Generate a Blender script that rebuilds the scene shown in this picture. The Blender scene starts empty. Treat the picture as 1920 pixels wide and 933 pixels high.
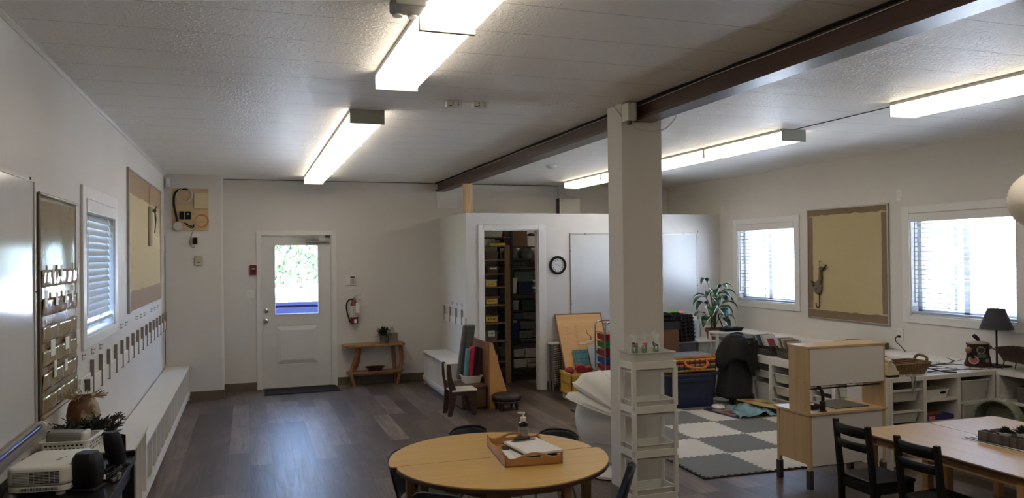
import bpy, math, random
from mathutils import Matrix, Vector
PI = math.pi
S = bpy.context.scene
COL = S.collection
R = random.Random(11)

# ---------------------------------------------------------------- materials
def lin(c):
    if isinstance(c, str):
        c = [int(c[i:i + 2], 16) for i in (0, 2, 4)]
    return tuple(((v / 255) / 12.92 if v / 255 <= .04045 else ((v / 255 + .055) / 1.055) ** 2.4) for v in c) + (1,)

def new_mat(name):
    m = bpy.data.materials.new(name)
    m.use_nodes = True
    nt = m.node_tree
    return m, nt, nt.nodes['Principled BSDF']

def noise_node(nt, scale, stretch=(1, 1, 1), detail=3):
    tc = nt.nodes.new('ShaderNodeTexCoord')
    mp = nt.nodes.new('ShaderNodeMapping')
    mp.inputs['Scale'].default_value = stretch
    nt.links.new(tc.outputs['Object'], mp.inputs['Vector'])
    n = nt.nodes.new('ShaderNodeTexNoise')
    n.inputs['Scale'].default_value = scale
    n.inputs['Detail'].default_value = detail
    nt.links.new(mp.outputs['Vector'], n.inputs['Vector'])
    return n

def mat(name, col, rough=.5, metal=0., var=.06, vscale=6, stretch=(1, 1, 1), bump=0., bscale=60, spec=.5, alpha=1., trans=0., coat=0., sheen=0.):
    m, nt, b = new_mat(name)
    c = lin(col)
    b.inputs['Roughness'].default_value = rough
    b.inputs['Metallic'].default_value = metal
    b.inputs['Specular IOR Level'].default_value = spec
    b.inputs['Coat Weight'].default_value = coat
    b.inputs['Sheen Weight'].default_value = sheen
    if alpha < 1: b.inputs['Alpha'].default_value = alpha
    if trans: b.inputs['Transmission Weight'].default_value = trans
    if var:
        n = noise_node(nt, vscale, stretch)
        r = nt.nodes.new('ShaderNodeMapRange')
        r.inputs['From Min'].default_value = .3
        r.inputs['From Max'].default_value = .7
        nt.links.new(n.outputs['Fac'], r.inputs['Value'])
        mx = nt.nodes.new('ShaderNodeMix')
        mx.data_type = 'RGBA'
        mx.inputs[6].default_value = tuple(v * (1 - var) for v in c[:3]) + (1,)
        mx.inputs[7].default_value = tuple(min(1, v * (1 + var)) for v in c[:3]) + (1,)
        nt.links.new(r.outputs['Result'], mx.inputs[0])
        nt.links.new(mx.outputs[2], b.inputs['Base Color'])
    else:
        b.inputs['Base Color'].default_value = c
    if bump:
        n = noise_node(nt, bscale, stretch, 4)
        bp = nt.nodes.new('ShaderNodeBump')
        bp.inputs['Strength'].default_value = bump
        bp.inputs['Distance'].default_value = .004
        nt.links.new(n.outputs['Fac'], bp.inputs['Height'])
        nt.links.new(bp.outputs['Normal'], b.inputs['Normal'])
    return m

def wood(name, c1, c2, rough=.45, axis='x', scale=9, coat=0.):
    m, nt, b = new_mat(name)
    st = {'x': (.18, 2.2, 2.2), 'y': (2.2, .18, 2.2), 'z': (2.2, 2.2, .18)}[axis]
    n = noise_node(nt, scale, st, 6)
    n.inputs['Distortion'].default_value = .6
    r = nt.nodes.new('ShaderNodeValToRGB')
    r.color_ramp.elements[0].position = .35
    r.color_ramp.elements[1].position = .68
    r.color_ramp.elements[0].color = lin(c1)
    r.color_ramp.elements[1].color = lin(c2)
    nt.links.new(n.outputs['Fac'], r.inputs['Fac'])
    nt.links.new(r.outputs['Color'], b.inputs['Base Color'])
    b.inputs['Roughness'].default_value = rough
    b.inputs['Coat Weight'].default_value = coat
    return m

def weave(name, c1, c2, scale=60, rough=.85, bump=.6):
    m, nt, b = new_mat(name)
    tc = nt.nodes.new('ShaderNodeTexCoord')
    w1 = nt.nodes.new('ShaderNodeTexWave'); w1.bands_direction = 'Z'
    w1.inputs['Scale'].default_value = scale / 3
    w1.inputs['Distortion'].default_value = 2.5
    w2 = nt.nodes.new('ShaderNodeTexWave'); w2.bands_direction = 'DIAGONAL'
    w2.inputs['Scale'].default_value = scale / 3.4
    w2.inputs['Distortion'].default_value = 2.
    for w in (w1, w2): nt.links.new(tc.outputs['Object'], w.inputs['Vector'])
    mu = nt.nodes.new('ShaderNodeMath'); mu.operation = 'MULTIPLY'
    nt.links.new(w1.outputs['Fac'], mu.inputs[0]); nt.links.new(w2.outputs['Fac'], mu.inputs[1])
    mx = nt.nodes.new('ShaderNodeMix'); mx.data_type = 'RGBA'
    mx.inputs[6].default_value = lin(c1); mx.inputs[7].default_value = lin(c2)
    nt.links.new(mu.outputs[0], mx.inputs[0])
    nt.links.new(mx.outputs[2], b.inputs['Base Color'])
    b.inputs['Roughness'].default_value = rough
    bp = nt.nodes.new('ShaderNodeBump'); bp.inputs['Strength'].default_value = bump; bp.inputs['Distance'].default_value = .004
    nt.links.new(mu.outputs[0], bp.inputs['Height']); nt.links.new(bp.outputs['Normal'], b.inputs['Normal'])
    return m

def stripes(name, cols, axis=0, period=.1, rough=.7):
    """bands of constant colour repeating along one object axis"""
    m, nt, b = new_mat(name)
    tc = nt.nodes.new('ShaderNodeTexCoord')
    sp = nt.nodes.new('ShaderNodeSeparateXYZ')
    nt.links.new(tc.outputs['Object'], sp.inputs[0])
    d = nt.nodes.new('ShaderNodeMath'); d.operation = 'DIVIDE'; d.inputs[1].default_value = period
    nt.links.new(sp.outputs[axis], d.inputs[0])
    f = nt.nodes.new('ShaderNodeMath'); f.operation = 'FRACT'
    nt.links.new(d.outputs[0], f.inputs[0])
    r = nt.nodes.new('ShaderNodeValToRGB'); r.color_ramp.interpolation = 'CONSTANT'
    el = r.color_ramp.elements
    for i, c in enumerate(cols):
        e = el[i] if i < 2 else el.new(i / len(cols))
        e.position = i / len(cols)
        e.color = lin(c)
    nt.links.new(f.outputs[0], r.inputs['Fac'])
    nt.links.new(r.outputs['Color'], b.inputs['Base Color'])
    b.inputs['Roughness'].default_value = rough
    return m

def emit(name, col, s):
    m, nt, b = new_mat(name)
    b.inputs['Base Color'].default_value = (.9, .9, .88, 1)
    b.inputs['Emission Color'].default_value = lin(col)
    b.inputs['Emission Strength'].default_value = s
    return m

def film(name, col=(255, 255, 255), alpha=.25, rough=.08):
    return mat(name, col, rough, var=0, alpha=alpha, spec=.8)

# ---------------------------------------------------------------- meshes
class MB:
    def __init__(s):
        s.v, s.f = [], []
        s.M = None
    def add(s, vs, fs):
        b = len(s.v)
        if s.M is not None: vs = [s.M @ Vector(v) for v in vs]
        s.v += [tuple(v) for v in vs]
        s.f += [tuple(b + i for i in f) for f in fs]
        return s
    def box(s, x0, x1, y0, y1, z0, z1):
        vs = [(x, y, z) for z in (z0, z1) for y in (y0, y1) for x in (x0, x1)]
        return s.add(vs, [(0, 2, 3, 1), (4, 5, 7, 6), (0, 1, 5, 4), (2, 6, 7, 3), (0, 4, 6, 2), (1, 3, 7, 5)])
    def cbox(s, c, d, rot=(0, 0, 0)):
        from mathutils import Euler
        m = Matrix.Translation(c) @ Euler(rot).to_matrix().to_4x4()
        vs = [m @ Vector((x * d[0] / 2, y * d[1] / 2, z * d[2] / 2)) for z in (-1, 1) for y in (-1, 1) for x in (-1, 1)]
        return s.add(vs, [(0, 2, 3, 1), (4, 5, 7, 6), (0, 1, 5, 4), (2, 6, 7, 3), (0, 4, 6, 2), (1, 3, 7, 5)])
    def bar(s, a, b, w, h, up=(0, 0, 1)):
        a, b = Vector(a), Vector(b)
        d = (b - a).normalized()
        u = Vector(up)
        if abs(d.dot(u)) > .95: u = Vector((0, 1, 0))
        r = d.cross(u).normalized(); u = r.cross(d)
        vs = [p + r * (i * w / 2) + u * (j * h / 2) for p in (a, b) for j in (-1, 1) for i in (-1, 1)]
        return s.add(vs, [(0, 2, 3, 1), (4, 5, 7, 6), (0, 1, 5, 4), (2, 6, 7, 3), (0, 4, 6, 2), (1, 3, 7, 5)])
    def tube(s, pts, r, seg=8, closed=False):
        pts = [Vector(p) for p in pts]
        n = len(pts)
        rs = r if isinstance(r, (list, tuple)) else [r] * n
        vs, fs = [], []
        up = None
        for i, p in enumerate(pts):
            if closed: t = pts[(i + 1) % n] - pts[i - 1]
            else: t = pts[min(i + 1, n - 1)] - pts[max(i - 1, 0)]
            t.normalize()
            if up is None:
                up = Vector((0, 0, 1)) if abs(t.z) < .9 else Vector((1, 0, 0))
            x = t.cross(up)
            if x.length < 1e-6: x = t.orthogonal()
            x.normalize(); up = x.cross(t)
            for k in range(seg):
                a = 2 * PI * k / seg
                vs.append(p + (x * math.cos(a) + up * math.sin(a)) * rs[i])
        m = n if closed else n - 1
        for i in range(m):
            j = (i + 1) % n
            for k in range(seg):
                l = (k + 1) % seg
                fs.append((i * seg + k, i * seg + l, j * seg + l, j * seg + k))
        if not closed:
            fs.append(tuple(range(seg))[::-1]); fs.append(tuple(range((n - 1) * seg, n * seg)))
        return s.add(vs, fs)
    def lathe(s, prof, c=(0, 0, 0), seg=24, sx=1., sy=1., axis='z', cap=True):
        vs, fs = [], []
        for r, z in prof:
            for k in range(seg):
                a = 2 * PI * k / seg
                p = (math.cos(a) * r * sx, math.sin(a) * r * sy, z)
                if axis == 'y': p = (p[0], z, p[1])
                if axis == 'x': p = (z, p[0], p[1])
                vs.append((p[0] + c[0], p[1] + c[1], p[2] + c[2]))
        n = len(prof)
        for i in range(n - 1):
            for k in range(seg):
                l = (k + 1) % seg
                fs.append((i * seg + k, i * seg + l, (i + 1) * seg + l, (i + 1) * seg + k))
        if cap:
            fs.append(tuple(range(seg))[::-1]); fs.append(tuple(range((n - 1) * seg, n * seg)))
        return s.add(vs, fs)
    def ball(s, c, r, seg=14, rings=9):
        if not isinstance(r, (tuple, list)): r = (r, r, r)
        prof = []
        vs, fs = [], []
        for i in range(rings + 1):
            t = PI * i / rings
            for k in range(seg):
                a = 2 * PI * k / seg
                vs.append((c[0] + r[0] * math.sin(t) * math.cos(a), c[1] + r[1] * math.sin(t) * math.sin(a), c[2] - r[2] * math.cos(t)))
        for i in range(rings):
            for k in range(seg):
                l = (k + 1) % seg
                fs.append((i * seg + k, i * seg + l, (i + 1) * seg + l, (i + 1) * seg + k))
        return s.add(vs, fs)
    def prism(s, poly, plane, a, b):
        def P(u, v, w):
            return {'xy': (u, v, w), 'xz': (u, w, v), 'yz': (w, u, v)}[plane]
        n = len(poly)
        vs = [P(u, v, a) for u, v in poly] + [P(u, v, b) for u, v in poly]
        fs = [tuple(range(n)), tuple(range(n, 2 * n))[::-1]] + [(i, (i + 1) % n, n + (i + 1) % n, n + i) for i in range(n)]
        return s.add(vs, fs)
    def grid(s, fn, nu, nv):
        vs = [fn(i / nu, j / nv) for j in range(nv + 1) for i in range(nu + 1)]
        fs = [(j * (nu + 1) + i, j * (nu + 1) + i + 1, (j + 1) * (nu + 1) + i + 1, (j + 1) * (nu + 1) + i) for j in range(nv) for i in range(nu)]
        return s.add(vs, fs)
    def build(s, name, m, parent=None, bevel=0., smooth=None, solid=0., sub=0, local=False, seg=2, at=None):
        me = bpy.data.meshes.new(name)
        vs = s.v
        loc = None
        if parent is not None and not local:
            r = parent
            while r.parent: r = r.parent
            inv = Matrix.LocRotScale(r.location, r.rotation_euler, None).inverted()
            vs = [tuple(inv @ Vector(v)) for v in vs]
        elif parent is None:
            lo = [min(v[i] for v in vs) for i in range(3)]
            hi = [max(v[i] for v in vs) for i in range(3)]
            loc = at or ((lo[0] + hi[0]) / 2, (lo[1] + hi[1]) / 2, lo[2])
            vs = [(v[0] - loc[0], v[1] - loc[1], v[2] - loc[2]) for v in vs]
        me.from_pydata(vs, [], s.f)
        import bmesh
        bm = bmesh.new(); bm.from_mesh(me)
        bmesh.ops.recalc_face_normals(bm, faces=bm.faces)
        bm.to_mesh(me); bm.free()
        me.materials.append(m)
        o = bpy.data.objects.new(name, me)
        COL.objects.link(o)
        if loc: o.location = loc
        if parent is not None: o.parent = parent
        if smooth:
            me.polygons.foreach_set('use_smooth', [True] * len(me.polygons))
            me.set_sharp_from_angle(angle=smooth)
        if solid:
            k = o.modifiers.new('thick', 'SOLIDIFY'); k.thickness = solid; k.offset = 0
        if sub:
            k = o.modifiers.new('sub', 'SUBSURF'); k.levels = k.render_levels = sub
        if bevel:
            k = o.modifiers.new('bev', 'BEVEL'); k.width = bevel; k.segments = seg; k.limit_method = 'ANGLE'; k.angle_limit = .7
            k.harden_normals = False
        return o

def tag(o, label=None, cat=None, group=None, kind=None):
    if label: o['label'] = label
    if cat: o['category'] = cat
    if group: o['group'] = group
    if kind: o['kind'] = kind
    return o

def thing(name, label, cat, loc=(0, 0, 0), rz=0., group=None):
    o = bpy.data.objects.new(name, None)
    COL.objects.link(o)
    o.location = loc
    o.rotation_euler = (0, 0, rz)
    o.empty_display_size = .05
    return tag(o, label, cat, group)

def kids(o):
    return [c for c in COL.objects if c.parent == o]

def dup(root, loc, rz=None, label=None, group=None, sc=None):
    r = root.copy(); COL.objects.link(r)
    r.location = loc
    if rz is not None: r.rotation_euler = (0, 0, rz)
    if label: r['label'] = label
    if group: r['group'] = group
    for ch in list(root.children):
        c = ch.copy(); COL.objects.link(c); c.parent = r
        for g in list(ch.children):
            d = g.copy(); COL.objects.link(d); d.parent = c
    return r

def struct(o, label, cat=None):
    return tag(o, label, cat, None, 'structure')

def rrect(w, d, r, n=5, cx=0, cy=0):
    pts = []
    for sx, sy, a0 in ((1, 1, 0), (-1, 1, PI / 2), (-1, -1, PI), (1, -1, 1.5 * PI)):
        for i in range(n + 1):
            a = a0 + PI / 2 * i / n
            pts.append((cx + sx * (w / 2 - r) + r * math.cos(a), cy + sy * (d / 2 - r) + r * math.sin(a)))
    return pts

def arc(cx, cy, r, a0, a1, n):
    return [(cx + r * math.cos(a0 + (a1 - a0) * i / n), cy + r * math.sin(a0 + (a1 - a0) * i / n)) for i in range(n + 1)]

def smooth_path(pts, n=6):
    """Catmull-Rom through the points"""
    P = [Vector(p) for p in pts]
    out = []
    for i in range(len(P) - 1):
        a, b, c, d = P[max(i - 1, 0)], P[i], P[i + 1], P[min(i + 2, len(P) - 1)]
        for k in range(n):
            t = k / n
            out.append(.5 * ((2 * b) + (c - a) * t + (2 * a - 5 * b + 4 * c - d) * t * t + (3 * b - a - 3 * c + d) * t ** 3))
    out.append(P[-1])
    return out
# ---------------------------------------------------------------- palette
WALL = mat('wall_paint', (205, 201, 194), .6, var=.02, vscale=1.5, bump=.08, bscale=180, spec=.3)
PART = mat('partition_paint', (205, 202, 196), .55, var=.015, vscale=1.5, spec=.3)
TRIM = mat('trim_paint', (214, 212, 207), .4, var=.015)
DOORM = mat('door_paint', (206, 205, 200), .38, var=.015)
WHITE = mat('white_laminate', (216, 213, 206), .35, var=.015)
PLAS = mat('white_plastic', (214, 212, 204), .35, var=.02)
PLASD = mat('dull_white_plastic', (186, 184, 176), .42, var=.03)
TRANS = mat('frosted_bin_plastic', (190, 190, 184), .35, var=.03)
GREYB = mat('vinyl_baseboard', (98, 86, 70), .6, var=.06)
BEAM = mat('brown_painted_steel', (70, 47, 38), .38, var=.14, vscale=5, bump=.1, bscale=25)
GAP = mat('dark_gap', (22, 18, 15), .9, var=0)
CHROME = mat('brushed_chrome', (190, 188, 182), .25, 1., var=.03)
STEEL = mat('satin_metal', (150, 148, 143), .4, .9, var=.05)
ALU = mat('aluminium_frame', (168, 164, 155), .42, .55, var=.05)
BLACK = mat('black_plastic', (11, 11, 12), .5, var=.1, spec=.3)
BLACKM = mat('matt_black', (9, 9, 9), .7, var=.1)
BLACKW = mat('black_painted_wood', (13, 12, 12), .45, var=.15, vscale=12, spec=.35)
NAVY = mat('navy_plastic', (17, 21, 34), .35, var=.1)
DGREY = mat('dark_grey_plastic', (52, 53, 56), .5, var=.08)
MGREY = mat('grey_plastic', (128, 128, 126), .45, var=.05)
BIRCH = wood('birch_ply', (184, 152, 108), (198, 168, 124), .45, 'z', 7)
BIRCHX = wood('birch_ply_flat', (190, 158, 114), (204, 174, 130), .42, 'x', 7)
MAPLE = wood('maple_laminate', (196, 156, 86), (206, 168, 98), .42, 'x', 6, .05)
MAPLE2 = wood('pale_maple_laminate', (184, 152, 104), (196, 166, 118), .46, 'y', 6, .0)
PINE = wood('pine', (186, 150, 104), (212, 180, 134), .55, 'z', 12)
HONEY = wood('honey_wood', (160, 100, 52), (192, 130, 74), .4, 'x', 9, .2)
RUSTIC = wood('rustic_wood', (120, 80, 46), (168, 120, 72), .5, 'x', 12, .1)
RUSTICZ = wood('rustic_leg_wood', (112, 72, 44), (156, 106, 66), .5, 'z', 12)
HARDB = mat('hardboard', (126, 84, 54), .6, var=.06, vscale=20)
MDF = mat('mdf_side', (188, 136, 74), .55, var=.05, vscale=18)
PLY = wood('plywood', (182, 154, 112), (206, 180, 138), .6, 'x', 6)
EDGE = mat('dark_edge_band', (62, 38, 26), .45, var=.05)
DKWOOD = mat('dark_brown_wood', (56, 34, 26), .45, var=.12, vscale=14)
BURLAP = weave('cream_burlap', (178, 162, 122), (194, 180, 142), 260, .95, .25)
TAPE = mat('brown_paper_border', (124, 104, 80), .8, var=.05, vscale=14)
TAPEL = mat('tan_paper_border', (146, 120, 86), .8, var=.05, vscale=14)
WBOARD = mat('whiteboard_surface', (200, 200, 197), .13, var=.01, spec=.2)
WICK = weave('brown_wicker', (70, 48, 32), (132, 98, 66), 90)
WICKL = weave('straw_wicker', (104, 80, 52), (158, 128, 88), 70)
WICKG = weave('pale_green_wicker', (120, 124, 106), (162, 166, 148), 90)
LEAF = mat('dark_leaf', (30, 58, 40), .35, var=.25, vscale=10)
LEAFP = mat('pot_leaf', (34, 74, 52), .3, var=.3, vscale=8)
LEAFW = mat('leaf_white_edge', (206, 214, 196), .4, var=.05)
STEM = mat('plant_stem', (78, 104, 66), .5, var=.15)
TERRA = mat('terracotta', (120, 62, 46), .6, var=.08)
SOIL = mat('dark_soil', (34, 26, 20), .95, var=.3, vscale=60)
RED = mat('red_paint', (120, 26, 22), .35, var=.05)
PAPER = mat('white_paper', (222, 220, 214), .8, var=.02)
CARD = mat('cardboard', (112, 78, 54), .8, var=.05)
TOTE = mat('navy_tote', (32, 37, 62), .45, var=.08)
YCRATE = mat('yellow_crate', (210, 170, 72), .45, var=.05)
TEAL = mat('teal_mat', (56, 110, 112), .6, var=.08)
FABBLK = mat('black_nylon', (26, 26, 28), .7, var=.25, vscale=12, sheen=.2)
FABGRY = mat('charcoal_fabric', (76, 74, 70), .9, var=.1, vscale=30, sheen=.2)
HOODF = mat('white_canopy_fabric', (222, 220, 212), .8, var=.03)
CLEAR = film('clear_wrap', (235, 245, 245), .16, .06)
FROST = film('frosted_wrap', (210, 225, 228), .5, .25)
GLASSM = film('window_glass', (230, 240, 240), .04, .02)
CABLE = mat('white_cable', (196, 192, 184), .5, var=.03)
LAMPON = emit('lit_diffuser', (255, 242, 223), 6.3)
FIXT = mat('fixture_white', (206, 206, 198), .45, var=.02)
FIXTE = mat('fixture_end_plate', (188, 192, 180), .5, var=.02)
CPINE = wood('shaded_shelf_pine', (112, 84, 58), (140, 108, 76), .6, 'z', 12)  # pine darkened so its colour carries the dimness inside the closet
# ---------------------------------------------------------------- camera
F_PX = 1443.
yaw, pitch, roll, EYE = .3297973, .00793413, -.01077462, 1.75
Fw = Vector((math.sin(yaw) * math.cos(pitch), math.cos(yaw) * math.cos(pitch), math.sin(pitch)))
rt = Vector((math.cos(yaw), -math.sin(yaw), 0)); up = rt.cross(Fw)
CR = rt * math.cos(roll) + up * math.sin(roll)
CU = -rt * math.sin(roll) + up * math.cos(roll)
cd = bpy.data.cameras.new('camera')
cd.sensor_width = 36.; cd.lens = F_PX / 1920 * 36.; cd.clip_start = .05; cd.clip_end = 500
cam = bpy.data.objects.new('camera', cd); COL.objects.link(cam)
cam.matrix_world = Matrix(((CR.x, CU.x, -Fw.x, 0), (CR.y, CU.y, -Fw.y, 0), (CR.z, CU.z, -Fw.z, EYE), (0, 0, 0, 1)))
S.camera = cam

def at(px, py, X=None, Y=None, Z=None):
    """the point of the room seen at a pixel of the photograph, on a known plane"""
    d = (px - 960) / F_PX * CR - (py - 466.5) / F_PX * CU + Fw
    t = X / d.x if X is not None else Y / d.y if Y is not None else (Z - EYE) / d.z
    return Vector((0, 0, EYE)) + d * t

XL, XR, YB, YF, ZC = -.975, 6.31, 10.75, -3.2, 2.787
# ---------------------------------------------------------------- floor
def floor_mat():
    m, nt, b = new_mat('vinyl_plank_floor')
    N, L = nt.nodes.new, nt.links.new
    tc = N('ShaderNodeTexCoord')
    sp = N('ShaderNodeSeparateXYZ'); L(tc.outputs['Object'], sp.inputs[0])
    cb = N('ShaderNodeCombineXYZ'); L(sp.outputs[1], cb.inputs[0]); L(sp.outputs[0], cb.inputs[1])
    br = N('ShaderNodeTexBrick')
    br.offset = .37; br.offset_frequency = 3; br.squash = 1
    br.inputs['Scale'].default_value = 1
    br.inputs['Brick Width'].default_value = 1.22
    br.inputs['Row Height'].default_value = .182
    br.inputs['Mortar Size'].default_value = .0012
    br.inputs['Mortar Smooth'].default_value = .2
    br.inputs['Bias'].default_value = 0
    br.inputs['Color1'].default_value = (0, 0, 0, 1); br.inputs['Color2'].default_value = (1, 1, 1, 1)
    br.inputs['Mortar'].default_value = (.0, .0, .0, 1)
    L(cb.outputs[0], br.inputs['Vector'])
    r1 = N('ShaderNodeValToRGB')
    e = r1.color_ramp.elements
    e[0].color = lin((70, 60, 54)); e[1].color = lin((116, 103, 93))
    x = e.new(.5); x.color = lin((90, 78, 70))
    L(br.outputs['Color'], r1.inputs['Fac'])
    # wood figure: long streaks, shifted from plank to plank
    mp = N('ShaderNodeMapping'); mp.inputs['Scale'].default_value = (16, 1.3, 1)
    L(tc.outputs['Object'], mp.inputs['Vector'])
    ad = N('ShaderNodeVectorMath'); ad.operation = 'MULTIPLY_ADD'
    L(br.outputs['Color'], ad.inputs[0]); ad.inputs[1].default_value = (13, 7, 3); L(mp.outputs[0], ad.inputs[2])
    n1 = N('ShaderNodeTexNoise'); n1.inputs['Scale'].default_value = 1.6; n1.inputs['Detail'].default_value = 7; n1.inputs['Distortion'].default_value = 1.1
    L(ad.outputs[0], n1.inputs['Vector'])
    mp2 = N('ShaderNodeMapping'); mp2.inputs['Scale'].default_value = (3, .9, 1)
    L(tc.outputs['Object'], mp2.inputs['Vector'])
    n2 = N('ShaderNodeTexNoise'); n2.inputs['Scale'].default_value = 2.2; n2.inputs['Detail'].default_value = 4
    L(mp2.outputs[0], n2.inputs['Vector'])
    r2 = N('ShaderNodeMapRange'); r2.inputs['From Min'].default_value = .28; r2.inputs['From Max'].default_value = .72
    r2.inputs['To Min'].default_value = .55; r2.inputs['To Max'].default_value = 1.42
    L(n1.outputs['Fac'], r2.inputs['Value'])
    r3 = N('ShaderNodeMapRange'); r3.inputs['From Min'].default_value = .3; r3.inputs['From Max'].default_value = .7
    r3.inputs['To Min'].default_value = .8; r3.inputs['To Max'].default_value = 1.18
    L(n2.outputs['Fac'], r3.inputs['Value'])
    mu = N('ShaderNodeMath'); mu.operation = 'MULTIPLY'; L(r2.outputs[0], mu.inputs[0]); L(r3.outputs[0], mu.inputs[1])
    sc = N('ShaderNodeVectorMath'); sc.operation = 'SCALE'
    L(r1.outputs['Color'], sc.inputs[0]); L(mu.outputs[0], sc.inputs['Scale'])
    mx = N('ShaderNodeMix'); mx.data_type = 'RGBA'
    L(br.outputs['Fac'], mx.inputs[0]); L(sc.outputs[0], mx.inputs[6]); mx.inputs[7].default_value = lin((40, 34, 32))
    L(mx.outputs[2], b.inputs['Base Color'])
    rr = N('ShaderNodeMapRange'); rr.inputs['To Min'].default_value = .34; rr.inputs['To Max'].default_value = .5
    L(n1.outputs['Fac'], rr.inputs['Value']); L(rr.outputs[0], b.inputs['Roughness'])
    bp = N('ShaderNodeBump'); bp.inputs['Strength'].default_value = .55; bp.inputs['Distance'].default_value = .002
    L(n1.outputs['Fac'], bp.inputs['Height']); L(bp.outputs[0], b.inputs['Normal'])
    b.inputs['Specular IOR Level'].default_value = .31
    return m

def ceil_mat():
    m, nt, b = new_mat('stippled_ceiling_panels')
    N, L = nt.nodes.new, nt.links.new
    tc = N('ShaderNodeTexCoord')
    br = N('ShaderNodeTexBrick'); br.offset = 0
    br.inputs['Scale'].default_value = 1
    br.inputs['Brick Width'].default_value = 40
    br.inputs['Row Height'].default_value = .397
    br.inputs['Mortar Size'].default_value = .005
    br.inputs['Mortar Smooth'].default_value = .6
    mp = N('ShaderNodeMapping'); mp.inputs['Location'].default_value = (20, .18, 0)
    L(tc.outputs['Object'], mp.inputs[0]); L(mp.outputs[0], br.inputs['Vector'])
    n = N('ShaderNodeTexNoise'); n.inputs['Scale'].default_value = 46; n.inputs['Detail'].default_value = 3
    L(tc.outputs['Object'], n.inputs['Vector'])
    n2 = N('ShaderNodeTexNoise'); n2.inputs['Scale'].default_value = 1.4
    L(tc.outputs['Object'], n2.inputs['Vector'])
    rp = N('ShaderNodeMapRange'); rp.inputs['From Min'].default_value = .52; rp.inputs['From Max'].default_value = .62
    L(n.outputs['Fac'], rp.inputs['Value'])
    ht = N('ShaderNodeMath'); ht.operation = 'MULTIPLY_ADD'
    L(br.outputs['Fac'], ht.inputs[0]); ht.inputs[1].default_value = -3.; L(rp.outputs[0], ht.inputs[2])
    bp = N('ShaderNodeBump'); bp.inputs['Strength'].default_value = .42; bp.inputs['Distance'].default_value = .006
    L(ht.outputs[0], bp.inputs['Height']); L(bp.outputs[0], b.inputs['Normal'])
    mx = N('ShaderNodeMix'); mx.data_type = 'RGBA'
    mx.inputs[6].default_value = lin((236, 233, 226)); mx.inputs[7].default_value = lin((240, 237, 231))
    L(n2.outputs['Fac'], mx.inputs[0])
    mq = N('ShaderNodeMix'); mq.data_type = 'RGBA'; mq.inputs[7].default_value = lin((198, 193, 185))
    L(br.outputs['Fac'], mq.inputs[0]); L(mx.outputs[2], mq.inputs[6]); L(mq.outputs[2], b.inputs['Base Color'])
    b.inputs['Roughness'].default_value = .5
    b.inputs['Specular IOR Level'].default_value = .35
    return m

FLOORM, CEILM = floor_mat(), ceil_mat()
struct(MB().box(XL - .15, XR + .15, YF - .15, YB + .15, -.12, 0).build('floor', FLOORM, at=(0, 0, 0)), 'grey brown vinyl plank floor of the classroom', 'floor')
struct(MB().box(XL - .15, XR + .15, YF - .15, YB + .15, ZC, ZC + .14).build('ceiling', CEILM, at=(0, 0, ZC)), 'off white stippled panel ceiling', 'ceiling')

# ---------------------------------------------------------------- walls
def holed(mb, plane, a, b, u0, u1, z0, z1, holes):
    """a wall slab between a and b with rectangular openings (u0,u1,z0,z1)"""
    us = sorted({u0, u1, *[h[0] for h in holes], *[h[1] for h in holes]})
    zs = sorted({z0, z1, *[h[2] for h in holes], *[h[3] for h in holes]})
    for i in range(len(us) - 1):
        for j in range(len(zs) - 1):
            cu, cz = (us[i] + us[i + 1]) / 2, (zs[j] + zs[j + 1]) / 2
            if any(h[0] < cu < h[1] and h[2] < cz < h[3] for h in holes): continue
            if plane == 'x': mb.box(a, b, us[i], us[i + 1], zs[j], zs[j + 1])
            else: mb.box(us[i], us[i + 1], a, b, zs[j], zs[j + 1])
    return mb

W1 = (5.43, 6.53, 1.262, 2.138)          # left wall
W2 = (7.77, 8.93, 1.102, 2.125)          # right wall, far
W3 = (4.90, 6.04, 1.102, 2.125)          # right wall, near
DR = (.155, 1.077, 0, 2.047)
CL = (2.817, 3.562, 0, 2.075)
struct(holed(MB(), 'x', XL - .15, XL, YF, YB, 0, ZC, [W1]).build('wall_left', WALL), 'long white wall with cubbies, coat rail and one window', 'wall')
struct(holed(MB(), 'x', XR, XR + .15, YF, YB, 0, ZC, [W2, W3]).build('wall_right', WALL), 'long white wall with two bright blinds', 'wall')
struct(holed(MB(), 'y', YB, YB + .15, XL - .15, XR + .15, 0, ZC, [DR]).build('wall_back', WALL), 'white end wall with the glazed entrance door', 'wall')
struct(MB().box(XL - .15, XR + .15, YF - .15, YF, 0, ZC).build('wall_front', WALL), 'plain white wall behind the camera', 'wall')
struct(MB().box(XL, -.326, 10.3, YB, 0, ZC).build('wall_chase', WALL), 'boxed out white wall section carrying the plywood cable board', 'wall')
struct(MB().box(-.326, -.302, 10.3, 10.318, 1.02, ZC).box(-.326, -.300, 10.296, 10.33, 0, 1.02).build('trim_1', TRIM), 'white corner bead of the boxed out wall section', 'trim')
# storage room partition, lower than the ceiling
pm = holed(MB(), 'y', 9.35, 9.45, 2.59, XR, 0, 2.288, [CL])
pm.box(2.59, 2.69, 9.45, YB, 0, 2.288)
struct(pm.build('partition', PART), 'white part height partition around the storage closet', 'partition wall')
cm = MB()
for a in ((2.747, 2.817, 9.335, 9.35, 0, 2.142), (3.562, 3.66, 9.335, 9.35, 0, 2.142), (2.817, 3.562, 9.335, 9.35, 2.075, 2.142),
          (2.817, 2.83, 9.35, 9.45, 0, 2.075), (3.549, 3.562, 9.35, 9.45, 0, 2.075), (2.83, 3.549, 9.35, 9.45, 2.062, 2.075)): cm.box(*a)
struct(cm.build('trim_2', TRIM, bevel=.004), 'white casing round the open closet doorway', 'door casing')
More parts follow.
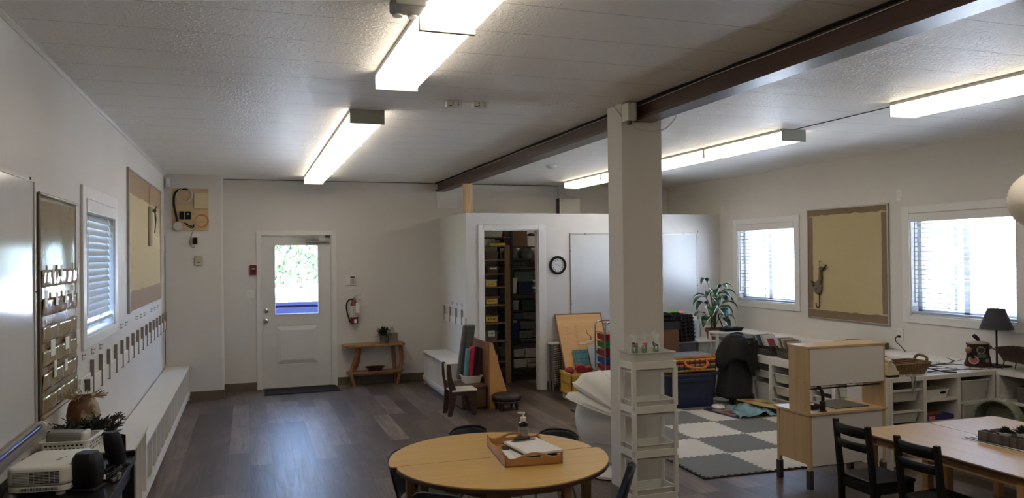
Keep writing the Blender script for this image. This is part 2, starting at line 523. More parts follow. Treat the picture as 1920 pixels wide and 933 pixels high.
# column
cl = struct(MB().box(2.433, 2.742, 4.753, 4.975, 0, ZC).build('column', WALL, bevel=.004), 'square white column under the brown beam', 'column')
MB().box(2.427, 2.748, 4.747, 4.981, 0, .125).build('column_base', mat('grey_vinyl_base', (112, 106, 98), .55), cl)
# beam
bt, bb = ZC + .06, 2.662
bm_ = MB()
bm_.prism([(2.552, bb), (2.67, bb), (2.67, bb + .022), (2.628, bb + .034), (2.628, ZC), (2.557, ZC), (2.557, bb + .034), (2.527, bb + .022), (2.527, bb)], 'xz', YF, YB - .02)
be = struct(bm_.build('beam', BEAM), 'dark brown steel beam running under the ceiling', 'beam')
gm = MB()
gp = [(2.522 + .006 * math.sin(i * 2.1) + .005 * math.sin(i * .7), YF + i * (YB - YF) / 60) for i in range(61)]
gm.prism(gp + [(2.56, YB), (2.56, YF)], 'xy', ZC - .005, ZC)
struct(gm.build('trim_3', GAP), 'dark uneven gap where the ceiling meets the beam', 'joint')
wl = smooth_path([(2.55 + .002 * math.sin(i * 1.7), -2 + i * .65, ZC - .016 + .006 * math.sin(i * 2.3)) for i in range(20)], 3)
tag(MB().tube(wl, .0022, 5).build('thin_cable', CABLE), 'thin pale cable tacked along the top of the brown beam', 'cable')
struct(MB().box(2.58, 2.695, 9.40, 9.452, 2.288, 2.665).build('post', PINE, bevel=.003), 'bare pine post between the partition top and the beam', 'post')
# crown strip, joints, baseboards
struct(MB().prism([(XL, ZC), (XL + .018, ZC), (XL + .018, ZC - .005), (XL + .006, ZC - .018), (XL, ZC - .018)], 'xz', YF, 10.3).build('trim_4', WALL), 'white cove strip along the left wall top', 'trim')
struct(MB().box(-.302, 2.5, YB - .006, YB, ZC - .007, ZC).box(2.66, 4.42, YB - .006, YB, ZC - .009, ZC).build('trim_5', GAP), 'dark shadow joint between end wall and ceiling', 'joint')
struct(MB().box(XL + .002, XL + .006, 10.292, 10.3, .46, 2.04).build('trim_6', GAP), 'dark vertical joint at the end of the left wall', 'joint')
struct(MB().box(4.368, 4.378, 3, 5.36, ZC - .004, ZC).build('trim_7', GAP), 'dark joint line in the ceiling between the lamps', 'joint')
struct(MB().box(-.302, .095, YB - .012, YB, 0, .105).box(1.137, 2.59, YB - .012, YB, 0, .105).box(-.7, -.3, 10.288, 10.3, 0, .105).box(-.314, -.302, 10.3, YB, 0, .105).build('baseboard_back', GREYB), 'dull brown vinyl baseboard of the end wall', 'baseboard')
struct(MB().box(3.66, XR, 9.338, 9.35, 0, .105).box(2.578, 2.59, 9.338, YB, 0, .105).box(2.59, 2.747, 9.338, 9.35, 0, .105).build('baseboard_partition', GREYB), 'dull brown vinyl baseboard of the partition', 'baseboard')
struct(MB().box(XL, XL + .012, YF, 10.3, 0, .105).build('baseboard_left', GREYB), 'dull brown vinyl baseboard under the left cubbies', 'baseboard')
struct(MB().box(XR - .012, XR, YF, 9.338, 0, .105).build('baseboard_right', GREYB), 'dull brown vinyl baseboard behind the white shelves', 'baseboard')
# white access panel on the end wall under the beam
struct(MB().box(2.55, 2.85, YB - .012, YB, 2.43, 2.655).build('trim_8', TRIM, bevel=.003), 'white access panel on the end wall below the beam', 'panel')

# ---------------------------------------------------------------- windows
SLAT = mat('blind_slat', (176, 178, 181), .45, var=.01)
_nt = SLAT.node_tree; _b = _nt.nodes['Principled BSDF']
_t = _nt.nodes.new('ShaderNodeBsdfTranslucent'); _t.inputs[0].default_value = (.8, .8, .8, 1)
_x = _nt.nodes.new('ShaderNodeMixShader'); _x.inputs[0].default_value = .06
_nt.links.new(_b.outputs[0], _x.inputs[1]); _nt.links.new(_t.outputs[0], _x.inputs[2])
_nt.links.new(_x.outputs[0], _nt.nodes['Material Output'].inputs[0])
VIN = mat('vinyl_window_frame', (208, 210, 210), .4, var=.01)
def window(name, label, side, W, cas, tilt, lift, nocord=False):
    y0, y1, z0, z1 = W
    sx = 1 if side == 'r' else -1
    X = XR if side == 'r' else XL
    def bx(mb, a, b, *r):
        p, q = X + sx * a, X + sx * b
        return mb.box(min(p, q), max(p, q), *r)
    root = struct(thing(name, label, 'window', (X, (y0 + y1) / 2, z0)), label, 'window')
    c = MB()
    for r in ((y0 - cas, y0, z0 - .072, z1 + .075), (y1, y1 + cas, z0 - .072, z1 + .075), (y0, y1, z1, z1 + .075), (y0, y1, z0 - .072, z0)):
        bx(c, -.016, .0, *r)
    c.build('casing', TRIM, root, bevel=.003)
    j = MB()
    for r in ((y0, y0 + .012, z0, z1), (y1 - .012, y1, z0, z1), (y0, y1, z1 - .012, z1), (y0, y1, z0, z0 + .012)): bx(j, -.002, .15, *r)
    j.build('jamb', TRIM, root)
    f = MB(); ym = (y0 + y1) / 2
    for r in ((y0 + .012, y0 + .06, z0, z1), (y1 - .06, y1 - .012, z0, z1), (ym - .035, ym + .035, z0, z1), (y0, y1, z1 - .06, z1 - .012), (y0, y1, z0 + .012, z0 + .06)): bx(f, .085, .13, *r)
    f.build('sash', VIN, root, bevel=.003)
    bx(MB(), .105, .109, y0 + .05, y1 - .05, z0 + .05, z1 - .05).build('pane', GLASSM, root)
    if side == 'r':
        bx(MB(), .132, .133, y1 - .40, y1 - .05, z0 + .05, z1 - .05).build('insect_screen', film('insect_screen', (40, 46, 50), .55, .6) if 'insect_screen' not in bpy.data.materials else bpy.data.materials['insect_screen'], root)
        bx(MB(), .128, .138, y1 - .43, y1 - .40, z0 + .03, z1 - .03).build('screen_frame', VIN, root)
    h = MB(); bx(h, -.022, .045, y0 + .006, y1 - .006, z1 - .085, z1 - .004)
    h.build('headrail', TRIM, root, bevel=.004)
    n = int((z1 - z0 - .11 - lift) / .046)
    s = MB()
    for i in range(n):
        zc = z1 - .105 - i * .046
        cx = X + sx * .03
        pts = []
        for k in range(5):
            u = (k - 2) / 2 * (.019 if side == 'r' else .0255)
            pts.append((cx + u * math.cos(tilt), zc + u * math.sin(tilt) + .0035 * (1 - (k - 2) ** 2 / 4)))
        poly = pts + [(a, b - .0024) for a, b in pts[::-1]]
        s.prism(poly, 'xz', y0 + .018, y1 - .018)
    s.build('slats', SLAT, root)
    zb = z1 - .105 - n * .046 - .012
    r_ = MB(); bx(r_, .008, .052, y0 + .018, y1 - .018, zb - .012, zb + .01)
    r_.build('bottom_rail', SLAT, root, bevel=.003)
    co = MB()
    for yy in (y0 + .16, y1 - .16):
        for a in (.004, .056): co.tube([(X + sx * a, yy, zb), (X + sx * a, yy, z1 - .08)], .0015, 5)
    co.build('ladder_cords', SLAT, root)
    wz = y0 + .05 if side == 'l' else y1 - .06
    MB().tube([(X - sx * .004, wz, z1 - .08), (X - sx * .004, wz + .006, z0 + .13)], .0045, 6).build('tilt_wand', mat('clear_wand', (120, 124, 124), .2), root)
    return root
window('window_1', 'window with half closed white blind in the left wall', 'l', W1, .11, -1.2, .03)
window('window_2', 'window with open white blind beside the potted plant', 'r', W2, .09, -.18, .015)
window('window_3', 'window with open white blind behind the table lamp', 'r', W3, .09, -.18, .015)

# ---------------------------------------------------------------- entrance door
d = struct(thing('door_1', 'white entrance door with a glazed upper half', 'door', (.616, YB, 0)), 'white entrance door with a glazed upper half', 'door')
c = MB()
for r in ((.095, .155, 2.112), (1.077, 1.137, 2.112)): c.box(r[0], r[1], YB - .015, YB, 0, r[2])
c.box(.155, 1.077, YB - .015, YB, 2.047, 2.112)
c.box(.155, .17, YB, YB + .15, 0, 2.047).box(1.062, 1.077, YB, YB + .15, 0, 2.047).box(.17, 1.062, YB, YB + .15, 2.032, 2.047)
c.box(.168, .188, YB + .064, YB + .10, 0, 2.047).box(1.044, 1.064, YB + .064, YB + .10, 0, 2.047).box(.168, 1.064, YB + .064, YB + .10, 2.016, 2.047).box(.17, 1.062, YB + .064, YB + .1, 0, .03)
c.build('casing', TRIM, d, bevel=.003)
yd = YB + .018
lf = holed(MB(), 'y', yd, yd + .044, .172, 1.06, .012, 2.03, [(.335, .89, .995, 1.912)])
lf.build('leaf', DOORM, d)
lt = MB()
for r in ((.315, .335, .975, 1.932), (.89, .91, .975, 1.932), (.335, .89, .975, .995), (.335, .89, 1.912, 1.932)): lt.box(r[0], r[1], yd - .01, yd + .054, r[2], r[3])
lt.build('glazing_frame', DOORM, d, bevel=.004)
MB().box(.335, .89, yd + .02, yd + .024, .995, 1.912).build('pane', GLASSM, d)
em = MB()
def raised(x0, x1, z0, z1, y, h, w):
    o = [(x0, z0), (x1, z0), (x1, z1), (x0, z1)]
    i = [(x0 + w, z0 + w), (x1 - w, z0 + w), (x1 - w, z1 - w), (x0 + w, z1 - w)]
    vs = [(a, y, b) for a, b in o] + [(a, y - h, b) for a, b in i]
    em.add(vs, [(0, 1, 5, 4), (1, 2, 6, 5), (2, 3, 7, 6), (3, 0, 4, 7), (4, 5, 6, 7)])
for r in ((.31, .915, .29, .32), (.31, .915, .835, .865), (.31, .34, .32, .835), (.885, .915, .32, .835)): em.box(r[0], r[1], yd - .006, yd, r[2], r[3])
raised(.34, .885, .32, .835, yd, .018, .06)
em.build('embossed_panel', DOORM, d)
kn = MB().lathe([(0, 0), (.031, 0), (.033, .006), (.014, .012), (.013, .03), (.024, .038), (.027, .05), (.02, .06), (0, .062)], seg=18, axis='y')
for v in range(len(kn.v)): kn.v[v] = (kn.v[v][0] + .212, yd - kn.v[v][1], kn.v[v][2] + .91)
kn.build('knob', CHROME, d, smooth=.7)
db = MB().lathe([(0, 0), (.03, 0), (.031, .008), (.02, .016), (0, .017)], seg=18, axis='y')
for v in range(len(db.v)): db.v[v] = (db.v[v][0] + .216, yd - db.v[v][1], db.v[v][2] + 1.045)
db.cbox((.216, yd - .024, 1.045), (.008, .016, .026)).build('deadbolt', CHROME, d, smooth=.7)
MB().box(.735, 1.045, yd - .05, yd, 1.945, 1.988).build('closer_body', STEEL, d, bevel=.01)
MB().bar((.88, yd - .056, 1.99), (.55, yd - .075, 2.028), .022, .007).bar((.55, yd - .075, 2.028), (.86, yd - .03, 2.034), .02, .006).box(.84, .9, yd - .066, yd - .03, 1.985, 2.032).build('closer_arm', STEEL, d)
MB().box(.99, 1.05, YB - .02, YB + .02, 2.02, 2.046).build('strike_box', DGREY, d)
MB().box(.17, 1.062, YB - .02, YB + .14, .0, .014).build('threshold', STEEL, d)
# ---------------------------------------------------------------- ceiling lights
def fixture(x, y0, y1, label, end=False):
    """four foot wraparound fluorescent fixture running along y"""
    t = thing('ceiling_light', label, 'light', ((x), (y0 + y1) / 2, ZC), 0, 'fluorescent lights in two ceiling rows')
    w = .118
    h = MB()
    h.box(x - w + .004, x + w - .004, y0 + .004, y1 - .004, ZC - .018, ZC)
    h.box(x - w, x - w + .004, y0, y1, ZC - .022, ZC - .002).box(x + w - .004, x + w, y0, y1, ZC - .022, ZC - .002)
    h.build('housing', FIXT, t)
    df = MB()
    pr = [(x - w + .004, ZC - .02), (x - w + .004, ZC - .078), (x - w + .016, ZC - .094), (x + w - .016, ZC - .094), (x + w - .004, ZC - .078), (x + w - .004, ZC - .02)]
    df.prism(pr, 'xz', y0 + .011, y1 - .011)
    df.build('diffuser', LAMPON, t)
    for a in (y0, y1 - .01):
        m = FIXTE if end and a == y0 else FIXT
        MB().box(x - w - .004, x + w + .004, a, a + .01, ZC - .101, ZC).build('end_cap', m, t, bevel=.003)
    return t
xl, xr = .80, 4.372
nm = ['nearest of the far left row, blank end plate facing the room', 'second of the far left row from the blank end plate', 'third of the far left row from the blank end plate', 'last of the far left row, above the entrance door']
nr = ['nearest of the far right row, blank end plate facing the room', 'second of the far right row from the blank end plate', 'third of the far right row, seen beside the column', 'last of the far right row, above the storage closet']
for i in range(4):
    a = 5.455 + i * 1.182
    fixture(xl, a, a + 1.178, 'lit fluorescent ceiling light, ' + nm[i], i == 0)
    fixture(xr, a - .08, a + 1.098, 'lit fluorescent ceiling light, ' + nr[i], i == 0)
near = ['far end over the room middle', 'beside the twin emergency lamps']
for i in range(4):
    b = 4.325 - i * 1.182
    fixture(xl, b - 1.178, b, 'lit fluorescent of the near left row, ' + (near[i] if i < 2 else ('third' if i == 2 else 'fourth') + ' from its far end'))
    fixture(xr, b - 1.27, b - .092, 'lit fluorescent of the near right row, ' + ('on the play kitchen side' if i == 0 else ('second', 'third', 'fourth')[i - 1] + ' from its far end'))

t = thing('emergency_light', 'grey twin lamp emergency light on the ceiling beside the near lit fixture', 'light', (.645, 3.05, ZC))
MB().box(.55, .675, 2.98, 3.12, ZC - .05, ZC).build('body', mat('grey_metal_box', (110, 108, 102), .45), t, bevel=.006)
for x in (.585, .648):
    m = MB(); m.lathe([(0, 0), (.024, 0), (.027, .012), (.02, .03), (0, .03)], seg=14, sx=1, sy=1.2)
    m.v = [(a + x, b + 3.125, -c + ZC - .025) for a, b, c in m.v]
    m.build('lamp_head', PLAS, t, smooth=.6)
def ceil_outlet(x, y, lab):
    t = thing('ceiling_outlet', lab, 'outlet', (x, y, ZC), 0, 'surface outlets on the ceiling')
    MB().box(x - .052, x + .052, y - .036, y + .036, ZC - .038, ZC).build('box', PLAS, t, bevel=.008)
    m = MB()
    for u in (-.012, .026):
        m.box(x + u - .003, x + u + .003, y - .0372, y - .03, ZC - .018, ZC - .010).box(x + u - .003, x + u + .003, y - .0372, y - .03, ZC - .032, ZC - .024)
    m.box(x - .04, x - .018, y - .0372, y - .03, ZC - .037, ZC - .033)
    m.build('socket', BLACKM, t)
ceil_outlet(1.31, 5.01, 'white double outlet box on the ceiling, the one closer to the lit fixtures')
ceil_outlet(1.49, 5.00, 'white double outlet box on the ceiling, the one closer to the brown beam')
m = MB().lathe([(0, -.036), (.03, -.036), (.034, -.028), (.055, -.026), (.064, -.008), (.066, 0), (0, 0)], (3.34, 8.31, ZC), 24)
tag(m.build('smoke_detector', PLAS, smooth=.5), 'round white smoke detector on the ceiling right of the brown beam', 'smoke detector')
# junction box and its loose cable on the column
t = thing('junction_box', 'white metal junction box on the column top beside the brown beam', 'electrical box', (2.455, 4.70, 2.65))
MB().box(2.435, 2.497, 4.655, 4.752, 2.655, 2.775).build('box', PLAS, t, bevel=.002)
m = MB()
for z in (2.675, 2.705, 2.735): m.cbox((2.498, 4.70, z), (.003, .03, .006)).cbox((2.498, 4.72, z + .012), (.003, .012, .012))
m.cbox((2.448, 4.654, 2.765), (.006, .003, .006)).cbox((2.487, 4.654, 2.668), (.006, .003, .006))
m.build('knockouts', DGREY, t)
MB().box(2.46, 2.48, 4.69, 4.72, 2.632, 2.656).build('clamp', DGREY, t)
tag(MB().tube(smooth_path([(2.475, 4.70, 2.635), (2.52, 4.69, 2.605), (2.60, 4.66, 2.585), (2.68, 4.6, 2.595), (2.70, 4.5, 2.65), (2.66, 4.42, 2.668), (2.6, 4.3, 2.668)]), .0045, 6).build('cable', CABLE), 'white cable hanging in a loop from the junction box under the beam', 'cable')
tag(MB().tube(smooth_path([(2.36, 4.76, 2.785), (2.40, 4.75, 2.73), (2.44, 4.748, 2.68), (2.455, 4.745, 2.64)]), .004, 6).build('cable', CABLE), 'short white cable from the ceiling to the column behind the junction box', 'cable')
# box on the end wall above the partition
t = thing('breaker_panel', 'white metal breaker box on the end wall above the storage partition', 'electrical panel', (4.58, YB, 2.1))
MB().box(4.40, 4.73, YB - .11, YB, 2.15, 2.59).build('cabinet', PLAS, t, bevel=.004)
MB().box(4.432, 4.735, YB - .122, YB - .11, 2.16, 2.585).build('door', PLAS, t, bevel=.003)
MB().box(4.394, 4.40, YB - .11, YB, 2.15, 2.59).build('side_edge', DGREY, t)
tag(MB().tube(smooth_path([(4.42, YB - .01, 2.78), (4.45, YB - .012, 2.70), (4.55, YB - .012, 2.64), (4.66, YB - .015, 2.625), (4.70, YB - .04, 2.59)]), .005, 6).build('cable', CABLE), 'white cable curving down the end wall into the breaker box', 'cable')
tag(MB().box(4.418, 4.426, YB - .012, YB, 2.59, 2.775).build('conduit', STEEL), 'thin upright conduit above the breaker box', 'conduit')

# ---------------------------------------------------------------- outdoors
GRAV = mat('pale_gravel', (206, 204, 198), .9, var=.12, vscale=3)
g = MB().grid(lambda u, v: (-70 + 150 * u, -60 + 160 * v, -.55 + .0 * u), 6, 6)
struct(g.build('ground', GRAV, at=(0, 0, -.55)), 'bright pale gravel ground outside', 'ground')
struct(MB().box(-75, -1.6, -60, 100, -.56, -.54).build('bounce_blocker', mat('bounce_blocker_green', (54, 70, 40), .9, var=.2, vscale=2, spec=.1), at=(-30, 0, -.56)), 'added dark green plane outside the left window, cuts bounced light', 'bounce_blocker')  # added dark plane, keeps ground bounce out of the left window
struct(MB().box(-1.5, 2.6, YB + .15, 12.75, -.2, -.02).build('porch_deck', mat('deck_boards', (96, 94, 92), .8, var=.1, spec=.2)), 'grey porch deck outside the entrance door', 'deck')
BLUEP = mat('blue_painted_rail', (5, 8, 28), .8, var=.08, spec=.05)
t = thing('porch_railing', 'blue painted porch railing outside the entrance door', 'railing', (.6, 12.6, -.02))
MB().box(-1.5, 2.6, 12.56, 12.66, 1.0, 1.045).box(-1.5, 2.6, 12.585, 12.615, .86, 1.0).box(-1.5, 2.6, 12.585, 12.615, .03, .12).build('rails', BLUEP, t)
for i in range(24):
    x = -1.46 + i * .174
    MB().box(x - .055, x + .055, 12.57, 12.585, .02, .94).build('baluster', BLUEP, t)
for x in (-1.5, 2.6): MB().box(x - .05, x + .05, 12.55, 12.65, -.02, 1.1).build('post', BLUEP, t)
TL = [mat('tree_leaves_' + n, c, .6, var=.35, vscale=1.5) for n, c in (('deep', (48, 64, 40)), ('mid', (66, 82, 52)), ('pale', (84, 98, 66)))]
BARK = mat('bark', (92, 78, 66), .9, var=.25)
def tree(x, y, h, r, m, lab, n=420, seed=1, zb=.22):
    q = random.Random(seed)
    t = thing('tree', lab, 'tree', (x, y, -.55), 0, 'trees outside the building')
    MB().tube([(x, y, -.55), (x + .1, y, h * .4), (x, y + .1, h * .8)], [.2, .14, .05], 8).build('trunk', BARK, t)
    mb = MB()
    for i in range(n):
        a, b = q.uniform(0, 2 * PI), q.uniform(-1, 1)
        rr = r * q.uniform(.45, 1) ** .5
        s = math.sqrt(1 - b * b)
        c = Vector((x + rr * s * math.cos(a), y + rr * s * math.sin(a), h * .5 + .2 + rr * b * h * .46 / r))
        for k in range(3):
            d = Vector((q.uniform(-1, 1), q.uniform(-1, 1), q.uniform(-1, 1))).normalized()
            e = d.orthogonal().normalized()
            f = d.cross(e)
            l = q.uniform(.07, .17)
            o = c + Vector((q.uniform(-.3, .3), q.uniform(-.3, .3), q.uniform(-.3, .3)))
            mb.add([o - e * l, o + f * l * .5, o + e * l, o - f * l * .5], [(0, 1, 2, 3)])
    mb.build('crown', m, t)
for i, (x, y, h, r, k, l) in enumerate(((1.7, 33, 5.2, 2.1, 1, 'leafy tree seen in the middle of the door glass'), (-3.2, 35, 5.6, 2.2, 0, 'leafy tree outside, left of the tree in the door glass'),
        (6.6, 34, 5.6, 2.2, 2, 'pale leafy tree outside, right of the tree in the door glass'), (2.4, 41, 7, 3.2, 2, 'pale leafy tree behind the one in the door glass'),
        (-6.2, 20, 5.6, 2.0, 0, 'leafy tree behind the half closed left blind, nearest of a row of four'), (-7.2, 25.5, 6, 2.2, 1, 'leafy tree behind the half closed left blind, second of a row of four'),
        (-7.2, 31.5, 5.6, 2.1, 0, 'leafy tree behind the half closed left blind, third of a row of four'), (-8, 38, 6, 2.4, 1, 'leafy tree behind the half closed left blind, farthest of a row of four'))):
    tree(x, y, h, r, TL[k], l, 1500 if i in (0, 3) else 700, i + 3)
# daylight: pale overcast-bright sky and a high sun behind the camera side of the building
w = bpy.data.worlds.new('sky'); S.world = w; w.use_nodes = True
nt = w.node_tree
bg = nt.nodes['Background']
tc = nt.nodes.new('ShaderNodeTexCoord'); sx = nt.nodes.new('ShaderNodeSeparateXYZ'); nt.links.new(tc.outputs['Generated'], sx.inputs[0])
rp = nt.nodes.new('ShaderNodeValToRGB')
rp.color_ramp.elements[0].position = 0.; rp.color_ramp.elements[0].color = (.54, .77, 1.15, 1)
rp.color_ramp.elements[1].position = .6; rp.color_ramp.elements[1].color = (.36, .6, 1.15, 1)
nt.links.new(sx.outputs[2], rp.inputs['Fac']); nt.links.new(rp.outputs['Color'], bg.inputs['Color'])
bg.inputs['Strength'].default_value = 17.
sd = bpy.data.lights.new('sun', 'SUN'); sd.energy = 210.; sd.angle = .02; sd.color = (.84, .93, 1.06)
so = bpy.data.objects.new('sun', sd); COL.objects.link(so)
so.rotation_euler = (math.radians(38), 0, 0)
S.view_settings.view_transform = 'Standard'; S.view_settings.look = 'None'
S.view_settings.gamma = 1; S.view_settings.use_curve_mapping = False
S.view_settings.exposure = 0.
S.cycles.use_denoising = True
S.cycles.max_bounces = 8; S.cycles.diffuse_bounces = 5; S.cycles.transparent_max_bounces = 24
S.cycles.sample_clamp_indirect = 0
# ---------------------------------------------------------------- left wall
x0 = XL
# whiteboard
t = thing('whiteboard', 'large glossy whiteboard in a grey metal frame on the left wall', 'whiteboard', (XL, 3.2, .96))
MB().box(XL, XL + .012, 2.02, 4.18, .985, 2.12).build('surface', WBOARD, t)
m = MB()
for r in ((2.0, 4.2, 2.118, 2.142), (2.0, 4.2, .965, .988), (2.0, 2.022, .988, 2.118), (4.178, 4.2, .988, 2.118)): m.box(XL, XL + .018, *r)
m.build('frame', ALU, t, bevel=.002)
MB().prism([(XL, .965), (XL + .05, .952), (XL + .085, .955), (XL + .087, .966), (XL + .05, .960), (XL, .985)], 'xz', 2.05, 4.2).build('tray', ALU, t)
MB().cbox((XL + .019, 4.10, 2.13), (.004, .012, .012)).cbox((XL + .019, 4.19, 1.6), (.004, .008, .008)).build('screws', BLACKM, t)
# blue pole resting on the tray, white end cap
t = thing('marker_pole', 'shiny blue pole with a white round end lying on the whiteboard tray', 'pole', (-.92, 3.4, .97))
a, b = Vector((-.915, 4.07, .984)), Vector((-.915, 2.7, .984))
MB().tube([a, b], .0105, 12).build('pole', mat('blue_gloss', (36, 48, 150), .25, var=.03), t, smooth=.8)
m = MB().lathe([(0, -.006), (.021, -.006), (.022, 0), (.021, .006), (0, .006)], (0, 0, 0), 20, axis='y')
m.v = [(x - .915, y + 4.085, z + .984) for x, y, z in m.v]
m.build('end_disc', PLAS, t, smooth=.5)
# pocket chart
POCK = mat('tan_pocket_vinyl', (132, 116, 82), .16, var=.12, vscale=5, bump=.35, bscale=9)
POCKC = mat('clear_pocket', (150, 134, 100), .09, var=.1, vscale=7, bump=.5, bscale=7, spec=.9)
t = thing('pocket_chart', 'tan vinyl pocket chart with shiny clear pockets beside the whiteboard', 'pocket chart', (XL, 4.73, .965))
MB().grid(lambda u, v: (XL + .008 + .003 * math.sin(u * 9 + v * 4), 4.30 + .85 * u, .965 + 1.115 * v), 20, 30).build('backing', POCK, t, solid=.003, smooth=1.)
rows = [1.70, 1.555, 1.42, 1.30, 1.185, 1.07]
for i, z in enumerate(rows):
    MB().grid(lambda u, v: (XL + .0125 + .006 * (v ** .6) * (1 + .5 * math.sin(u * 14 + i * 2)) + .0015 * math.sin(u * 33 + i), 4.32 + .81 * u, z - .085 + .085 * v), 30, 6).build('pocket', POCKC, t, solid=.0012, smooth=1.)
m = MB().box(XL + .002, XL + .012, 4.29, 4.305, .965, 2.08)
m.build('binding', mat('dark_binding', (70, 62, 48), .5), t)
TROD = mat('tan_rod', (140, 124, 90), .4)
MB().tube([(XL + .015, 4.29, .975), (XL + .015, 5.16, .975)], .012, 8).build('bottom_rod', TROD, t, smooth=.8)
MB().tube([(XL + .012, 4.29, 2.078), (XL + .012, 5.16, 2.078)], .008, 8).build('top_rod', TROD, t, smooth=.8)
crd = mat('word_card', (226, 228, 214), .45, var=.1)
spots = ((1.69, (4.52, 4.70, 5.13)), (1.545, (4.37, 4.59, 4.80, 4.97, 5.12)), (1.29, (4.50, 4.83, 5.11)), (1.175, (4.55, 4.80)))
q = random.Random(4)
for z, ys in spots:
    for y in ys:
        w = q.uniform(.035, .06) * (1.6 if z == 1.29 else 1)
        h = q.uniform(.03, .045)
        tag(MB().box(XL + .0225, XL + .024, y - w / 2, y + w / 2, z - .03, z - .03 + 2 * h).build('word_card', crd),
            'small white card in a pocket of the tan wall chart', 'card', 'cards in the pocket chart')
# bulletin board, left wall
def bulletin(name, label, side, y0, y1, z0, z1, border, bt_, bs, bb_):
    sx = -1 if side == 'r' else 1
    X = XR if side == 'r' else XL
    def bx(mb, a, b, *r):
        p, q = X + sx * a, X + sx * b
        return mb.box(min(p, q), max(p, q), *r)
    t = thing(name, label, 'bulletin board', (X, (y0 + y1) / 2, z0))
    bx(MB(), 0, .014, y0 + .015, y1 - .015, z0 + .015, z1 - .015).build('burlap_panel', BURLAP, t)
    m = MB()
    for r in ((y0, y1, z1 - .016, z1), (y0, y1, z0, z0 + .016), (y0, y0 + .016, z0 + .016, z1 - .016), (y1 - .016, y1, z0 + .016, z1 - .016)): bx(m, 0, .022, *r)
    m.build('frame', ALU, t, bevel=.002)
    q = random.Random(8)
    def strip(u0, u1, v0, v1, wavy, d):
        n = 16
        if d == 'h':
            e = [(u0 + (u1 - u0) * i / n, wavy + q.uniform(-.008, .008)) for i in range(n + 1)]
            poly = [(u0, v0), (u1, v0)] + [(a, b) for a, b in e[::-1]]
        else:
            e = [(wavy + q.uniform(-.004, .004), v0 + (v1 - v0) * i / n) for i in range(n + 1)]
            poly = [(u0, v0), (u0, v1)] + e[::-1]
        m = MB().prism(poly, 'yz', X + sx * .0142, X + sx * .016)
        return m
    strip(y0 + .016, y1 - .016, z1 - .016, 0, z1 - .016 - bt_, 'h').build('border_strip', border, t)
    strip(y0 + .016, y1 - .016, z0 + .016, 0, z0 + .016 + bb_, 'h').build('border_strip', border, t)
    strip(y0 + .016, 0, z0 + .03 + bb_, z1 - .03 - bt_, y0 + .016 + bs, 'v').build('border_strip', border, t)
    strip(y1 - .016, 0, z0 + .03 + bb_, z1 - .03 - bt_, y1 - .016 - bs, 'v').build('border_strip', border, t)
    return t
bulletin('bulletin_board', 'cream burlap bulletin board with tan paper border on the left wall', 'l', 7.22, 9.73, 1.285, 2.535, TAPEL, .20, .06, .17)
bulletin('bulletin_board', 'cream burlap bulletin board with brown border between the two right windows', 'r', 6.303, 7.53, .972, 2.25, TAPE, .062, .075, .085)
# rolled bundle hanging on the left board
t = thing('hanging_bundle', 'cream rolled bundle with a dark bow hanging on the burlap board', 'decoration', (XL + .04, 8.62, 2.0))
MB().tube([(XL + .03, 8.62, 2.50), (XL + .03, 8.62, 2.27)], .004, 6).build('ribbon', mat('pale_ribbon', (190, 180, 160), .6), t)
MB().tube([(XL + .035, 8.58, 1.88), (XL + .04, 8.59, 2.1), (XL + .035, 8.60, 2.28)], [.02, .035, .03], 12).build('roll', mat('cream_roll', (196, 186, 160), .7), t, smooth=.8)
m = MB().tube([(XL + .06, 8.66, 2.26), (XL + .06, 8.68, 2.16), (XL + .06, 8.67, 2.02)], [.012, .022, .01], 8)
m.ball((XL + .065, 8.72, 2.25), (.012, .06, .02), 10, 6).ball((XL + .065, 8.60, 2.24), (.012, .05, .02), 10, 6)
m.tube([(XL + .06, 8.70, 2.22), (XL + .06, 8.78, 2.14)], .006, 6).tube([(XL + .06, 8.72, 2.24), (XL + .06, 8.86, 2.30)], .006, 6)
m.build('bow', BLACKM, t, smooth=.8)
# coat rail, left wall
RAWW = mat('raw_grey_wood', (136, 130, 123), .7, var=.1, vscale=20)
t = thing('coat_rail', 'white rail along the left wall with upright bare wood dividers', 'coat rail', (XL, 7.9, .88))
MB().box(XL, XL + .016, 5.2, 10.28, .895, .995).build('rail', WHITE, t, bevel=.002)
for i in range(16):
    y = 5.60 + .31 * i
    MB().box(XL, XL + .022, y + .004, y + .018, .888, 1.10).build('divider', WHITE, t)
    MB().box(XL + .001, XL + .024, y - .006, y + .004, .886, 1.103).build('divider_face', RAWW, t)
def hook(x, y, z, s, lab, grp, axis='x'):
    t = thing('coat_hook', lab, 'coat hook', (x, y, z), 0, grp)
    m = MB()
    m.box(min(x, x + s * .003), max(x, x + s * .003), y - .006, y + .006, z - .02, z + .02)
    m.tube([(x + s * .003, y, z + .011), (x + s * .018, y, z + .010), (x + s * .021, y, z + .019)], .0028, 6)
    m.tube([(x + s * .003, y, z - .013), (x + s * .011, y, z - .016), (x + s * .013, y, z - .008)], .0028, 6)
    m.build('hook', STEEL, t, smooth=.8)
pos = ('first', 'second', 'third', 'fourth', 'fifth', 'sixth', 'seventh', 'eighth', 'ninth', 'tenth', 'eleventh', 'twelfth', 'thirteenth')
for i, y in enumerate((5.35, 5.65, 5.94, 6.60, 6.85, 7.10, 7.74, 8.01, 8.30, 8.87, 9.16, 9.45)):
    hook(XL, y, 1.152 if i < 3 else 1.215, 1, 'small metal coat hook on the left wall, %s from the pocket chart end' % pos[i], 'coat hooks on the left wall')
t = thing('wall_bracket', 'short grey bracket on a white wall plate just before the coat rail', 'bracket', (XL, 5.34, .93))
